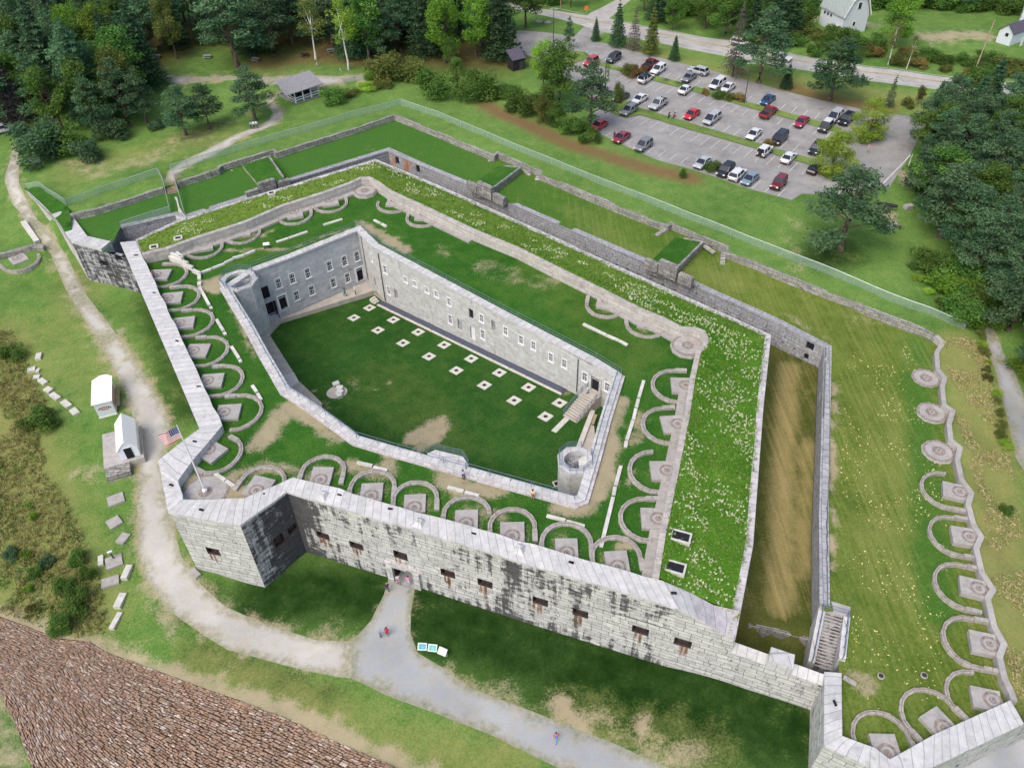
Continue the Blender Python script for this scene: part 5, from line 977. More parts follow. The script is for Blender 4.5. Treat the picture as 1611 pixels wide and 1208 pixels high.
# paved walk along the barracks and the left wall, with its steps
wk = thing('paved_walk', 'tan paved walk along the far barracks and down the left parade wall', 'walkway')
w1 = [UP_(x, y) for x, y in ((441, 504), (470, 500), (592, 460))]
def inner(i, d): 
    q = offset(coping, d, True)[i]; return (q.x, q.y)
zw = lambda x, y: float(zpar([(x, y)])[0])
zb = 0.25
wa = [U2(580, 441, zb), U2(400, 512, zb), U2(413, 560, zb)]
poly = [inner(17, 1.03), inner(18, 1.03), inner(19, 1.03), inner(20, 1.03), inner(0, 1.03), inner(1, 1.03), inner(2, 1.03), inner(3, 1.03), U2(462.5, 586.5, 1.45), U2(423, 525, zb), U2(441, 504, zb), U2(588, 457, zb), U2(598, 463, zb)]
zs_ = [max(zb, zw(*q_) + .14) for q_ in poly]; b = MB(); b.prism(poly, [-1.6] * len(poly), zs_); b.build('paving', M['concrete'], wk)
s0, s1 = U(446, 592, 1.45), U(462.8, 587, 1.45); e0 = U(455.5, 611, 2.2); dn = (e0 - s0); dn.z = 0
b = MB()
for k in range(5):
    a0, a1 = s0 + dn * (k / 5), s1 + dn * (k / 5); c0, c1 = s0 + dn * ((k + 1) / 5), s1 + dn * ((k + 1) / 5)
    b.prism([(p.x, p.y) for p in (a0, a1, c1, c0)], -.5, 1.45 + .17 * (k + 1))
b.build('steps', M['lightconc'], wk)
zt2 = 1.9
poly = [tuple((s0 + dn)[:2]), tuple((s1 + dn)[:2]), U2(507, 638, 2.3), inner(5, 1.05), inner(4, 1.05)]
b = MB(); b.prism(poly, -.5, [2.3, 2.3, 2.9, 2.9, 2.3]); b.build('lower_paving', M['concrete'], wk)
# dark area trench with kerb along the windowed wall
tr = thing('area_kerb', 'long pale stone kerb in front of the dark drain trench below the windowed wall', 'kerb')
Q0, Q1 = court[17], court[13]; dq = (Q1 - Q0); dq.z = 0; LQ = dq.length; dq.normalize(); nq = Vector((dq.y, -dq.x, 0))
ku = lambda px, py: ((on_plane(px, py, Q0, nq) - Q0).dot(dq))
u0, u1 = ku(604, 478), ku(893, 612)
A = [Q0 + dq * (u0 + (u1 - u0) * k / 12) + nq * 1.5 for k in range(13)]
for p in A: p.z = zw(p.x, p.y) + .15
B = [p - nq * .35 for p in A]; b = MB(); b.band(A, B, [p.z - .5 for p in A], [p.z - 1.3 for p in A]); b.build('kerb', M['lightconc'], tr)
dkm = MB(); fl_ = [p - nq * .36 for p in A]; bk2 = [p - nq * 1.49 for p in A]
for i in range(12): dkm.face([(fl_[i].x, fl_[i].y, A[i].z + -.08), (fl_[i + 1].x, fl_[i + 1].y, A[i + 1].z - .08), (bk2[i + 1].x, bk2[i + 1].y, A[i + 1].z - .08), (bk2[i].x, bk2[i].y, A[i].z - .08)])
dkm.build('trench_shade', plain('trench shade colour', (0.07, 0.075, 0.10), .8), tr)  # dark sheet just below kerb height stands in for the shade in the trench
rl = MB()
for i in range(0, 13): rl.bar(A[i] - nq * .15, A[i] - nq * .15 + Vector((0, 0, .95)), .05)
for h in (.5, .93): rl.tube([p - nq * .15 + Vector((0, 0, h)) for p in A], .022, 5)
rl.build('railing', M['rail'], tr)
# barracks corner steps
cst = thing('corner_steps', 'short stone steps going down beside the barracks corner', 'steps'); b = MB()
for k in range(5): p = Q0 + dq * (u0 - 1.6 + k * .42) + nq * .95; b.box((p.x, p.y, -.1 - k * .2), (.42, 1.1, .3 + .2), math.atan2(dq.y, dq.x))
b.build('treads', M['lightconc'], cst)
# stair up to the upper doorway at the right end
us = thing('entrance_stair', 'broad stone stair with railings climbing to the dark barracks doorway', 'stair')
nu = ku(936.5, 604.5); ua = (Q0 + dq * nu); zdoor = [h for h in [0]] ; cdoor = on_plane(936.5, 604.5, Q0, nq); zd = cdoor.z - 1.25
land0 = ua + nq * .02
bt = UP_(916, 651); dirs = (bt - (ua + nq * 1.2)); dirs.z = 0; Ls = max(3.0, dirs.dot(nq)); zbt = bt.z
wd_ = 2.35; nst = 10; b = MB(); rz = math.atan2(dq.y, dq.x)
b.box((*(ua + nq * .75)[:2], (zd + zbt - 1) / 2), (wd_, 1.5, zd - zbt + 1), rz); b.build('landing', M['concrete'], us)
run = 3.4; b = MB()
for k in range(nst):
    p = ua + nq * (1.5 + run * (k + .5) / nst) + dq * (-.35 * (k + .5) / nst); zt_ = zd - (zd - zbt) * (k + 1) / (nst + 1)
    b.box((p.x, p.y, (zt_ + zbt - .7) / 2), (wd_, run / nst, zt_ - zbt + .6), rz, 1); q_ = p + nq * .03; b.box((q_.x, q_.y, zt_ - .02), (wd_ + .06, run / nst * .66, .1), rz)
b.build('treads', [M['concrete'], M['rail_stone']], us)  # darker step boxes under pale slabs paint in the shading of the risers
for s_ in (-1, 1):
    rl = MB(); ps = [ua + nq * q_ + dq * (s_ * wd_ / 2 - (.35 * max(0, q_ - 1.5) / run)) + Vector((0, 0, z_)) for q_, z_ in ((.1, zd - ua.z), (1.5, zd - ua.z), (1.5 + run, zbt + .1 - ua.z))]
    for h in (.5, .95): rl.tube([p + Vector((0, 0, h)) for p in ps], .035, 5)
    for k in range(6): 
        t = k / 5; p = ps[1].lerp(ps[2], t); rl.bar(p, p + Vector((0, 0, .95)), .05)
    for k in range(2): rl.bar(ps[0].lerp(ps[1], k * .8), ps[0].lerp(ps[1], k * .8) + Vector((0, 0, .95)), .05)
    rl.build('handrail', M['rail'], us)
def flat_strip(name, label, a, b, w, za, zb_, h, m):
    A, B = U(*a, za), U(*b, zb_); d = (B - A); d.z = 0; d.normalize(); n = Vector((-d.y, d.x, 0)) * w / 2; k = MB(); k.prism([(p.x, p.y) for p in (A - n, B - n, B + n, A + n)], [za - 1.5, zb_ - 1.5, zb_ - 1.5, za - 1.5], [za + h, zb_ + h, zb_ + h, za + h]); return tag(k.build(name, M[m]), label, 'walkway')
za_, zb_2 = Zp(904, 646), Zp(871, 679.5)
flat_strip('stone_walk', 'narrow pale stone strip running from the entrance stair into the parade grass', (904, 646.5), (871, 679.5), .75, za_, zb_2, .08, 'lightconc')
rp = thing('ramp', 'sloping tan walk behind a pale kerb wall along the right side of the parade ground', 'ramp')
r0, r1, r2, r3 = U(932.5, 648, 4.2), U(909.5, 706, 5.2), inner(11, 1.05), inner(12, 1.05)
b = MB(); n_ = 1; b.prism([(r0.x, r0.y), (r1.x, r1.y), inner(11, 1.05), inner(12, 1.2)], 0, [zw(*q_) + .25 for q_ in ((r0.x, r0.y), (r1.x, r1.y), inner(11, 1.05), inner(12, 1.2))]); b.build('paving', M['concrete'], rp)
b = MB(); d = (r1 - r0); d.z = 0; d.normalize(); n = Vector((-d.y, d.x, 0)) * .32; b.prism([(p.x, p.y) for p in (r0 - n, r1 - n, r1 + n, r0 + n)], 1.5, [zw(r0.x, r0.y) + .6, zw(r1.x, r1.y) + .6, zw(r1.x, r1.y) + .6, zw(r0.x, r0.y) + .6]); b.build('kerb_wall', M['lightconc'], rp)
bn = thing('bench', 'small dark bench on the tan ramp below the right parade wall', 'bench', tuple(U(934.5, 663, 4.4)), math.atan2(d.y, d.x)); b = MB(); b.box((0, 0, .42), (1.9, .4, .07)); b.build('seat', M['wood'], bn)
for s_ in (-1, 1): b = MB(); b.box((s_ * .75, 0, .2), (.1, .36, .4)); b.build('leg', M['iron'], bn)
# ------------------------------------------------------------------ stair towers
def tower(label, c, r, ri, zt, zb_, n, ph, gap, m):
    t = thing('stair_tower', label, 'stair tower', (c.x, c.y, 0)); b = MB()
    O = [(r * math.cos(ph + k * 2 * math.pi / n), r * math.sin(ph + k * 2 * math.pi / n)) for k in range(n)]; I = [(ri * math.cos(ph + k * 2 * math.pi / 24 + .1), ri * math.sin(ph + k * 2 * math.pi / 24 + .1)) for k in range(24)]
    for k in range(n):
        a, b2 = O[k], O[(k + 1) % n]; b.face([(*a, zb_), (*b2, zb_), (*b2, zt - .3), (*a, zt - .3)], 0)
        a3, b3 = (a[0] * 1.05, a[1] * 1.05), (b2[0] * 1.05, b2[1] * 1.05); b.face([(*a3, zt - .34), (*b3, zt - .34), (*b3, zt), (*a3, zt)], 1); b.face([(*a, zt - .34), (*b2, zt - .34), (*b3, zt - .34), (*a3, zt - .34)][::-1], 1)
        kk = [I[(k * 24 // n + j) % 24] for j in range(24 // n + 1)]
        kk = [(ri * math.cos(ph + (k + j / 4) * 2 * math.pi / n), ri * math.sin(ph + (k + j / 4) * 2 * math.pi / n)) for j in range(5)]
        for j in range(4):
            q0, q1 = [tuple(a3[i] + (b3[i] - a3[i]) * s_ for i in (0, 1)) for s_ in (j / 4, (j + 1) / 4)]; b.face([(*q0, zt), (*q1, zt), (*kk[j + 1], zt), (*kk[j], zt)], 1)
            b.face([(*kk[j], zt), (*kk[j + 1], zt), (*kk[j + 1], zt - 3.5), (*kk[j], zt - 3.5)], 0)
    b.build('shell', [m, M['coping']], t)
    s2 = MB()
    for k in range(14):
        a = ph + k * .42; p = [(ri * f * math.cos(a + e), ri * f * math.sin(a + e)) for f, e in ((.15, 0), (.97, 0), (.97, .42), (.15, .42))]; s2.prism(p, zt - 3.4, zt - .35 - k * .2)
    s2.build('winding_steps', M['counter'], t)
    rl = MB(); rr = r * .96; ks = [k for k in range(n + 1)]
    pts = [(rr * math.cos(ph + k * 2 * math.pi / n), rr * math.sin(ph + k * 2 * math.pi / n), zt) for k in ks if not (gap[0] <= k <= gap[1])]
    for p in pts: rl.bar(p, (p[0], p[1], zt + 1.05), .06)
    for h in (.4, .72, 1.05):
        for i in range(len(pts) - 1):
            if math.dist(pts[i], pts[i + 1]) < r * 1.2: rl.tube([(p[0], p[1], p[2] + h) for p in (pts[i], pts[i + 1])], .03, 5)
    rl.build('railing', M['rail'], t); return t
tower('octagonal grey stone stair tower with open round top at the left end of the barracks', U(376, 442, 10.3), 2.8, 2.0, 10.5, -1.5, 8, R(10), (9, 9), M['barrack'])
tower('short octagonal stone stair tower with open well at the near right parade corner', U(905.5, 725, 10.3), 2.15, 1.35, 10.5, 1.0, 8, R(22), (0, 0), M['barrack'])
lp = thing('stair_landing', 'pale landing slab joining the right stair tower to the parade wall', 'landing'); b = MB()
pl = [U2(910, 722, 10.4), U2(928, 712, 10.4), U2(935, 735, 10.4), U2(927, 745, 10.4), U2(912, 742, 10.4)]; b.prism(pl, 9.6, 10.42); b.build('slab', M['lightconc'], lp)
# balcony on the near parade wall
bc = thing('viewing_balcony', 'small white balcony with railing bulging from the near parade wall', 'balcony'); b = MB()
pb = [U2(672, 713, 10.4), U2(685, 707.5, 10.4), U2(728, 718, 10.4), U2(737, 731, 10.4), U2(733, 739, 10.4), U2(675, 722, 10.4)]; b.prism(pb, 9.7, 10.42); b.build('slab', M['coping'], bc); rl = MB()
P = [Vector((*q, 10.42)) for q in pb[:5]]
P = densify([tuple(p[:2]) for p in P], 1.3, False); P = [Vector((*q, 10.42)) for q in P]
for p in P: rl.bar(p, p + Vector((0, 0, 1.05)), .05)
for h in (.35, .7, 1.05): rl.tube([p + Vector((0, 0, h)) for p in P], .028, 5)
rl.build('railing', M['rail'], bc)
# ------------------------------------------------------------------ railings on the courtyard coping
def railing(label, line, z, post=2.6, h=1.05, rails=(.55, 1.05), m='rail', rad=.03):
    o = thing('railing', label, 'railing'); P = densify([(p[0], p[1]) for p in line], post, False); P = [Vector((*p, z)) for p in P]; a = MB(); b = MB()
    for p in P: a.bar(p - Vector((0, 0, .1)), p + Vector((0, 0, h)), .055)
    for k in rails: b.tube([p + Vector((0, 0, k)) for p in P], rad, 5)
    a.build('rail_posts', M[m], o); b.build('rails', M[m], o); return o
ro1 = offset(coping, .12, True)
railing('grey pipe railing along the coping above the windowed barracks wall', ro1[13:19], 10.45, 3.0)
railing('grey pipe railing along the coping above the far left barracks wall', ro1[18:21], 10.45, 3.2)
ro2 = offset(coping, .55, True)
railing('blue grey pipe railing along the left and near parade wall', ro2[0:10], 10.5, 2.6)
railing('blue grey pipe railing along the right parade wall', ro2[11:14], 10.5, 2.6)
# inner second rail near the lower walk
railing('dark railing above the sloping walk at the near left parade wall', [UP_(x, y) for x, y in ((505, 643), (545, 667), (585, 690))], 10.2 - .0, 3.0, 1.0) if 0 else None
# stairs down from the terrace to the ditch
ts = thing('terrace_stair', 'long straight stone stair with blue grey railings descending from the right terrace into the ditch', 'stair')
T0, T1 = U(1311, 962, 6.2), U(1291.5, 1054, 1.5); T1 = U(1292, 1052, 3.0)
top_, bot_ = U(1313, 963, 6.4), U(1294.5, 1051, 3.1); dn = bot_ - top_; dn.z = 0; Ld = dn.length; dn.normalize(); sd = Vector((-dn.y, dn.x, 0)); b = MB(); N = 17; wd_ = 1.75
for k in range(N):
    z_ = 6.3 - 3.3 * (k + .5) / N; p = top_ + dn * (Ld * (k + .5) / N); b.box((p.x, p.y, (z_ - .3) / 2), (Ld / N * 1.02, wd_, z_ + .1), math.atan2(dn.y, dn.x), 1); q_ = p - dn * .02; b.box((q_.x, q_.y, z_ - .06), (Ld / N * .6, wd_, .12), math.atan2(dn.y, dn.x))
b.box((*(top_ - dn * .55)[:2], 5.5), (1.4, 3.0, 1.82), math.atan2(dn.y, dn.x)); b.build('treads', [M['slab'], M['black']], ts)  # near-black step boxes below the pale slabs stand in for riser shade
for s_ in (-1, 1):
    k = MB(); a, e = top_ + sd * s_ * (wd_ / 2 + .35), bot_ + sd * s_ * (wd_ / 2 + .35)
    k.prism([(p.x, p.y) for p in (a - sd * .33, e - sd * .33, e + sd * .33, a + sd * .33)], 0, [6.4, 5.8 if s_ > 0 else 3.6, 5.8 if s_ > 0 else 3.6, 6.4]); k.build('side_wall', M['coping'], ts)
    rl = MB(); a.z, e.z = 6.4, 5.8 if s_ > 0 else 3.6
    for h in (.5, 1.0): rl.tube([a + Vector((0, 0, h)), e + Vector((0, 0, h))], .04, 5)
    for j in range(5): p = a.lerp(e, j / 4); rl.bar(p, p + Vector((0, 0, 1)), .06)
    rl.build('handrail', M['rail'], ts)
rl = MB(); a, e = top_ + sd * 1.35, top_ - sd * 1.35
for h in (.5, 1.0): rl.tube([Vector((p.x, p.y, 6.4 + h)) for p in (a, e)], .04, 5)
rl.build('handrail', M['rail'], ts)
strip((1327, 1064), (1347, 1076), 5.6, .5, .1, 'flat grey stone strip lying in the terrace grass beside the stair foot', None, 'rail_stone', 'stone_strip')
for x, y, l in ((1386, 1063, 'left'), (1454, 1062, 'right')):
    c = U(x, y, 5.75); t = thing('manhole', f'small dark round manhole in the terrace grass, {l} of the two', 'manhole', tuple(c), 0, 'manholes on the right terrace'); b = MB(); b.lathe((0, 0, -.1), [(.34, 0), (.34, .16), (.24, .17)], 12); b.build('rim', M['slab'], t); b = MB(); b.lathe((0, 0, .06), [(.25, 0), (.25, .02)], 12); b.build('cover', M['iron'], t)
# low stone step across the ditch
A = [U(1178, 984, 2.5), U(1225, 994, 2.5), U(1295, 1013, 2.5)]; b = MB(); b.band(A, [p - Vector((ns_.x, ns_.y, 0)) * .4 for p in A], [.3] * 3, [2.2] * 3); tag(b.build('ditch_step', M['rubble']), 'low rubble stone step crossing the near end of the dry ditch', 'retaining wall')
# light wells in the rampart
for x, y, l in ((1070.5, 845, 'farther'), (1061.5, 893.5, 'nearer')):
    c = U(x, y, 10.75)
    for _ in range(4): c = U(x, y, float(zram(np.array([[c.x, c.y]]))[0]) + .08)
    t = thing('light_well', f'white stone rimmed dark light well in the near rampart grass, {l} from the camera' if l == 'farther' else 'white stone rimmed dark light well in the rampart grass next to the front wall', 'light well', tuple(c), math.atan2(d_.y, d_.x)); b = MB()
    for s_ in (-1, 1): b.box((0, s_ * .62, 0), (2.2, .2, .5)); b.box((s_ * 1.0, 0, 0), (.2, 1.05, .5))
    b.build('rim', M['white_stone'], t); b = MB(); b.box((0, 0, .02), (1.8, 1.04, .36)); b.build('opening', M['dark'], t)
for x, y, z_, l in ((427.5, 306, 10.1, 'white stone rimmed vent at the outer edge of the rear rampart'), (243, 391, 11.4, 'square stone vent in the rampart grass above the left parapet corner'), (281, 377, 11.5, 'square stone vent in the rampart grass left of the rear gun platforms')):
    c = U(x, y, z_); t = thing('vent_block', l, 'vent', tuple(c), .35); b = MB()
    for s_ in (-1, 1): b.box((0, s_ * .5, .1), (1.3, .28, .55)); b.box((s_ * .55, 0, .1), (.28, .75, .55))
    b.build('rim', M['white_stone'], t); b = MB(); b.box((0, 0, .1), (.9, .8, .4)); b.build('opening', M['dark'], t)
# half ring of white blocks in the parade
sb = UP_(530, 617)
dmy = MB(); dmy.lathe((0, 0, -.1), [(1.55, 0), (1.5, .125)], 20); dco = dmy.build('dirt_circle', M['concrete']); dco.location = sb; dco.rotation_euler = SLQ.to_euler(); tag(dco, 'round bare tan patch inside the ring of white blocks on the parade ground', 'dirt patch')
for i, (x, y) in enumerate(((529.5, 607), (535, 613.5), (535.5, 619.5), (534, 624.5))):
    p = UP_(x, y, .3); b = MB(); b.box(p, (.95, .75, .62), .5 - i * .5); tag(b.build('stone_block', M['white_stone']), f'white stone block in the half ring on the parade ground, {ORD[i]} from the far end', 'stone block', 'white blocks in the parade half ring')
# ------------------------------------------------------------------ things standing on the outer ground
def G(px, py, z0=6.0):
    z = Z_at(px, py, z0); p = U(px, py, z); p.z = float(zext([(p.x, p.y)])[0]); return p
def copy_part(o, parent):
    c = o.copy(); C.objects.link(c); c.parent = parent; return c
# chain link fence
mfn, tfn, bfn = mat('chain link mesh'); g = NB(tfn); uv = g.coord('UV'); bfn.inputs['Base Color'].default_value = (0.30, 0.42, 0.32, 1); bfn.inputs['Roughness'].default_value = .6
wv = []
for ang in (45, -45):
    x = g.n('ShaderNodeTexWave'); x.inputs['Scale'].default_value = 3.2; x.inputs['Distortion'].default_value = 0; g.l(g.mapping(uv, (1, 1, 1), (0, 0, R(ang))), x.inputs['Vector']); wv.append(g.math('GREATER_THAN', x.outputs['Fac'], .87))
g.l(g.math('MAXIMUM', wv[0], wv[1]), bfn.inputs['Alpha'])
def fence(label, pts, h=1.4, step=3.0, group=None):
    t = thing('chain_link_fence', label, 'fence', (0, 0, 0), 0, group); L = densify([(p[0], p[1]) for p in pts], step, False)
    zf = idw([tuple(p) for p in pts], 2.0); zs = zf(np.array(L)); P = [Vector((x, y, z)) for (x, y), z in zip(L, zs)]
    pb = MB(); pb.tube([(0, 0, -.2), (0, 0, h)], .05, 6); po = pb.build('post', M['steel'], t); po.location = P[0]
    for p in P[1:]: copy_part(po, t).location = p
    r = MB(); r.tube([p + Vector((0, 0, h - .05)) for p in P], .05, 5); r.build('top_rail', M['steel'], t)
    m = MB(); m.band([p + Vector((0, 0, h - .05)) for p in P], [p + Vector((0, 0, h - .05)) for p in P], None, None); m = MB(); u = 0
    for a, b in zip(P, P[1:]): Ls = (b - a).length; m.face([a, b, b + Vector((0, 0, h - .05)), a + Vector((0, 0, h - .05))], 0, [(u, 0), (u + Ls, 0), (u + Ls, h), (u, h)]); u += Ls
    m.build('wire_mesh', mfn, t); return t
F1 = [G(*p, 8.8) for p in ((46, 299), (64, 293.5), (85, 308), (105.5, 323.5), (181, 297), (250, 273.5))]
F1 = [G(45, 300), G(64, 296), G(105.5, 324), G(181, 298), G(250, 275)]
FG = 'chain link fence round the fort'
fence('pale green chain link fence from the left wall end to the footpath steps', F1, group=FG)
fence('pale green chain link fence running from the footpath to its corner above the fort apex', [G(*p) for p in ((270, 270), (416, 226), (480, 208), (560, 184), (631.5, 166))], group=FG)
fence('long pale green chain link fence from the apex corner to the right shrubs', [G(*p) for p in ((632, 166.3), (690, 185.5), (743, 208), (850, 252.5), (941, 289.5), (1020, 320), (1100, 352), (1200, 392), (1258.7, 415), (1431, 485.5), (1516, 518))], group=FG)
e_ = G(1516, 518); f_ = e_ + Vector((3.0, 4.2, .3)); fence('short return of pale green chain link fence beside the lane', [e_ + Vector((.1, .1, 0)), f_], group=FG)
fence('chain link fence on the left of the footpath steps and along the ditch wall', [U(251, 275, 9.2), U(259, 291, 8.9), U(268.5, 334, 8.2), U(192, 358.5, 8.2)], 1.2, 2.6, FG)
fence('chain link fence on the right of the footpath steps', [U(271, 272, 9.2), U(277, 289, 8.9), U(292, 341, 8.1)], 1.2, 2.4, FG)
fence('low fence beside the dirt road behind the pavilion', [G(*p) for p in ((541, 133), (560, 127.5), (585, 124.5))], 1.1, 2.5)
# steps where the footpath drops onto the covered way
fs = thing('footpath_steps', 'timber edged steps where the pale footpath drops through the fence gap', 'steps'); a0, a1 = U(267.5, 285, 9.2), U(275.5, 313, 7.5); d = a1 - a0; d.z = 0; n = 11
b = MB(); w2 = MB(); rz = math.atan2(d.y, d.x)
for k in range(n):
    p = a0 + d * ((k + .5) / n); z = 9.25 - 1.7 * (k + .5) / n; b.box((p.x, p.y, z / 2 + 2), (d.length / n, 1.9, z - 4), rz); q = a0 + d * ((k + 1) / n); w2.box((q.x, q.y, z - .02), (.16, 2.0, .22), rz)
b.build('treads', M['lightconc'], fs); w2.build('timber_edging', M['wood'], fs)
pth = [U2(272, 312, 7.9), U2(279, 312, 7.9), U2(283, 328, 8.0), U2(292, 343, 8.1), U2(277, 344, 8.1), U2(277, 328, 8.0)]
b = MB(); b.prism(pth, 7.0, [8.02, 8.02, 8.1, 8.2, 8.2, 8.1]); tag(b.build('footpath', M['path']), kind='structure')
dst = thing('ditch_stair', 'pale steep stair dropping from the footpath into the dry ditch', 'steps'); b = MB(); a0, a1 = U(286, 344, 8.1), U(262, 353, 5.6); d = a1 - a0; d.z = 0
for k in range(12): p = a0 + d * ((k + .5) / 12); z = 8.1 - 4.5 * (k + .5) / 12; b.box((p.x, p.y, z - .6), (d.length / 12, 1.2, 1.2), math.atan2(d.y, d.x))
b.build('treads', M['lightconc'], dst)
# ---------------- painted lines
def ground_strip(name, pts, w, m, dz=.06, step=2.5):
    L = densify([(p[0], p[1]) for p in pts], step, False); z = zext(np.array(L)); P = [Vector((x, y, z_ + dz)) for (x, y), z_ in zip(L, z)]
    A, B = offset(P, w / 2), offset(P, -w / 2); k = MB()
    for q in A + B: q.z = float(zext([(q.x, q.y)])[0]) + dz
    k.band(A, B); return tag(k.build(name, M[m]), kind='structure')
yl = [G(*p, 10) for p in ((800, 5), (855, 17), (901, 26.4), (958.5, 38), (1048, 55), (1140, 73.5), (1240, 93.3), (1364, 114), (1470, 127.5), (1611, 141), (1740, 153))]
for s_ in (.16, -.16): ground_strip('road_centre_line', offset(yl, s_), .13, 'yellow')
for s_ in (3.0, -3.0): ground_strip('road_edge_line', offset(yl, s_), .16, 'linepaint')
rows = [((915.3, 87.7), (925.4, 81), (1281.3, 188), (1289.7, 178), 23), ((969, 126.2), (984, 117.8), (1298.9, 218), (1307.3, 208), 19), ((1005.8, 169), (1017.5, 160.5), (1244.4, 240.6), (1257, 228.6), 14), ((989.9, 193), (1006.6, 183), (1261, 275), (1273.7, 261.6), 16), ((953, 215), (961.4, 209), (1223.5, 309), (1238.6, 294.8), 15)]
pl_ = MB()
for a, b_, c_, d2, n in rows:
    A, B, Cc, D = G(*a, 9.4), G(*b_, 9.4), G(*c_, 9.4), G(*d2, 9.4)
    for k in range(n + 1):
        p, q = A.lerp(Cc, k / n), B.lerp(D, k / n); z = lambda v: float(zext([(v.x, v.y)])[0]) + .06
        dd = (q - p); dd.z = 0; dd.normalize(); s_ = Vector((-dd.y, dd.x, 0)) * .06
        pl_.face([(*(p - s_)[:2], z(p)), (*(p + s_)[:2], z(p)), (*(q + s_)[:2], z(q)), (*(q - s_)[:2], z(q))])
tag(pl_.build('parking_markings', M['linepaint']), kind='structure')
ground_strip('kerb_line', [G(1432, 244.5, 9), G(1387.7, 291, 9)], .22, 'linepaint', .08)
def island(poly, nm='grass_island'):
    P = [G(*p, 9.4) for p in poly]; L = densify([(p.x, p.y) for p in P], 1.5); z = zext(np.array(L)) + .14; b = MB(); c = np.mean(L, axis=0)
    vv_, tri_ = triangulate([(L, True)], np.zeros((0, 2))); cn = vv_[tri_].mean(1); tri_ = tri_[pip(cn, L)]
    o = sheet(nm, vv_, zext(vv_) + .14, tri_, M['ground'], {'dry': np.full(len(vv_), .25)}); return tag(o, kind='structure')
island([(940, 97.5), (1030, 120), (1160, 156.5), (1284, 191), (1325, 203), (1318, 209), (1305, 206), (1160, 165), (1040, 131), (984, 116), (942, 103)])
island([(938, 158), (950, 148), (985, 160), (1005, 170.5), (1120, 204.5), (1244.4, 242), (1285, 252), (1278, 262), (1273, 260), (1120, 214.5), (1006, 181.5), (985, 187), (966, 180)])
island([(1287, 270), (1300, 262), (1322, 268), (1318, 281), (1298, 281)]); island([(1345, 222), (1356, 214), (1374, 214), (1372, 224), (1354, 228)]); island([(872, 92), (895, 80), (920, 83), (930, 90), (905, 100), (885, 104)])
# ---------------- vehicles
SDV = (G(1056.4, 213.7, 9.4) - G(1071.5, 202.7, 9.4)); HEAD = math.atan2(SDV.y, SDV.x)
ROWD = (G(1223.5, 309, 9.3) - G(989.9, 230, 9.3)); ROWA = math.atan2(ROWD.y, ROWD.x)
paint = {}
def paint_mat(col):
    if col not in paint:
        m, t, b = mat('car paint'); b.inputs['Base Color'].default_value = (*col, 1); b.inputs['Roughness'].default_value = .32; b.inputs['Coat Weight'].default_value = .5; b.inputs['Specular IOR Level'].default_value = .5; paint[col] = m
    return paint[col]
M['tyre'] = plain('black tyre rubber', (0.02, 0.02, 0.02), .9); M['rim'] = plain('alloy wheel', (0.35, 0.35, 0.36), .4, .6); M['headlamp'] = plain('headlamp lens', (0.7, 0.7, 0.72), .2); M['tail'] = plain('red tail lamp', (0.35, 0.015, 0.015), .3); M['trim'] = plain('black car trim', (0.02, 0.02, 0.022), .6)
KIND = {  # length, width, stations (x, low, belt, half width), greenhouse base x0..x3 / roof x1..x2, roof height
 'sedan': (4.6, [(-2.3, .42, .78, .74), (-2.15, .30, .98, .86), (-1.2, .28, 1.0, .91), (0, .27, .96, .91), (1.0, .28, .90, .90), (1.95, .30, .80, .85), (2.3, .40, .62, .70)], (-1.75, -.95, .35, 1.15), 1.43, .96),
 'suv': (4.7, [(-2.35, .48, .92, .80), (-2.25, .36, 1.08, .90), (-1.2, .34, 1.08, .94), (0, .33, 1.05, .94), (1.0, .34, 1.03, .93), (2.05, .36, .95, .88), (2.35, .46, .78, .74)], (-2.2, -1.95, .35, 1.1), 1.70, 1.05),
 'van': (5.0, [(-2.5, .42, 1.0, .86), (-2.4, .32, 1.1, .94), (-1.2, .3, 1.1, .97), (0, .3, 1.07, .97), (1.2, .3, 1.02, .96), (2.2, .33, .88, .88), (2.5, .42, .7, .74)], (-2.4, -2.2, .7, 1.75), 1.78, 1.05),
 'pickup': (5.6, [(-2.8, .55, 1.08, .88), (-2.7, .48, 1.12, .95), (-1.2, .46, 1.12, .98), (0, .45, 1.12, .98), (1.2, .46, 1.12, .97), (2.4, .48, 1.05, .94), (2.8, .58, .88, .84)], (-.95, -.75, .6, 1.25), 1.85, 1.12),
 'jeep': (4.2, [(-2.0, .55, 1.05, .80), (-1.95, .48, 1.12, .86), (-1, .46, 1.12, .90), (0, .45, 1.12, .90), (.8, .46, 1.12, .86), (1.9, .48, 1.08, .78), (2.05, .55, .95, .76)], (-1.95, -1.9, .35, .65), 1.86, 1.12)}
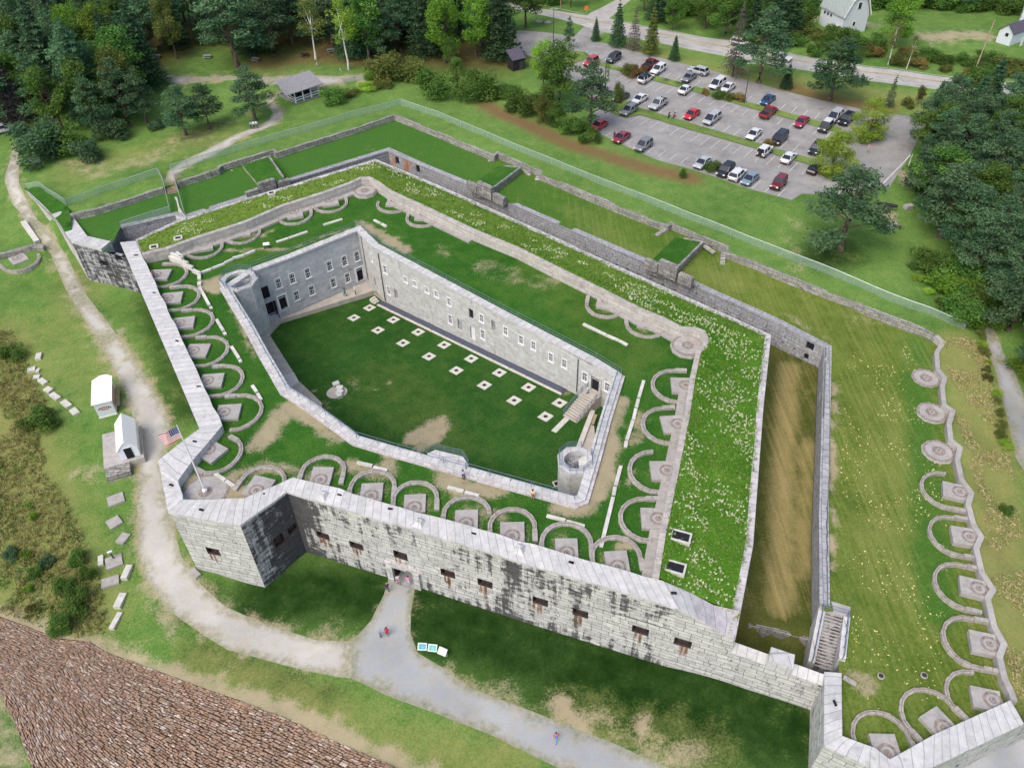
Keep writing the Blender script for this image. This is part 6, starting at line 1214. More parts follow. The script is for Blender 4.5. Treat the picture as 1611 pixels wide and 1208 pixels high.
def car(kind, col, loc, rz, label, roofcol=None, name='parked_car', group='cars in the car park'):
    L, S, gh, H, belt = KIND[kind]; t = thing(name, label, 'car' if kind != 'pickup' else 'pickup truck', loc, rz, group); pm = paint_mat(col); b = MB(); rings = []
    for x, lo, be, hw in S: rings.append([(x, -hw * .94, lo), (x, -hw, lo + .15), (x, -hw, be - .1), (x, -hw + .1, be), (x, hw - .1, be), (x, hw, be - .1), (x, hw, lo + .15), (x, hw * .94, lo)])
    for r0, r1 in zip(rings, rings[1:]):
        for k in range(8): j = (k + 1) % 8; b.face([r0[k], r0[j], r1[j], r1[k]])
    b.face(rings[0]); b.face(rings[-1][::-1])
    x0, x1, x2, x3 = gh; wb, wt = S[3][3] - .04, S[3][3] - .2; zb = belt - .03
    R4 = [(x1, -wt, H), (x2, -wt, H), (x2, wt, H), (x1, wt, H)]; B4 = [(x0, -wb, zb), (x3, -wb, zb), (x3, wb, zb), (x0, wb, zb)]
    rm = 0
    R5 = [(x, y, H + .02) for x, y, z in R4]; rf = MB(); tgt = b if roofcol is None else rf
    tgt.face([(x1 - .04, -wt - .03, H - .05), (x2 + .06, -wt - .03, H - .05), (x2 + .02, -wt + .12, H + .04), (x1, -wt + .12, H + .04)]); tgt.face([(x1 - .04, wt + .03, H - .05), (x2 + .06, wt + .03, H - .05), (x2 + .02, wt - .12, H + .04), (x1, wt - .12, H + .04)][::-1])
    tgt.face([(x1, -wt + .12, H + .04), (x2 + .02, -wt + .12, H + .04), (x2 + .02, wt - .12, H + .04), (x1, wt - .12, H + .04)])
    for k in range(4): b.bar(Vector(B4[k]), Vector(R4[k]), .1, .07)
    xm = (x0 + x3) / 2 - .1; xr = (x1 + x2) / 2
    for s_ in (-1, 1): b.bar((xm, s_ * wb, zb), (xr, s_ * (wt + .01), H - .02), .09, .05)
    if kind == 'pickup':
        for s_ in (-1, 1): b.box((-1.9, s_ * .9, 1.16), (1.75, .1, .12))
    b.build('body', pm, t)
    if roofcol is not None: rf.build('roof', paint_mat(roofcol), t)
    w_ = MB(); i4 = [(x * .985 + (x1 + x2) / 2 * .015, y * .975, z) for x, y, z in R4]; ib = [(x * .985, y * .97, z) for x, y, z in B4]
    for k in range(4): j = (k + 1) % 4; w_.face([ib[k], ib[j], i4[j], i4[k]])
    w_.build('windows', M['glass'], t)
    if kind == 'pickup': k = MB(); k.box((-1.9, 0, 1.135), (1.6, 1.55, .03)); k.build('load_bed', M['trim'], t)
    if kind == 'jeep': k = MB(); k.tube([(-2.02, 0, 1.05), (-2.24, 0, 1.05)], .36, 12); k.build('spare_wheel', M['tyre'], t)
    wr = .33 if kind in ('sedan', 'van') else .39
    for sx in (-1, 1):
        for sy in (-1, 1):
            cx, cy = sx * L * .30, sy * (S[3][3] - .07); k = MB(); k.tube([(cx, cy - .12, wr), (cx, cy + .12, wr)], wr, 12); o = k.build('wheel', M['tyre'], t); k = MB(); k.tube([(cx, cy + sy * .10, wr), (cx, cy + sy * .13, wr)], wr * .6, 10); k.build('rim', M['rim'], o)
    for sy in (-1, 1):
        hb = S[-2]; k = MB(); k.box((hb[0] + .17, sy * (hb[3] - .2), hb[2] - .13), (.26, .34, .15)); k.build('headlight', M['headlamp'], t)
        tb = S[0]; k = MB(); k.box((tb[0] + .04, sy * (tb[3] - .08), tb[2] - .08), (.14, .22, .2)); k.build('tail_light', M['tail'], t)
    for a_ in (S[-1], S[0]): k = MB(); k.box((a_[0] * .985, 0, a_[1] + .05), (.16, 1.35, .16)); k.build('bumper', M['trim'], t)
    return t
WH, SIL, GRY, DGR, BLK, RED, MAR, BLU, BLG = (.62, .62, .62), (.38, .39, .40), (.17, .175, .18), (.045, .05, .055), (.012, .013, .016), (.42, .02, .02), (.15, .012, .022), (.02, .075, .17), (.17, .24, .30)
cars = [(929.5, 103.5, 'jeep', RED, 0, 'bright red off-road car at the far left end of the first grass island'), (964.7, 96.5, 'suv', DGR, 0, 'dark grey estate car parked alone in the far row beside the lamp post'), (1023, 106.5, 'pickup', MAR, 1, 'maroon pickup truck half hidden behind the round bushes'), (1035, 114.5, 'suv', WH, 0, 'white estate car parked beside the maroon pickup'), (1015.5, 128.5, 'suv', WH, 1, 'white crossover with black roof rack below the round bushes', BLK), (1098, 116.5, 'suv', SIL, 'r', 'silver crossover driving along the far lane of the car park'), (1083.5, 126.5, 'sedan', GRY, 0, 'grey hatchback in the far row behind the white saloon'), (1078, 145.5, 'sedan', WH, 1, 'white saloon with dark rear window below the first grass island'), (1128, 137, 'van', WH, 0, 'white van with open door beside the island bushes'), (1144, 142.5, 'sedan', WH, 0, 'small white car tucked between the white van and the lamp post'), (1207, 162, 'sedan', BLU, 0, 'blue saloon alone in the far row right of the lamp post'), (1208, 182, 'pickup', (.26, .02, .02), 1, 'red pickup truck with black load bed facing the first island'), (1260, 196.5, 'sedan', (.30, .015, .035), 0, 'crimson saloon below the first grass island'), (1297, 205, 'jeep', DGR, 0, 'dark off-road car with white roof near the yellow green trees', WH), (1312, 188.5, 'van', SIL, 0, 'silver minivan at the right end of the far row'), (1330, 193, 'suv', BLK, 0, 'black crossover at the right end of the far row beside the silver minivan'), (1006, 160.5, 'sedan', WH, 0, 'low white coupe behind the small bush at the island head'), (977, 157.5, 'sedan', DGR, 0, 'dark car mostly hidden by the small tree on the island head'), (1035, 169, 'pickup', SIL, 0, 'silver pickup truck with black load bed and dark front'), (989, 179, 'suv', GRY, 0, 'charcoal crossover at the left end of the second grass island'), (1088, 184.5, 'sedan', (.50, .015, .02), 0, 'bright red sports car beside the second grass island'), (1119, 192, 'van', SIL, 0, 'silver minivan parked next to the red sports car'), (1185, 216, 'sedan', WH, 0, 'white saloon between the silver minivan and the black van'), (1225, 223, 'van', BLK, 0, 'black van in the middle row above the white off-road car'), (1283, 239, 'suv', BLK, 0, 'black estate car with a person standing at its side'), (1201.7, 243.5, 'jeep', WH, 1, 'white off-road car with black spare wheel on its back'), (1239.5, 253, 'sedan', WH, 1, 'white saloon below the second grass island on the right'), (1281, 269.5, 'sedan', BLK, 1, 'black saloon at the right end of the row below the second island'), (1104.5, 261, 'sedan', SIL, 0, 'silver saloon in the front row behind a small bush'), (1140.5, 273.5, 'suv', BLK, 0, 'black car in the front row beside the white crossover'), (1159, 280, 'suv', WH, 1, 'white crossover in the front row next to the blue grey hatchback'), (1179, 286.5, 'sedan', BLG, 0, 'blue grey hatchback in the front row by the lawn'), (1223.5, 294.5, 'jeep', MAR, 0, 'maroon off-road car alone at the right end of the front row'), (1011.7, 234, 'suv', GRY, 0, 'grey estate car in the front row at the edge of the brown bank'), (977.3, 221, 'sedan', (.22, .02, .03), 0, 'red car with open tailgate in the front row left'), (942, 202, 'sedan', RED, 0, 'red car mostly hidden behind the pine at the car park edge')]
for c in cars:
    p = G(c[0], c[1], 9.4); rz = ROWA + math.pi if c[4] == 'r' else HEAD + (math.pi if c[4] == 1 else 0) + rnd.uniform(-.04, .04)
    car(c[2], c[3], (p.x, p.y, p.z + .03), rz, c[5], c[6] if len(c) > 6 else None)
rda = lambda a, b: math.atan2((G(*b, 10) - G(*a, 10)).y, (G(*b, 10) - G(*a, 10)).x)
for x, y, k, lab in ((1164, 72, 'suv', 'white car on the road behind the bare spruce'), (1228, 95.5, 'suv', 'white van-like car on the road behind the large pine')): p = G(x, y, 10); car(k, WH, (p.x, p.y, p.z + .03), rda((1100, 66), (1240, 93)), lab, None, 'car', None)
p = G(7, 208, 8); car('suv', WH, (p.x, p.y, p.z), .6, 'white car at the left edge under the trees by the gravel path', None, 'parked_car', None)
def motorcycle(px, col, label):
    p = G(*px, 9.4); t = thing('motorcycle', label, 'motorcycle', tuple(p), HEAD + .3, 'motorcycles in the car park')
    for x in (-.7, .7):
        k = MB(); k.lathe((0, 0, 0), [(.2, -.06), (.31, -.06), (.31, .06), (.2, .06), (.2, -.06)], 14); o = k.build('wheel', M['tyre'], t); o.rotation_euler = (math.pi / 2, 0, 0); o.location = (x, 0, .31)
    k = MB(); k.bar((-.6, 0, .35), (.1, 0, .45), .26, .3); k.bar((-.1, 0, .72), (.45, 0, .85), .3, .24); k.bar((.7, 0, .3), (.45, 0, 1.0), .1); k.build('body', paint_mat(col), t); k = MB(); k.box((-.4, 0, .76), (.75, .28, .12)); k.build('seat', M['trim'], t); k = MB(); k.bar((.42, -.36, 1.02), (.42, .36, 1.02), .04); k.build('handlebar', M['steel'], t)
motorcycle((1052, 185), BLK, 'black motorcycle parked left of the red sports car'); motorcycle((1060, 185), (.35, .05, .06), 'red motorcycle parked left of the red sports car'); motorcycle((986, 154), BLK, 'dark motorcycle beside the small tree on the island head')
# ---------------- poles and lamps
def lamp_post(px, h, label):
    p = G(*px, 9.6); t = thing('lamp_post', label, 'lamp post', tuple(p), 0, 'car park lamp posts'); k = MB(); k.tube([(0, 0, 0), (0, 0, h)], [.11, .06], 6); k.build('post', M['pipe'], t); k = MB(); k.box((0, 0, h + .05), (1.3, .12, .1)); k.box((.6, 0, h + .02), (.5, .3, .14)); k.box((-.6, 0, h + .02), (.5, .3, .14)); k.build('lamp_head', M['steel'], t)
lamp_post((1170.3, 163.5), 8.4, 'tall lamp post at the right end of the island bushes'); lamp_post((950.5, 155), 8.4, 'tall lamp post beside the small tree on the island head'); lamp_post((870.5, 66), 7.5, 'tall lamp post at the car park entrance')
p = G(1530.6, 119, 10); t = thing('utility_pole', 'leaning bare brown utility pole in the hedge across the road', 'utility pole', tuple(p), 0); k = MB(); k.tube([(0, 0, -1), (.4, .2, 11.6)], [.17, .12], 8); k.build('pole', M['wood'], t)
p = G(922, 22.5, 10.6); t = thing('road_sign', 'small orange road sign at the mouth of the side road', 'sign', tuple(p), .2); k = MB(); k.box((0, 0, .75), (.1, .1, 1.5)); k.build('post', M['steel'], t); k = MB(); k.box((0, -.06, 1.5), (.95, .05, .95), 0); k.build('board', plain('orange sign', (.75, .16, .02), .6), t)
p = G(882, 14, 10.6); t = thing('road_sign', 'grey post with small sign beside the far road', 'sign', tuple(p), .2); k = MB(); k.tube([(0, 0, 0), (0, 0, 5.5)], .09, 6); k.build('post', M['wood'], t); k = MB(); k.box((0, -.1, 4.6), (.6, .05, .7)); k.build('board', M['steel'], t)
# ---------------- buildings
M['clap'] = plain('pale grey clapboard', (.56, .60, .62), .8, var=.06); M['roofgreen'] = plain('grey green shingle roof', (.30, .34, .32), .9, var=.14, scale=2); M['roofgrey'] = plain('grey shingle roof', (.24, .235, .24), .9, var=.15, scale=2); M['roofdark'] = plain('dark slate roof', (.085, .075, .10), .9, var=.2); M['whiteroof'] = plain('white sheet roof', (.82, .82, .82), .6, var=.05); M['canvas'] = plain('white painted boards', (.70, .73, .80), .8, var=.05)
A, B, D_ = G(1321.8, 55.3, 11), G(1359.8, 49.5, 11), G(1296.4, 43.8, 11); zg = min(A.z, B.z, D_.z) - .1
bx = (B - A); bx.z = 0; wB = bx.length; bx.normalize(); by = (D_ - A); by.z = 0; by = by - bx * by.dot(bx); lB = max(9.0, (D_ - A).dot(by.normalized()) if by.length else 9); by.normalize()
barn = thing('barn', 'pale grey barn with double pitched gambrel roof across the road', 'barn', (A.x, A.y, zg), math.atan2(bx.y, bx.x)); sgn = 1 if Vector((-bx.y, bx.x, 0)).dot(by) > 0 else -1
prof = [(0, 0), (0, 4.4), (wB * .2, 7.6), (wB * .5, 9.4), (wB * .8, 7.6), (wB, 4.4), (wB, 0)]
k = MB(); Lb = sgn * lB; k.face([(x, 0, z) for x, z in prof]); k.face([(x, Lb, z) for x, z in prof][::-1]); k.face([(0, 0, 0), (0, Lb, 0), (0, Lb, 4.4), (0, 0, 4.4)]); k.face([(wB, 0, 0), (wB, Lb, 0), (wB, Lb, 4.4), (wB, 0, 4.4)]); k.build('wall', M['clap'], barn)
k = MB(); pr2 = [(-.35, 4.2), (wB * .2 - .12, 7.75), (wB * .5, 9.6), (wB * .8 + .12, 7.75), (wB + .35, 4.2)]; Aa = [(x, -.45 * sgn, z) for x, z in pr2]; Bb = [(x, Lb + .45 * sgn, z) for x, z in pr2]
for i in range(4):
    k.face([Aa[i], Aa[i + 1], Bb[i + 1], Bb[i]]); k.face([(a[0], a[1], a[2] - .22) for a in (Aa[i], Aa[i + 1], Bb[i + 1], Bb[i])][::-1])
k.build('roof', M['roofgreen'], barn); k = MB()
for i in range(4): k.bar(Vector(Aa[i]) + Vector((0, -.03 * sgn, -.11)), Vector(Aa[i + 1]) + Vector((0, -.03 * sgn, -.11)), .1, .26)
k.build('bargeboard', M['white'], barn)
for x, z, w_, h_ in ((wB * .52, 6.4, .8, 1.4), (wB * .45, 2.4, .6, .9)): f = MB(); f.box((x, -.05 * sgn, z), (w_ + .2, .1, h_ + .2)); fo = f.build('window', M['white'], barn); f = MB(); f.box((x, -.09 * sgn, z), (w_, .08, h_)); f.build('pane', M['glass'], fo)
for j in range(3): f = MB(); f.box((-.05, Lb * (.55 + .14 * j), 3.2), (.1, .55, .55)); f.build('window', M['glass'], barn)
f = MB(); f.box((-.05, Lb * .2, 1.1), (.1, .95, 2.1)); f.build('door', M['white'], barn)
def gable_house(label, A, B, depth, hw, hr, wallm, roofm, name='shed', over=.3, parts=(), cat='shed'):
    dx = (B - A); dx.z = 0; w_ = dx.length; dx.normalize(); t = thing(name, label, cat, (A.x, A.y, min(A.z, B.z)), math.atan2(dx.y, dx.x)); k = MB(); pr = [(0, 0), (w_, 0), (w_, hw), (w_ / 2, hr), (0, hw)]
    k.face([(x, 0, z) for x, z in pr]); k.face([(x, depth, z) for x, z in pr][::-1])
    for x in (0, w_): k.face([(x, 0, 0), (x, depth, 0), (x, depth, hw), (x, 0, hw)])
    k.build('wall', wallm, t); k = MB(); sl = (hr - hw) / (w_ / 2)
    for s_ in (0, 1):
        x0 = -over if s_ == 0 else w_ + over; q = [(x0, -over, hw - sl * over), (w_ / 2, -over, hr), (w_ / 2, depth + over, hr), (x0, depth + over, hw - sl * over)]
        k.face([(a, b, c + .1) for a, b, c in q]); k.face([(a, b, c - .04) for a, b, c in q][::-1])
        for i in range(4): j = (i + 1) % 4; k.face([(q[i][0], q[i][1], q[i][2] - .04), (q[j][0], q[j][1], q[j][2] - .04), (q[j][0], q[j][1], q[j][2] + .1), (q[i][0], q[i][1], q[i][2] + .1)])
    k.build('roof', roofm, t)
    for nm, c, s_, m in parts: f = MB(); f.box(c, s_); f.build(nm, m, t)
    return t, w_
A, B = G(1565.9, 66.5, 11), G(1587, 73, 11)
gable_house('low pale shed with dark slate roof at the right edge across the road', A, B, 11, 2.9, 4.4, M['clap'], M['roofdark'], parts=(('window', (2.0, -.04, 2.2), (.7, .1, .7), M['glass']), ('door', (4.9, 2.2, 1.1), (.1, .9, 2.1), M['white'])))
A, B = G(1598, 49, 11), G(1640, 56, 11)
gable_house('pale two storey house cut off by the right edge of the picture', A, B, 9, 5.5, 8.5, M['clap'], M['roofgrey'], 'house', cat='house')
# pavilion
z_ = float(G(466, 163, 9.7).z); c0 = U(466, 163.5, z_); c1 = U(503, 151, z_); c2_ = U(436, 155.5, z_); vx = c1 - c0; vy = c2_ - c0; lx, ly = vx.length, vy.length; vx.normalize(); rz = math.atan2(vx.y, vx.x); sg = 1 if Vector((-vx.y, vx.x, 0)).dot(vy) > 0 else -1
pv = thing('pavilion', 'open sided white timber pavilion with grey shingle roof beside the dirt road', 'pavilion', tuple(c0), rz); ly = 6.8
k = MB(); k.box((lx / 2, sg * ly / 2, -.1), (lx + .3, ly + .3, .5)); k.build('deck', M['roofgrey'], pv); hp = 2.75
for i in range(4):
    for j in (0, 1): k = MB(); k.box((lx * i / 3, sg * ly * j, hp / 2 + .1), (.2, .2, hp)); k.build('post', M['white'], pv)
k = MB()
for h in (.65, 1.15):
    for a, b in (((0, 0), (lx, 0)), ((0, 0), (0, ly * .7)), ((lx, 0), (lx, ly))): k.bar((a[0], sg * a[1], h), (b[0], sg * b[1], h), .09, .16)
k.bar((0, 0, hp), (lx, 0, hp), .12, .2); k.bar((0, sg * ly, hp), (lx, sg * ly, hp), .12, .2); k.build('rails', M['white'], pv)
k = MB(); E_ = .9; q = [(-E_ - 1.6, sg * -E_, hp), (lx + E_, sg * -E_, hp), (lx + E_ * .6, sg * ly / 2, hp + 1.75), (-E_ - 1.2, sg * ly / 2, hp + 1.75)]; q2 = [(-E_ - 1.6, sg * (ly + E_), hp), (lx + E_, sg * (ly + E_), hp), q[2], q[3]]
for Q in (q, q2):
    k.face(Q); k.face([(a, b, c - .14) for a, b, c in Q][::-1])
    for i in (0, 1, 3): j = (i + 1) % 4; k.face([Q[i], Q[j], (Q[j][0], Q[j][1], Q[j][2] - .14), (Q[i][0], Q[i][1], Q[i][2] - .14)])
k.build('roof', M['roofgrey'], pv)
for i in range(3): k = MB(); k.box((lx * (.2 + .3 * i), sg * ly * .5, .55), (1.8, .75, .1)); k.box((lx * (.2 + .3 * i), sg * (ly * .5 - .7), .3), (1.8, .25, .08)); k.box((lx * (.2 + .3 * i), sg * (ly * .5 + .7), .3), (1.8, .25, .08)); k.box((lx * (.2 + .3 * i), sg * ly * .5, .25), (.9, 1.1, .1)); o = k.build('picnic_table', M['trim'], pv)
# dark kiosk by the car park
p = G(812, 108, 9.7); kz = thing('kiosk', 'small black hut with steep metal roof between the trees and the car park', 'hut', tuple(p), .5); k = MB(); k.box((0, 0, 1.3), (3.0, 2.6, 2.6)); k.build('wall', M['trim'], kz); k = MB(); k.prism([(-1.8, -1.6), (1.8, -1.6), (1.8, 1.6), (-1.8, 1.6)], [2.5, 2.5, 3.9, 3.9], [2.6, 2.6, 4.0, 4.0]); k.build('roof', M['roofdark'], kz); k = MB(); k.box((1.2, -1.4, 1.0), (.12, .12, 2)); k.box((.6, -1.34, 1.0), (.9, .08, 1.9)); k.build('door', M['pipe'], kz)
# food hut with flat white roof
z_ = .25; a, b_ = U(157, 658, z_), U(184.6, 651.3, z_); vx = b_ - a; wx = vx.length; vx.normalize(); rz = math.atan2(vx.y, vx.x)
ht = thing('food_hut', 'pale grey hut with bright white roof and red arched lettering left of the gravel path', 'hut', tuple(a), rz); Dp = 5.2; Hh = 2.7
k = MB(); k.box((wx / 2, Dp / 2, Hh / 2), (wx, Dp, Hh)); k.build('wall', M['clap'], ht)
k = MB(); ov = .2; pr = [(-ov, -ov), (wx + ov, -ov), (wx + ov, Dp + ov), (wx * .72, Dp + .9), (wx * .35, Dp + .9), (-ov, Dp + .1)]; k.prism(pr, Hh, Hh + .14); k.build('roof', M['whiteroof'], ht)
k = MB(); k.box((wx + .35, Dp * .5, 1.05), (.6, Dp * .75, .08)); k.box((wx + .04, Dp * .5, 1.75), (.08, Dp * .7, 1.1)); k.build('serving_counter', M['wood'], ht)
k = MB(); k.box((wx / 2, -.06, .1), (wx + .1, .1, .16)); k.build('base_trim', M['white'], ht)
mr2 = plain('dull red lettering', (.33, .05, .07), .7)
def text_part(s, size, loc, rot, m, parent, name='lettering'):
    cu = bpy.data.curves.new(name, 'FONT'); cu.body = s; cu.size = size; cu.align_x = 'CENTER'; cu.extrude = .006; to = bpy.data.objects.new(name, cu); C.objects.link(to); dg = bpy.context.evaluated_depsgraph_get(); me = bpy.data.meshes.new_from_object(to.evaluated_get(dg)); bpy.data.objects.remove(to); me.materials.clear(); me.materials.append(m); o = bpy.data.objects.new(name, me); C.objects.link(o); o.parent = parent; o.location = loc; o.rotation_euler = rot; return o
k = MB()
for i in range(7):
    an = R(140 - 100 * i / 6); k.box((wx / 2 + 1.0 * math.cos(an), -.03, 1.25 + .55 * math.sin(an)), (.16, .03, .24 + .05 * (i % 2)))
k.box((wx / 2, -.03, 1.42), (1.0, .03, .12)); k.build('lettering', mr2, ht)
# white gabled building on its stone base
z_ = .95; A, B = U(191.5, 724, z_), U(221.5, 715.5, z_); vx = B - A; vx.z = 0; wx = vx.length; vx.normalize(); rz = math.atan2(vx.y, vx.x)
wb, w_ = gable_house('small white gabled building with dark doorway on a stone base beside the path', A, B, 5.6, 1.75, 3.15, M['canvas'], M['whiteroof'], 'white_hut', .12, parts=(('doorway', (wx * .5, -.03, .95), (.95, .1, 1.9), M['dark']), ('door_frame', (wx * .5, -.02, 1.93), (1.15, .1, .1), M['white']), ('ridge_vent', (wx * .5, -.16, 2.95), (.22, .08, .2), M['white'])), cat='hut')
ny_ = Vector((-vx.y, vx.x, 0)); base = thing('stone_platform', 'low tan stone platform under and beside the small white gabled building', 'stone base'); k = MB(); q = [A - vx * 2.3 - ny_ * .6, B + vx * .35 - ny_ * .6, B + vx * .35 + ny_ * 6.1, A - vx * 2.3 + ny_ * 6.3]; k.prism([(p.x, p.y) for p in q], -1.2, z_ - .03); k.build('platform', M['slab'], base)
k = MB(); q = [A - vx * 2.1 - ny_ * 2.4, A + vx * .9 - ny_ * 2.4, A + vx * .9 - ny_ * .62, A - vx * 2.1 - ny_ * .62]; k.prism([(p.x, p.y) for p in q], -1.2, z_ - .1); k.build('front_step', M['rubble'], base)
# ---------------- stone slabs and blocks on the grass to the left
SL = [(183, 787, 2.0, 1.7, .5, .3), (180.5, 823, 1.6, 1.6, .75, .3), (194.5, 848, 1.5, 1.15, 1.25, .3), (180.5, 885, 1.9, 1.75, .45, .35), (174.5, 916, 1.95, 1.3, .35, .3), (159.5, 883.5, .6, 1.55, .35, .35), (201, 902, .75, 1.9, -.05, .5), (190, 946, .85, 1.9, -.08, .4), (183.5, 978, .6, 2.1, -.15, .4), (307.5, 903, 1.5, .75, -.75, .35)]
for i, (x, y, lx_, ly_, a, h) in enumerate(SL):
    p = G(x, y, -.3); k = MB(); k.box((0, 0, h / 2 - .1), (lx_, ly_, h + .2)); o = k.build('stone_slab', M['slab' if lx_ > 1 else 'white_stone']); o.location = p; o.rotation_euler = (0, 0, a)
    tag(o, f'pale cut stone slab on the grass left of the gravel path, {ORD[i]} from the top' if i < 9 else 'pale stone block at the grass edge below the bastion', 'stone slab', 'cut stones beside the gravel path' if i < 9 else None)
SR = [(61.5, 562, .8, 1.5, .25), (50.5, 583, 1.1, 1.1, .3), (60.5, 584.5, .5, .7, 0), (58.5, 595, .9, .9, .2), (68, 601.5, 1.6, .8, -.6), (77, 614.5, 1.2, .95, -.5), (87.5, 625, 1.9, .85, -.62), (105, 637, 1.8, .9, -.68), (118, 649, 1.5, .95, -.75)]
for i, (x, y, lx_, ly_, a) in enumerate(SR):
    p = G(x, y, 0); k = MB(); k.box((0, 0, .12), (lx_, ly_, .45)); o = k.build('stone_block', M['white_stone']); o.location = p; o.rotation_euler = (0, 0, a); tag(o, f'rough white stone block in the curved row by the weeds, {ORD[i]} from the top', 'stone block', 'curved row of stone blocks')
p = G(180, 880, -.3); t = thing('telescope', 'dark pedestal viewer with silver head standing on a square stone slab', 'viewer', (p.x, p.y, p.z + .25), .4); k = MB(); k.tube([(0, 0, 0), (0, 0, .1), (0, 0, 1.15)], [.24, .1, .08], 8); k.build('pedestal', M['pipe'], t); k = MB(); k.tube([(-.3, 0, 1.3), (.3, 0, 1.32)], [.17, .21], 8); k.build('head', M['steel'], t)
# boards beside the path
sgm = plain('pale green sign frame', (.50, .58, .50), .6)
for i, (x, y, a, c_, l) in enumerate(((665.5, 1023, -.08, (.10, .30, .42), 'pale framed information board with blue picture, left of three beside the path'), (681.5, 1025, -.15, (.13, .38, .36), 'pale framed information board with teal picture, middle of three beside the path'), (697, 1030.5, -.45, (.62, .55, .45), 'pale cream information board, right of three beside the path'))):
    p = G(x, y, -1); t = thing('information_board', l, 'sign', tuple(p), a, 'information boards beside the path'); tl = Matrix.Rotation(R(35), 3, 'X')
    k = MB(); k.box((0, 0, .85), (1.02, .8, .08), 0, 0, 1.0, tl); k.build('panel', sgm, t); k = MB(); k.box((0, -.03, .9), (.78, .55, .02), 0, 0, 1.0, tl); k.build('picture', plain('sign picture', c_, .5, var=.5, scale=6), t)
    for s_ in (-.45, .45): k = MB(); k.box((s_, .1, .4), (.1, .1, .85)); k.build('leg', M['steel'], t)
p = G(59, 262, 7.5); t = thing('information_board', 'grey double post sign seen from behind beside the upper gravel path', 'sign', tuple(p), .5); k = MB(); k.box((0, 0, 1.4), (1.9, .1, 1.3)); k.build('panel', M['steel'], t)
for s_ in (-.6, .6): k = MB(); k.box((s_, 0, .5), (.12, .12, 1.1)); k.build('leg', M['wood'], t)
# pieces of the lower battery wall at the left edge
k = MB(); Lp = [G(*q, 4) for q in ((-20, 413), (12, 406), (40, 398), (57, 393), (70, 396))]; Aq = [p + Vector((0, 0, .9)) for p in Lp]; Bq = [Vector((*q[:2], p.z)) for q, p in zip(offset(Lp, .8), Aq)]; k.band(Aq, Bq, [p.z - 1.6 for p in Aq], [p.z - 1.6 for p in Aq]); tag(k.build('battery_wall', M['rubble']), 'low rubble stone wall at the left edge beside a gun platform', 'retaining wall')
a, b_ = G(38, 352, 4.5), G(60, 383, 3.5); k = MB(); k.bar(a + Vector((0, 0, .2)), b_ + Vector((0, 0, .2)), .9, .8); tag(k.build('stone_kerb', M['white_stone']), 'long white stone kerb lying beside the upper gravel path at the left', 'stone kerb')
# picnic tables and benches under the trees
def picnic(px, z, label, m='steel', rz=0):
    p = G(*px, z); t = thing('picnic_table', label, 'picnic table', tuple(p), rz); k = MB(); k.box((0, 0, .74), (1.9, .8, .08)); k.build('top', M[m], t)
    for s_ in (-1, 1): k = MB(); k.box((0, s_ * .72, .44), (1.9, .28, .07)); k.build('bench', M[m], t); k = MB(); k.bar((s_ * .65, -.75, 0), (s_ * .65, .3, .72), .09); k.bar((s_ * .65, .75, 0), (s_ * .65, -.3, .72), .09); k.build('leg_frame', M['wood'], t)
picnic((403, 96.5), 9.6, 'grey picnic table under the trees left of the reddish ground', rz=-.4); picnic((521, 82.5), 9.8, 'grey picnic table under the trees on reddish ground near the birches', rz=.4); picnic((327, 92), 9.6, 'pale picnic table in the clearing left of the leaning pine'); picnic((247, 92), 9.6, 'pale picnic table in the dark shade of the woods'); picnic((480, 90), 9.8, 'dark picnic table in the shade between the trees', 'trim')
for x, y, l in ((499, 104, 'small white folded board on the grass under the trees'), (535.5, 113.5, 'small white folded board beside the birch trunk')): p = G(x, y, 9.8); k = MB(); k.bar((-.3, 0, 0), (0, 0, .8), .5, .05); k.bar((.3, 0, 0), (0, 0, .8), .5, .05); o = k.build('board_sign', M['white']); o.location = p; tag(o, l, 'sign')
for x, y, l, m in ((1404, 357.5, 'grey stone bench block on the lawn below the cannon', 'slab'), (1428.5, 328, 'grey boulder-like block on the lawn beside the right woods', 'slab')): p = G(x, y, 8.4); k = MB(); k.box((0, 0, .3), (1.5, .9, .7), .3); o = k.build('stone_block', M[m]); o.location = p; tag(o, l, 'stone block')
p = G(1391, 331, 8.5); t = thing('cannon', 'black cannon on a low carriage standing on bare tan ground near the lone pine', 'cannon', tuple(p), -.35); k = MB(); k.tube([(-1.6, 0, 1.0), (-1.3, 0, 1.02), (.4, 0, 1.05), (1.9, 0, 1.1)], [.2, .42, .38, .24], 12); k.build('barrel', M['trim'], t); k = MB(); k.bar((-1.3, -.4, .4), (.8, -.4, .55), .16, .7); k.bar((-1.3, .4, .4), (.8, .4, .55), .16, .7); k.build('carriage', M['trim'], t)
for s_ in (-.65, .65): k = MB(); k.tube([(.5, s_ - .07, .5), (.5, s_ + .07, .5)], .5, 14); k.build('wheel', M['iron'], t)
p = G(1429, 262, 9); t = thing('sign_frame', 'white framed sign at the edge of the car park beside the woods', 'sign', tuple(p), 1.0); k = MB(); k.box((0, 0, 1.7), (1.5, .08, .9)); k.build('panel', M['white'], t)
for s_ in (-.6, .6): k = MB(); k.box((s_, 0, .7), (.1, .1, 1.4)); k.build('leg', M['white'], t)
for x, y, l in ((848, 36, 'left'), (862, 37, 'right')):
    p = G(x, y, 10.4); k = MB(); k.lathe((0, 0, 0), [(.7, -.2), (.85, .25), (.6, .6), (.2, .75)], 7); o = k.build('boulder', M['slab']); o.location = p; o.scale = (1.2, .8, .8); tag(o, f'grey boulder on the grass by the car park entrance, {l} of two', 'boulder')
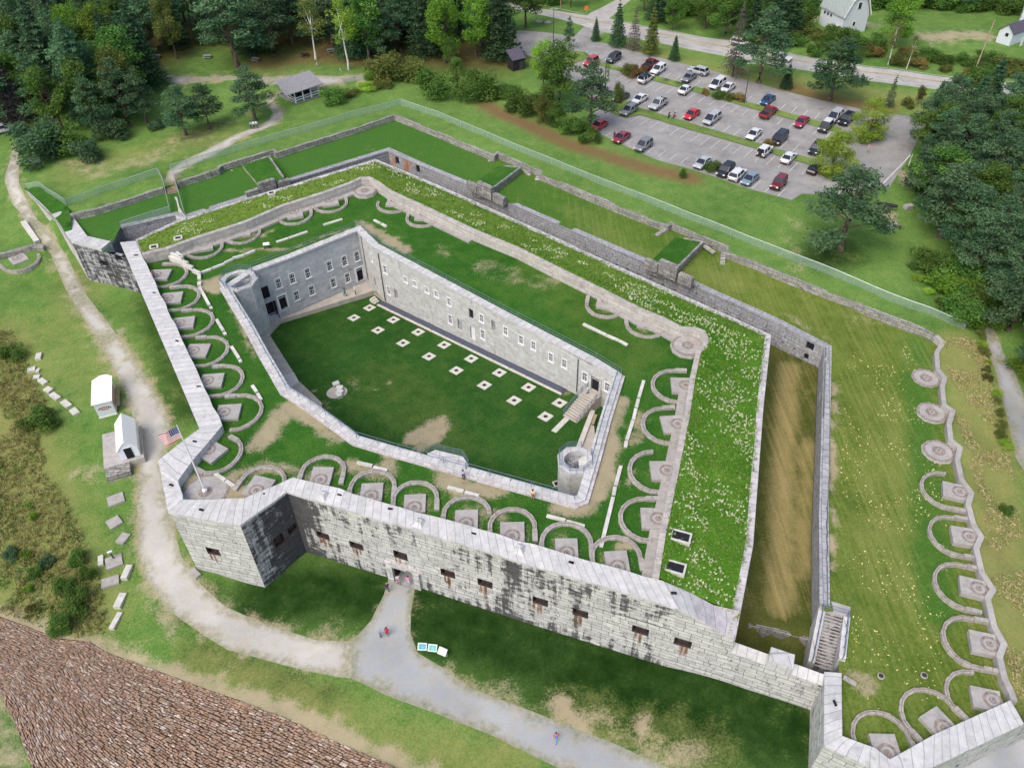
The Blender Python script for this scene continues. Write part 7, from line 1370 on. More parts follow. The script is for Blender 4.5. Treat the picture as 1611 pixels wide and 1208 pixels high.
# sandwich board on the terreplein and small scattered white stones
p = U(420.5, 391, 10.0); t = thing('tripod_sign', 'small white board on dark legs standing in the grass above the barracks', 'sign', tuple(p), .2); k = MB(); k.box((0, 0, .85), (1.0, .5, .1), 0, 0, 1, Matrix.Rotation(.5, 3, 'X')); k.build('panel', M['white'], t)
for s_ in (-.35, .35): k = MB(); k.box((s_, 0, .4), (.1, .3, .8)); k.build('leg', M['pipe'], t)
# ---------------- people
skin_m = plain('skin', (.42, .25, .18), .6)
cloth = {}
def cl(c):
    if c not in cloth: cloth[c] = plain('cloth', c, .9, var=.15, scale=9)
    return cloth[c]
def person(loc, rz, shirt, pants, label, hair=(.05, .03, .02), walk=0.0, shorts=False, arm=0.0, hat=None, h=1.72):
    W_ = walk; V = []; E = []; Rr = []; Mt = []
    def v(x, y, z, r, m): V.append(Vector((x, y, z))); Rr.append(r); Mt.append(m); return len(V) - 1
    pel = v(0, 0, .95, .15, 2); sp = v(.01, 0, 1.14, .14, 1); ch = v(0, 0, 1.34, .155, 1); nk = v(.0, 0, 1.47, .06, 0); hd = v(.02, 0, 1.58, .095, 0); tp = v(.01, 0, 1.69, .085, 0); ns = v(.115, 0, 1.58, .02, 0)
    E += [(pel, sp), (sp, ch), (ch, nk), (nk, hd), (hd, tp), (hd, ns)]
    for s_ in (-1, 1):
        sh = v(0, s_ * .18, 1.40, .075, 1); el = v(-.05 + s_ * W_ * -.18 + arm * .12, s_ * .25, 1.14, .05, 1); wr = v(.06 + s_ * W_ * -.3 + arm * .3, s_ * .25, .92 + abs(arm) * .2, .035, 0); pm = v(.09 + s_ * W_ * -.33 + arm * .36, s_ * .25, .85 + abs(arm) * .2, .035, 0)
        E += [(ch, sh), (sh, el), (el, wr), (wr, pm)]; base = V[pm]
        for k, L in enumerate((.075, .085, .08, .065)): f = v(base.x + .02 + .03 * (k - 1.5), base.y + s_ * .005, base.z - L, .0095, 0); E.append((pm, f))
        th = v(base.x + .06, base.y - s_ * .02, base.z - .03, .011, 0); E.append((wr, th))
        hp_ = v(0, s_ * .09, .88, .105, 2); kn = v(.03 + s_ * W_ * .22, s_ * .1, .5, .07, 2); an = v(-.02 + s_ * W_ * .38 - (abs(W_) * .08 if s_ < 0 else 0), s_ * .1, .09, .042, 0 if shorts else 2); to = v(.16 + s_ * W_ * .38, s_ * .11, .04, .045, 3); E += [(pel, hp_), (hp_, kn), (kn, an), (an, to)]
    bm = bmesh.new(); lay = bm.verts.layers.skin.verify()
    bv = [bm.verts.new(p * (h / 1.74)) for p in V]
    for i, q in enumerate(bv): q[lay].radius = (Rr[i], Rr[i] * (.75 if i in (1, 2, 0) else 1)); q[lay].use_root = i == 0
    for a, b in E: bm.edges.new((bv[a], bv[b]))
    me = bpy.data.meshes.new('person_skel'); bm.to_mesh(me); bm.free(); ob = bpy.data.objects.new('person_skel', me); C.objects.link(ob); ob.modifiers.new('Skin', 'SKIN'); sb_ = ob.modifiers.new('Sub', 'SUBSURF'); sb_.levels = sb_.render_levels = 1
    dg = bpy.context.evaluated_depsgraph_get(); m2_ = bpy.data.meshes.new_from_object(ob.evaluated_get(dg)); bpy.data.objects.remove(ob)
    m2_.name = 'person'; m2_.materials.clear()
    for mm in (skin_m, cl(shirt), cl(pants), M['trim']): m2_.materials.append(mm)
    idx = []
    for f in m2_.polygons:
        c = Vector(f.center); best = 9; bi_ = 1
        for a, b in E:
            A, B = V[a], V[b]; t = max(0, min(1, (c - A).dot(B - A) / (B - A).length_squared)); d = (c - A.lerp(B, t)).length
            if d < best: best = d; bi_ = Mt[b] if t > .5 else Mt[a]
            if d == best and shorts and Mt[a] == 2 and Mt[b] == 0: bi_ = 0 if t > .1 else 2
        idx.append(bi_)
    m2_.polygons.foreach_set('material_index', idx); m2_.polygons.foreach_set('use_smooth', [True] * len(idx))
    o = bpy.data.objects.new('person', m2_); C.objects.link(o); o.location = loc; o.rotation_euler = (0, 0, rz); tag(o, label, 'person')
    k = MB(); k.lathe((-.015, 0, 1.58), [(.10, -.04), (.115, .04), (.10, .12), (.05, .165), (.01, .172)], 10)
    ho = k.build('hat' if hat else 'hair', cl(hat if hat else hair), o, smooth=True); ho.scale = (h / 1.74,) * 3
    return o
def T(px, py, z): p = U(px, py, z); return (p.x, p.y, z)
NAVY, DNM, TAN, KHA = (.02, .03, .09), (.05, .09, .20), (.40, .30, .20), (.30, .25, .16)
person(T(543.5, 466.3, .25), 2.6, (.03, .42, .22), DNM, 'person in bright green shirt and jeans on the paved walk by the barracks', walk=.5)
person(T(559.5, 463.8, .25), .3, (.70, .70, .70), (.05, .05, .06), 'person in white top and hat standing at the walk edge near the barracks corner', hat=(.75, .75, .72))
person(T(425.5, 502, .25), -2.0, (.35, .33, .40), (.04, .04, .06), 'person in grey top walking past the dark doors by the left tower', walk=.5)
person(T(439, 500.5, .25), -1.0, (.04, .04, .08), DNM, 'person in dark clothes striding on the paved walk by the dark doors', walk=.8)
person(T(451.5, 493.5, .25), 1.2, (.32, .62, .08), (.62, .25, .10), 'person in neon green shirt and orange shorts outside the left barracks doorway', shorts=True)
person(T(455, 488.5, .25), .8, (.03, .12, .25), (.03, .07, .18), 'person in blue clothes leaning beside the left barracks doorway')
person(T(924, 624.5, 5.3), 2.4, (.30, .38, .50), (.05, .16, .42), 'person in blue clothes and pale cap on the entrance stair', hat=(.6, .6, .6), walk=.4)
person(T(729.5, 754, 10), 1.6, (.50, .46, .58), (.05, .03, .05), 'person in pale lilac top leaning at the near parade wall', arm=.6)
person(T(838, 785, 10), 1.2, (.66, .55, .30), (.35, .10, .10), 'person in cream and red clothes standing by the near parade wall', shorts=True)
person(T(243.5, 438, 10.2), .2, (.45, .10, .12), (.10, .05, .08), 'person in red top standing on the first left gun platform')
gz_ = gate_z + .05
pA = gq(gate_u - .75, gz_, .35); pB = gq(gate_u + .45, gz_, .1); pC = gq(gate_u - 1.5, gz_, 1.7); pC.z = float(zext([(pC.x, pC.y)])[0])
person(tuple(pA), -1.2, (.65, .60, .60), (.55, .25, .28), 'person in white top and pink shorts in the gate archway', shorts=True, walk=.3); person(tuple(pB), -1.8, (.62, .20, .38), (.55, .5, .55), 'person in pink shirt in the gate archway', walk=.4); person(tuple(pC), 1.8, (.02, .03, .06), (.05, .08, .16), 'person in dark clothes walking up to the gate', hair=(.3, .2, .1), walk=.4)
for (x, y), sh, pn, l, kw in (((599.5, 1001.5), (.20, .32, .55), NAVY, 'person in blue shirt on the path below the gate', dict(hair=(.4, .35, .3))), ((610, 999.5), (.42, .02, .05), (.30, .02, .05), 'person in red dress-like clothes on the path below the gate', dict(shorts=True)), ((874.5, 1164), (.45, .16, .22), (.06, .22, .55), 'person in pink top and bright blue trousers walking down the lower path', dict(walk=.9)), ((396, 203.5), (.20, .45, .55), (.05, .05, .08), 'left of three people walking on the footpath, in pale blue', {}), ((400.5, 203), (.75, .75, .75), (.06, .06, .06), 'middle of three people walking on the footpath, in white', {}), ((405, 202.5), (.45, .65, .70), (.10, .10, .12), 'right of three people walking on the footpath, in pale teal', {}), ((1365, 239.5), (.60, .30, .28), (.40, .38, .42), 'person in pinkish top walking across the car park', dict(walk=.5)), ((1291, 244), (.7, .7, .7), (.55, .55, .5), 'person in white beside the black estate car', {}), ((966, 220.5), (.03, .03, .04), (.03, .03, .05), 'person in black beside the red car with open tailgate', {})):
    p = G(x, y, 5); person(tuple(p + Vector((0, 0, .04))), rnd.uniform(-2.5, -.5), sh, pn, l, **kw)
# ------------------------------------------------------------------ trees and plants
def leafmesh(name, cl_list, m, seed, fine=True):
    """cl_list: (centre, radii, count, leaf size, tint); many small leaf faces spread through each clump"""
    rs = np.random.RandomState(seed); V = []; T_ = []
    for c, r, n, sz, ti in cl_list:
        if fine: n = int(n * 2.3); sz *= .62
        d = rs.normal(size=(n, 3)); d /= np.linalg.norm(d, axis=1)[:, None]; rad = rs.uniform(.25, 1, n) ** .45
        p = np.array(c) + d * rad[:, None] * np.array(r) * (1 + .18 * rs.normal(size=n))[:, None]
        a = rs.normal(size=(n, 3)); a[:, 2] *= .55; a /= np.linalg.norm(a, axis=1)[:, None]; b = np.cross(a, d * .6 + rs.normal(size=(n, 3)) * .6 + np.array([0, 0, .5])); b /= np.maximum(np.linalg.norm(b, axis=1), 1e-6)[:, None]
        s_ = sz * 1.28 * rs.uniform(.6, 1.35, n)[:, None]; w_ = s_ * .55
        V.append(np.stack([p - a * s_, p - b * w_ * .8, p + a * s_, p + b * w_], 1).reshape(-1, 3)); T_.append(np.repeat(np.clip(ti + rs.normal(size=n) * .16, 0, 1), 4))
    V = np.vstack(V); T_ = np.concatenate(T_); nf = len(V) // 4; me = bpy.data.meshes.new(name); me.vertices.add(len(V)); me.vertices.foreach_set('co', V.ravel().astype(np.float32)); me.loops.add(len(V)); me.loops.foreach_set('vertex_index', np.arange(len(V), dtype=np.int32)); me.polygons.add(nf); me.polygons.foreach_set('loop_start', np.arange(0, len(V), 4, dtype=np.int32)); me.update(calc_edges=True)
    at = me.attributes.new('tint', 'FLOAT', 'POINT'); at.data.foreach_set('value', T_.astype(np.float32)); me.materials.append(m); return me
LF = {'pine': leaf('blue green pine needles', (.026, .068, .032), (.085, .150, .066), .22), 'spruce': leaf('dark spruce needles', (.018, .052, .024), (.058, .112, .044), .2), 'broad': leaf('mid green leaves', (.034, .088, .014), (.105, .185, .034)), 'bright': leaf('bright maple leaves', (.060, .125, .012), (.15, .25, .030), .3), 'yellow': leaf('yellow green leaves', (.13, .235, .018), (.28, .40, .060), .35), 'olive': leaf('olive leaves', (.055, .075, .014), (.14, .155, .040)), 'grey': leaf('grey dead twigs', (.060, .055, .050), (.14, .125, .115), .05), 'shrub': leaf('shrub leaves', (.030, .075, .012), (.10, .165, .030)), 'rust': leaf('reddish leaves', (.10, .075, .02), (.20, .14, .045))}
def trunk_mb(h, r, lean=0.0, limbs=(), top=.25, seed=0):
    b = MB(); rr = random.Random(seed); n = 6; P = [Vector((lean * h * (k / n) ** 1.5 + rr.uniform(-.06, .06) * r * 4 * (k > 0), rr.uniform(-.06, .06) * r * 4 * (k > 0), h * k / n)) for k in range(n + 1)]
    b.tube(P, [r * (1 - (1 - top) * k / n) * (1.35 if k == 0 else 1) for k in range(n + 1)], 7)
    for z, c in limbs:
        k = min(n - 1, int(z / h * n)); a = P[k].lerp(P[k + 1], z / h * n - k); c = Vector(c); b.tube([a, a.lerp(c, .5) + Vector((0, 0, .1 * (c - a).length)), c], [r * .38, r * .26, r * .1], 5)
    return b
def mk(kind, seed, leafm='broad', size=1.0):
    """unit trees about 10 m tall; returns (crown mesh, trunk builder, bark)"""
    rr = random.Random(seed * 31 + 5); cl_ = []; limbs = []; H = 10.0
    if kind == 'broad':
        n = 30
        for i in range(n):
            t = rr.random(); z = 3.0 + 6.4 * t; rad = 2.9 * math.sin(math.pi * min(1, .18 + .78 * t)) ** .7; a = rr.uniform(0, 6.28); q = rad * rr.uniform(.35, 1.0); c = (q * math.cos(a), q * math.sin(a), z)
            s_ = rr.uniform(.75, 1.35); cl_.append((c, (s_, s_, s_ * .75), int(95 * s_ * s_), .19, rr.uniform(.1, .95)))
            if i % 3 == 0: limbs.append((rr.uniform(2.2, 5.5), c))
        return cl_, trunk_mb(7.5, .22, 0, limbs, seed=seed), 'bark'
    if kind == 'pine':
        n = 26; lean = rr.uniform(-.08, .08)
        for i in range(n):
            t = i / n; z = 3.0 + 6.6 * t; rad = (3.4 * (1 - t) ** .55 + .3) * rr.uniform(.55, 1.1); a = i * 2.4 + rr.uniform(-.5, .5); c = (rad * .75 * math.cos(a), rad * .75 * math.sin(a), z + rr.uniform(-.3, .3)); s_ = rr.uniform(.8, 1.4) * (1 - .35 * t)
            cl_.append((c, (s_ * 1.15, s_ * 1.15, s_ * .55), int(120 * s_ * s_), .20, rr.uniform(.05, .95))); limbs.append((z * .86, c))
        cl_.append(((lean * 9, 0, 9.7), (.7, .7, .7), 70, .2, .6)); return cl_, trunk_mb(9.2, .24, lean * .3, limbs[:18], .2, seed), 'bark'
    if kind == 'spruce' or kind == 'dead':
        n = 15
        for i in range(n):
            t = i / n; z = 1.0 + 8.7 * t; rad = 2.15 * (1 - t) ** .85 + .12; m_ = max(4, int(9 * (1 - t) + 3))
            for j in range(m_):
                if kind == 'dead' and rr.random() < .25: continue
                a = j * 6.283 / m_ + i * .7 + rr.uniform(-.25, .25); q = rad * rr.uniform(.75, 1.1); dens = .35 if kind == 'dead' else 1
                for f in (.45, .85): cl_.append(((q * f * math.cos(a), q * f * math.sin(a), z - .22 * q * f), (.36 * rad * .6 + .16, .36 * rad * .6 + .16, .17), max(3, int(17 * dens)), .17, rr.uniform(0, .9)))
                if kind == 'dead' or rr.random() < .1: limbs.append((z, (q * math.cos(a), q * math.sin(a), z - .2 * q)))
        cl_.append(((0, 0, 9.75), (.12, .12, .45), 20, .13, .6)); return cl_, trunk_mb(9.8, .16, 0, limbs, .1, seed), 'bark'
    if kind == 'birch':
        for i in range(22):
            t = rr.random(); z = 4.2 + 5.5 * t; rad = 2.0 * math.sin(math.pi * min(1, .15 + .8 * t)); a = rr.uniform(0, 6.28); q = rad * rr.uniform(.3, 1); c = (q * math.cos(a), q * math.sin(a), z); s_ = rr.uniform(.6, 1.0); cl_.append((c, (s_, s_, s_ * .8), int(58 * s_ * s_), .17, rr.uniform(.1, .9)))
            if i % 3 == 0: limbs.append((rr.uniform(3.5, 6.5), c))
        return cl_, trunk_mb(8.5, .15, .05, limbs, seed=seed), 'birch'
    if kind == 'oval':
        for i in range(46):
            t = rr.random() ** .85; z = .8 + 8.6 * t; rad = 3.0 * math.sin(math.pi * min(1, .22 + .72 * t)) ** .8; a = rr.uniform(0, 6.28); q = rad * rr.uniform(.3, 1.0); c = (q * math.cos(a), q * math.sin(a), z); s_ = rr.uniform(.7, 1.2); cl_.append((c, (s_, s_, s_ * .85), int(100 * s_ * s_), .17, rr.uniform(.05, .95)))
            if i % 5 == 0: limbs.append((rr.uniform(1, 3.5), c))
        return cl_, trunk_mb(7.5, .2, 0, limbs, seed=seed), 'bark'
    # shrub: foliage down to the ground, unit about 3 m tall
    for i in range(15):
        a = rr.uniform(0, 6.28); q = 1.45 * math.sqrt(rr.random()); z = .45 + rr.random() * 1.9 * (1 - .28 * q); s_ = rr.uniform(.5, .85); cl_.append(((q * math.cos(a), q * math.sin(a), z), (s_, s_, s_ * .8), int(105 * s_ * s_ * 1.6), .15, rr.uniform(.05, .95)))
        if i % 4 == 0: limbs.append((.3, (q * .8 * math.cos(a), q * .8 * math.sin(a), z)))
    return cl_, trunk_mb(.9, .09, 0, limbs, .6, seed), 'bark'
LIB = {}
def lib(kind, lf, var):
    k = (kind, lf, var)
    if k not in LIB:
        c, tb, bark = mk(kind, hash((len(kind), len(lf), var)) % 1000 + var * 7 + len(kind) * 13); me = leafmesh('crown', c, LF[lf], 11 + var); o = tb.build('trunk', M[bark]); tm = o.data; bpy.data.objects.remove(o); LIB[k] = (me, tm)
    return LIB[k]
def plant(kind, lf, loc, h, label, group=None, wide=1.0, name=None, var=None, cat=None):
    var = rnd.randrange(3) if var is None else var; me, tm = lib(kind, lf, var); unit = 10.0 if kind != 'shrub' else 2.6
    nm = name or {'pine': 'pine_tree', 'spruce': 'spruce_tree', 'dead': 'spruce_tree', 'broad': 'broadleaf_tree', 'oval': 'broadleaf_tree', 'birch': 'birch_tree', 'shrub': 'shrub'}[kind]
    t = thing(nm, label, cat or ('shrub' if kind == 'shrub' else 'tree'), tuple(loc), rnd.uniform(0, 6.28), group); s_ = h / unit; t.scale = (s_ * wide, s_ * wide, s_)
    for n_, me_ in (('crown' if kind != 'shrub' else 'foliage', me), ('trunk' if kind != 'shrub' else 'stem', tm)): o = bpy.data.objects.new(n_, me_); C.objects.link(o); o.parent = t
    return t
SI = [ # single trees one can point at: (px, py of foot), kind, leaf, height, width, label
 ((293, 213), 'pine', 'pine', 10, 1.3, 'open crowned pine on the lawn, leftmost of three in front of the dirt road'), ((330, 203), 'pine', 'pine', 9.2, 1.25, 'open crowned pine on the lawn, middle of three in front of the dirt road'), ((402, 190), 'pine', 'pine', 11, 1.3, 'open crowned pine beside the footpath, rightmost of three in front of the dirt road'),
 ((147, 249), 'shrub', 'pine', 4.8, 1.0, 'round dark blue green bush alone on the lawn near the left woods'), ((66, 246), 'shrub', 'pine', 8.0, 1.15, 'very large round dark bush beside the upper gravel path'), ((104, 238), 'shrub', 'broad', 6.8, 1.0, 'large dark bush between the round bush and the woods'), ((178, 219), 'shrub', 'pine', 5.2, .9, 'dark bush at the foot of the big pine group'), ((245, 204), 'shrub', 'pine', 2.6, 1.0, 'low pine bush at the edge of the lawn pines'),
 ((205, 200), 'pine', 'pine', 14.0, 1.05, 'broad dense pine at the front edge of the left woods'), ((158, 210), 'pine', 'pine', 12.5, .9, 'dense pine left of the broad pine at the woods edge'), ((232, 196), 'pine', 'pine', 11.5, .95, 'dense pine right of the broad pine at the woods edge'), ((150, 190), 'spruce', 'pine', 21, 1.15, 'tall layered dark spruce rising behind the pine group'), ((30, 190), 'spruce', 'grey', 15, 1.2, 'dark half bare spruce at the left edge of the woods'), ((95, 165), 'spruce', 'pine', 22, 1.1, 'tall spruce with drooping layers in the left woods'), ((185, 130), 'broad', 'bright', 18, .75, 'bright yellow green maple standing out of the dark woods'), ((20, 120), 'broad', 'olive', 17, .9, 'pale olive broadleaf tree at the upper left corner'),
 ((374, 106), 'pine', 'pine', 19, 1.25, 'tall white pine with leaning bare trunk in the clearing'), ((279, 93), 'broad', 'olive', 15, .7, 'olive green tree with slim trunk at the left end of the clearing'), ((497, 94), 'birch', 'olive', 14, 1.2, 'olive leaved tree with slim pale trunk on the reddish ground'), ((549, 110), 'birch', 'yellow', 16, 1.0, 'white trunked birch at the right of the clearing'), ((582, 100), 'broad', 'broad', 16.5, 1.0, 'dense green tree right of the white birch'),
 ((525, 161), 'shrub', 'broad', 3.8, 1.15, 'round dense green bush right of the pavilion'), ((612, 122), 'shrub', 'olive', 6.6, 1.05, 'large olive bush right of the dirt road end'), ((645, 123), 'shrub', 'olive', 5.2, 1.2, 'wide green bush beside the large olive bush'), ((577, 142), 'shrub', 'yellow', 1.7, 1.9, 'low yellowish bush in the hedge right of the round bush'), ((600, 136), 'shrub', 'olive', 1.8, 2.0, 'low olive bush in the hedge above the lawn'), ((552, 150), 'shrub', 'olive', 1.6, 1.9, 'low dull bush next to the round dense bush'), ((583, 128), 'shrub', 'bright', 3.0, .7, 'slim bright green shrub at the end of the dirt road fence'),
 ((686, 150), 'shrub', 'shrub', 6.6, .95, 'tall bushy tree at the corner of the upper lawn'), ((720, 136), 'oval', 'broad', 6.3, 1.1, 'slender leafy tree behind the upper lawn'), ((708, 110), 'broad', 'broad', 7.0, .9, 'small pale green tree behind the lawn bushes'), ((749, 154), 'shrub', 'shrub', 6.8, .95, 'rounded leafy tree right of the upper lawn corner'),
 ((775, 155), 'shrub', 'shrub', 2.6, 1.6, 'low spreading bush left of the brown bank'), ((800, 150), 'shrub', 'shrub', 2.6, 1.7, 'spreading bush behind the brown bank'), ((818, 177), 'shrub', 'shrub', 4.4, 1.35, 'large spreading bright bush above the brown bank'), ((850, 172), 'shrub', 'shrub', 4.0, 1.2, 'bush between the spreading bush and the dark tree'), ((852, 193), 'oval', 'olive', 6, 1.3, 'tall dull green bush on the edge of the brown bank'), ((878, 200), 'oval', 'shrub', 5.5, 1.35, 'pale green bush on the edge of the brown bank'), ((905, 212), 'shrub', 'broad', 4.0, 1.0, 'dark bush at the foot of the grey pine'), ((928, 224), 'shrub', 'broad', 3.2, 1.0, 'dark low bush in front of the hidden red car'), ((880, 165), 'broad', 'broad', 13, 1.1, 'big dark spreading tree between the bank and the car park'), ((855, 138), 'broad', 'yellow', 10.5, .85, 'yellowish weeping tree left of the big dark tree'), ((870, 160), 'broad', 'shrub', 9, 1.0, 'mid green tree in front of the weeping tree'), ((928, 205), 'pine', 'pine', 13.5, 1.15, 'tall grey green pine with bare lower trunk at the car park edge'), ((1073, 279), 'shrub', 'shrub', 1.7, .8, 'small round shrub on the brown bank'), ((1120, 268), 'shrub', 'shrub', 2.0, 1.3, 'small bush between the silver saloon and the black car'),
 ((787, 92), 'spruce', 'spruce', 19, 1.2, 'tall dark conifer left of the black hut'), ((827, 45), 'broad', 'broad', 12, 1.3, 'broad tree on the grass at the car park entrance'), ((895, 79), 'pine', 'pine', 7.5, .6, 'thin young pine on the grass by the car park entrance'), ((937, 65), 'spruce', 'spruce', 5.6, 1.0, 'small dark spruce left end of the row along the car park'), ((971, 74), 'spruce', 'pine', 10.5, .95, 'dense spruce second in the row along the car park'), ((996.5, 80.5), 'dead', 'grey', 10, .9, 'grey bare spruce in the middle of the row along the car park'), ((1023, 87), 'spruce', 'olive', 11.5, .8, 'thin olive spruce in the row along the car park'), ((1060, 95.5), 'spruce', 'spruce', 5.8, 1.1, 'small bushy spruce at the right of the row along the car park'), ((1152, 121), 'dead', 'grey', 15.5, .85, 'tall grey dying spruce behind the car park'), ((1193, 131), 'pine', 'pine', 15.5, 1.25, 'tall full pine beside the dying spruce'), ((1236, 140), 'spruce', 'spruce', 5.6, 1.15, 'small cone shaped spruce right of the tall full pine'), ((1305, 158), 'pine', 'spruce', 12.5, 1.45, 'broad crowned pine with two trunks beside the road'), ((1397, 169), 'dead', 'spruce', 6.8, .9, 'narrow dark spruce behind the yellow green trees'), ((1470, 173), 'spruce', 'spruce', 6.2, 1.2, 'small dark spruce at the far right corner of the car park'), ((1442, 167), 'broad', 'olive', 4.2, .8, 'small olive tree at the far right corner of the car park'), ((1428, 169), 'shrub', 'olive', 2.2, 1.0, 'low olive bush beside the small olive tree'),
 ((1364, 221), 'oval', 'yellow', 8.6, 1.35, 'tall yellow green tree on the right car park island, the farther of two'), ((1306, 276), 'oval', 'yellow', 8.8, 1.4, 'yellow green tree with orange tips on the right car park island, the nearer of two'), ((1322, 393), 'pine', 'pine', 14.5, 1.35, 'lone spreading pine on the lawn below the car park'), ((970, 177), 'broad', 'olive', 6.2, .75, 'small light tree on the island head'), ((953, 150), 'birch', 'broad', 6.5, .7, 'sapling beside the lamp post on the island head'), ((993, 172), 'shrub', 'olive', 1.7, 1.0, 'small bush at the island head beside the white coupe'), ((991, 118), 'shrub', 'olive', 2.6, 1.2, 'round olive bush on the first island, left of a pair'), ((1003, 120.5), 'shrub', 'rust', 2.5, 1.2, 'round reddish bush on the first island, right of a pair'), ((1131, 155), 'shrub', 'shrub', 2.4, 1.0, 'green bush on the island in front of the white van'), ((1148, 158.5), 'shrub', 'olive', 1.8, 1.0, 'olive bush on the island left of the lamp post'), ((1161, 160), 'shrub', 'rust', 2.0, 1.0, 'reddish twiggy bush on the island by the lamp post'), ((1109, 149), 'shrub', 'rust', 1.5, .9, 'small reddish bush on the island left of the white van'), ((1208, 230), 'shrub', 'rust', 1.6, 1.0, 'small reddish bush on the second island beside the black van'),
 ((1405, 76), 'broad', 'bright', 12.5, 1.2, 'large round bright green tree across the road'), ((1397, 102), 'birch', 'olive', 9.5, .9, 'white stemmed birch beside the road, left of two'), ((1426, 109), 'birch', 'olive', 7.5, .9, 'white stemmed birch beside the road, right of two'),
 ((76, 668), 'shrub', 'shrub', 3.0, 1.2, 'large dense green bush below the curved row of white blocks'), ((45, 672), 'shrub', 'shrub', 2.0, 1.0, 'low green bush left of the large dense bush'), ((22, 560), 'shrub', 'broad', 2.4, 1.3, 'dark green bush in the weeds at the left edge'), ((20, 877), 'shrub', 'pine', 1.7, .9, 'small dark round bush in the dry weeds'), ((44, 876), 'shrub', 'bright', 1.3, .9, 'small bright green bush beside the dark round bush'), ((78, 890), 'shrub', 'pine', 1.7, .9, 'dark bush in the middle of the dry weeds'), ((56, 905), 'shrub', 'broad', 1.4, 1.0, 'dull green bush below the bright bush'), ((45, 930), 'shrub', 'bright', 1.2, .8, 'small yellow green bush low in the weeds'), ((48, 800), 'shrub', 'bright', 1.1, .8, 'tiny light green bush high in the dry weeds'), ((55, 815), 'shrub', 'bright', 1.2, .8, 'tiny light green bush beside its twin in the weeds'), ((123, 885), 'shrub', 'shrub', 2.1, .9, 'green bush at the edge of the mown strip'), ((139, 908), 'shrub', 'shrub', 1.8, .9, 'green bush nearest the cut stones'), ((105, 930), 'shrub', 'shrub', 2.2, 1.0, 'green bush behind the dark hedge clump'), ((130, 945), 'shrub', 'broad', 2.4, 1.0, 'dark green bush in the clump above the revetment'), ((110, 975), 'shrub', 'broad', 2.6, 1.1, 'dark green bush at the top edge of the revetment'), ((98, 990), 'shrub', 'shrub', 1.9, 1.0, 'leafy bush on the very edge of the revetment'), ((55, 1070 - 110), 'shrub', 'olive', 1.1, 1.2, 'low olive bush above the revetment'), ((1583, 806), 'shrub', 'shrub', 1.2, 1.1, 'small green bush on the dry slope right of the terrace'), ((1605, 590), 'shrub', 'bright', 3.2, 1.0, 'yellow green bush beyond the lane at the right edge')]
for (x, y), kind, lf, h, wd, lab in SI:
    p = G(x, y, 8.0); plant(kind, lf, p, h, lab, None, wd)
for (x, y), h, wd, lab in (((1478, 374), 13.5, 1.25, 'large grey green pine at the front edge of the right hand woods'), ((1456, 318), 11, 1.15, 'pine at the woods edge beside the white framed sign'), ((1505, 400), 12, 1.2, 'pine behind the leafy thicket at the right woods edge'), ((1468, 262), 11, 1.1, 'pine overhanging the right corner of the car park'), ((1530, 440), 12, 1.1, 'dark pine above the leafy thicket near the lane'), ((1585, 520), 12.5, 1.15, 'dark pine at the head of the lane')):
    plant('pine', 'pine', G(x, y, 8), h, lab, None, wd)
def scatter(poly_px, z, gap, fn, seed, jitter=.8):
    P = [U2(x, y, z) for x, y in poly_px]; A = np.array(P); x0, y0 = A.min(0); x1, y1 = A.max(0); rs = np.random.RandomState(seed); pts = []; tries = 0
    n = int((x1 - x0) * (y1 - y0) / gap ** 2 * 6)
    cand = np.column_stack([rs.uniform(x0, x1, n), rs.uniform(y0, y1, n)]); cand = cand[pip(cand, P)]
    for c in cand:
        if all((c[0] - q[0]) ** 2 + (c[1] - q[1]) ** 2 > gap * gap for q in pts): pts.append(c)
    zz_ = zext(np.array(pts)) if pts else []
    for c, z_ in zip(pts, zz_): fn(Vector((c[0], c[1], z_)), rs)
def woods(mixl, group, seedv=0):
    def f(p, rs):
        r = rs.rand() * sum(m[0] for m in mixl)
        for wgt, kind, lf, h0, h1, wd, lab in mixl:
            r -= wgt
            if r <= 0: break
        plant(kind, lf, p, rs.uniform(h0, h1), lab, group, wd * rs.uniform(.9, 1.15))
    return f
WG = 'trees of the woods behind the fort'
mixA = [(3, 'pine', 'pine', 13, 19, 1.0, 'dark pine crowded among others in the upper left woods'), (3, 'spruce', 'spruce', 14, 20, 1.15, 'dark spruce crowded among others in the upper left woods'), (2.2, 'broad', 'broad', 12, 17, 1.0, 'green broadleaf tree crowded among others in the upper left woods'), (.8, 'broad', 'bright', 12, 16, .9, 'light green broadleaf tree among darker ones in the upper left woods'), (.6, 'broad', 'olive', 11, 15, .95, 'olive broadleaf tree among darker ones in the upper left woods')]
scatter([(-90, 40), (-90, 200), (0, 195), (120, 195), (215, 175), (238, 140), (232, 105), (150, 60), (100, 20), (-60, 10)], 9, 5.3, woods(mixA, WG), 1)
scatter([(100, 20), (150, 60), (232, 92), (300, 70), (345, 66), (375, 70), (410, 84), (455, 88), (490, 82), (560, 86), (600, 98), (660, 100), (770, 98), (785, 60), (740, 25), (690, 10), (560, 12), (300, 15)], 10, 5.6, woods(mixA, WG), 2)
mixC = [(2, 'broad', 'broad', 8, 13, 1.1, 'green broadleaf tree in the woods beyond the road'), (2, 'spruce', 'spruce', 9, 14, 1.2, 'dark conifer in the woods beyond the road'), (1, 'shrub', 'shrub', 4, 6, 1.2, 'leafy thicket bush in the woods beyond the road')]
CG = 'trees of the woods beyond the road'
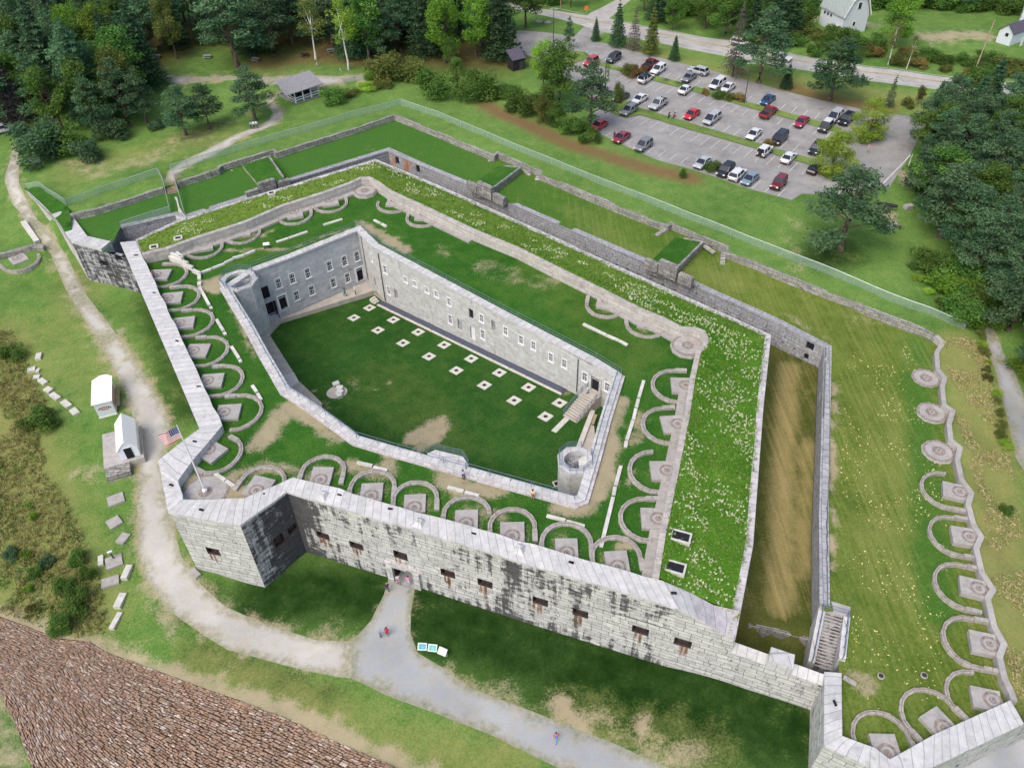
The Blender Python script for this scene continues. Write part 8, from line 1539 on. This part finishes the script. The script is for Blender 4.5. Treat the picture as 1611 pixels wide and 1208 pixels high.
scatter([(1012, 34), (1070, 46), (1140, 58), (1230, 72), (1285, 50), (1292, 20), (1290, -14), (1002, -14), (1010, 10)], 11, 5.6, woods(mixC, CG), 3); scatter([(770, -12), (850, 8), (920, 16), (958, 0), (975, -14)], 11, 5.5, woods(mixC, CG), 4); scatter([(1368, 8), (1611, 17), (1680, 20), (1680, 6), (1368, -6)], 11.5, 5.8, woods([(1, 'broad', 'broad', 9, 13, 1.1, 'dark broadleaf tree in the row behind the far lawn'), (1, 'pine', 'spruce', 9, 13, 1.1, 'dark conifer in the row behind the far lawn')], 'trees behind the far lawn'), 5)
scatter([(1368, 4), (1611, 13), (1690, 17), (1690, 8), (1368, -4)], 11.5, 2.6, woods([(1, 'shrub', 'broad', 2.5, 4.5, 1.3, 'dark bush in the row behind the far lawn')], 'bushes behind the far lawn'), 15)
EG = 'trees of the right hand woods'
mixE = [(3, 'pine', 'pine', 9.5, 13, 1.15, 'grey green pine crowded into the right hand woods'), (1.5, 'broad', 'broad', 8.5, 12, 1.1, 'green broadleaf tree crowded into the right hand woods'), (.8, 'spruce', 'spruce', 9, 13, 1.2, 'dark spruce crowded into the right hand woods'), (.05, 'broad', 'rust', 8, 10, .9, 'reddish brown tree among the right hand woods')]
scatter([(1462, 225), (1500, 190), (1611, 200), (1720, 215), (1720, 660), (1640, 580), (1600, 500), (1570, 430), (1500, 372), (1462, 360), (1446, 310), (1446, 255)], 8, 4.3, woods(mixE, EG), 6)
scatter([(1610, 560), (1720, 700), (1720, 860), (1660, 700), (1625, 610)], 5, 5.5, woods(mixE, EG), 12)
SGp = 'shrubs along the edge of the right hand woods'
scatter([(1450, 420), (1500, 405), (1560, 430), (1590, 490), (1545, 515), (1518, 500), (1470, 462)], 7, 2.5, woods([(3, 'shrub', 'shrub', 2.6, 4.2, 1.15, 'leafy green shrub in the thicket beside the right woods'), (1.2, 'shrub', 'bright', 2.4, 3.8, 1.1, 'light green shrub in the thicket beside the right woods'), (1, 'shrub', 'broad', 2.4, 4.0, 1.1, 'dark green shrub in the thicket beside the right woods')], SGp), 7)
scatter([(1440, 440), (1452, 430), (1480, 462), (1520, 492), (1514, 502), (1470, 478)], 7.5, 1.6, woods([(2, 'shrub', 'olive', .8, 1.3, 1.3, 'low olive weed clump at the lawn edge below the thicket'), (1, 'shrub', 'yellow', .7, 1.2, 1.3, 'low yellow flowering clump at the lawn edge below the thicket')], 'weeds at the lawn edge'), 8)
HG = 'roadside thicket across the road'
scatter([(1140, 62), (1240, 78), (1330, 93), (1370, 98), (1375, 70), (1300, 56), (1250, 52), (1200, 48)], 10.5, 3.6, woods([(3, 'shrub', 'shrub', 2.0, 3.6, 1.5, 'green thicket bush between the barn and the road'), (1, 'shrub', 'olive', 1.8, 3, 1.5, 'olive thicket bush between the barn and the road'), (.6, 'shrub', 'yellow', 1.2, 1.8, 1.5, 'low yellowish thicket bush by the road')], HG), 9)
scatter([(1375, 98), (1470, 112), (1611, 125), (1700, 132), (1700, 108), (1611, 97), (1500, 92), (1440, 84), (1375, 78)], 10.5, 3.6, woods([(2, 'shrub', 'shrub', 1.8, 3.4, 1.4, 'green thicket bush below the far lawn'), (1.4, 'shrub', 'olive', 1.6, 3, 1.4, 'olive thicket bush below the far lawn'), (.6, 'shrub', 'rust', 1.6, 2.4, 1.4, 'reddish thicket bush below the far lawn')], HG), 10)
scatter([(1536, 510), (1548, 540), (1560, 585), (1578, 650), (1590, 715), (1580, 700), (1565, 640), (1550, 590), (1538, 545)], 5.8, 1.4, woods([(2, 'shrub', 'olive', .8, 1.5, 1.1, 'olive weed clump beside the right hand lane'), (1.4, 'shrub', 'yellow', .7, 1.3, 1.1, 'yellow flowering clump beside the right hand lane')], 'weeds beside the lane'), 13)
# uncountable ground cover: weeds on the left slope, dry grass on the right slope, flowers and tufts on the rampart
def cover(name, pts, zf, n_leaf, sz, mats_, hgt, seed, tint=(0, 1)):
    rs = np.random.RandomState(seed); z = zf(pts); cl_ = [((p[0], p[1], z_ + hgt * .4), (sz * 1.3, sz * 1.3, hgt * rs.uniform(.4, .9)), n_leaf, sz * .5, rs.uniform(*tint)) for p, z_ in zip(pts, z)]
    return cl_
def rand_in(poly, n, seed, z=None):
    P = [U2(x, y, z) for x, y in poly] if z is not None else [tuple(p[:2]) for p in poly]; A = np.array(P); rs = np.random.RandomState(seed); c = rs.uniform(A.min(0), A.max(0), (n * 3, 2)); return c[pip(c, P)][:n]
weedp = [(-60, 530), (20, 520), (45, 570), (75, 640), (62, 700), (92, 765), (125, 830), (140, 870), (160, 930), (165, 990), (120, 996), (60, 978), (0, 960), (-90, 940)]
WD = {'weed': leaf('dry weed stems', (.085, .090, .022), (.27, .24, .095), .2), 'weedg': leaf('green weed leaves', (.040, .085, .014), (.12, .17, .035), .2), 'flower': leaf('cream flower heads', (.40, .40, .25), (.58, .57, .42), .2), 'tuft': leaf('rampart grass tufts', (.065, .135, .018), (.21, .28, .065), .25)}
def stuff(name, label, cl_, m, seed):
    o = bpy.data.objects.new(name, leafmesh(name, cl_, m, seed, False)); C.objects.link(o); return tag(o, label, 'ground cover', None, 'stuff')
w1 = rand_in(weedp, 6000, 21, -.6); k_ = vnoise(w1, 3.0, 2) > -.5
stuff('weeds', 'dry tangled weeds covering the slope at the left edge', cover('w', w1[k_], zext, 8, .20, None, .7, 5), WD['weed'], 6)
w2 = rand_in(weedp, 2200, 22, -.6); k_ = vnoise(w2, 3.0, 5) > .05
stuff('weeds', 'green weeds mixed into the slope at the left edge', cover('w', w2[k_], zext, 9, .20, None, .6, 7), WD['weedg'], 8)
w3 = rand_in(weedp, 500, 23, -.6); w3 = w3[vnoise(w3, 2.2, 9) > .3]
stuff('wildflowers', 'white wildflowers among the weeds on the left slope', cover('w', w3, zext, 6, .10, None, .7, 9), WD['flower'], 10)
sl = rand_in([(1478, 545), (1540, 525), (1575, 640), (1600, 760), (1650, 1000), (1640, 1090), (1600, 1100), (1585, 1010), (1560, 900), (1545, 790), (1512, 690)], 2600, 24, 5.8); sl = sl[~pip(sl, cov)]; k_ = vnoise(sl, 2.4, 3) > -.1
stuff('dry_grass', 'straw coloured tall grass on the slope right of the terrace', cover('w', sl[k_], zext, 7, .20, None, .35, 11, (.4, 1)), leaf('straw grass', (.20, .19, .07), (.42, .36, .18), .2), 12)
rp_ = rand_in([(p.x, p.y) for p in ram_in] + [(fin[7].x, fin[7].y)] + [(p.x, p.y) for p in sc_in[::-1]], 16000, 25); dd_r = np.minimum(seg_dist(rp_, ram_in), seg_dist(rp_, sc_in)); rp_ = rp_[dd_r > .08]
stuff('grass_tufts', 'rough green tufts on top of the grass rampart', cover('w', rp_[:6500], zram, 5, .17, None, .28, 13), WD['tuft'], 14)
fl = rp_.copy(); near = fl[:, 0] > 12
score = .75 * vnoise(fl, 3.1, 4) + .55 * vnoise(fl, 1.1, 8) + np.where(fl[:, 0] > 17, .26, -.2); rsf = np.random.RandomState(3); fl = fl[(score + rsf.uniform(-.1, .1, len(fl))) > .2]
stuff('wildflowers', 'cream white wildflowers scattered over the grass rampart', cover('w', fl, lambda P: zram(P) + .22, 11, .085, None, .2, 15), WD['flower'], 16)
rs_ = np.random.RandomState(9); ep = np.array(densify([(p.x, p.y) for p in sc_in], .22, False) + densify([(p.x, p.y) for p in ram_in], .3, False)); ep = ep + rs_.normal(size=ep.shape) * .13; ep = ep[vnoise(ep, 1.1, 6) > -.35]
stuff('grass_edge', 'ragged grass hanging over the stone edges of the rampart', cover('w', ep, lambda P: zram(P) + .06, 6, .16, None, .3, 17), WD['tuft'], 18)
lv = rand_in([(1330, 560), (1430, 545), (1470, 640), (1490, 800), (1500, 1000), (1490, 1090), (1380, 1120), (1330, 1040), (1320, 800)], 1500, 31, 5.9); lv = lv[vnoise(lv, 2.5, 7) > -.15]
stuff('fallen_leaves', 'small pale fallen leaves scattered over the right terrace grass', [((x, y, z + .06), (.12, .12, .02), 1, .10, .7) for (x, y), z in zip(lv, idw(cz, 3.0)(lv))], leaf('pale fallen leaves', (.30, .27, .10), (.50, .45, .20), .1), 19)
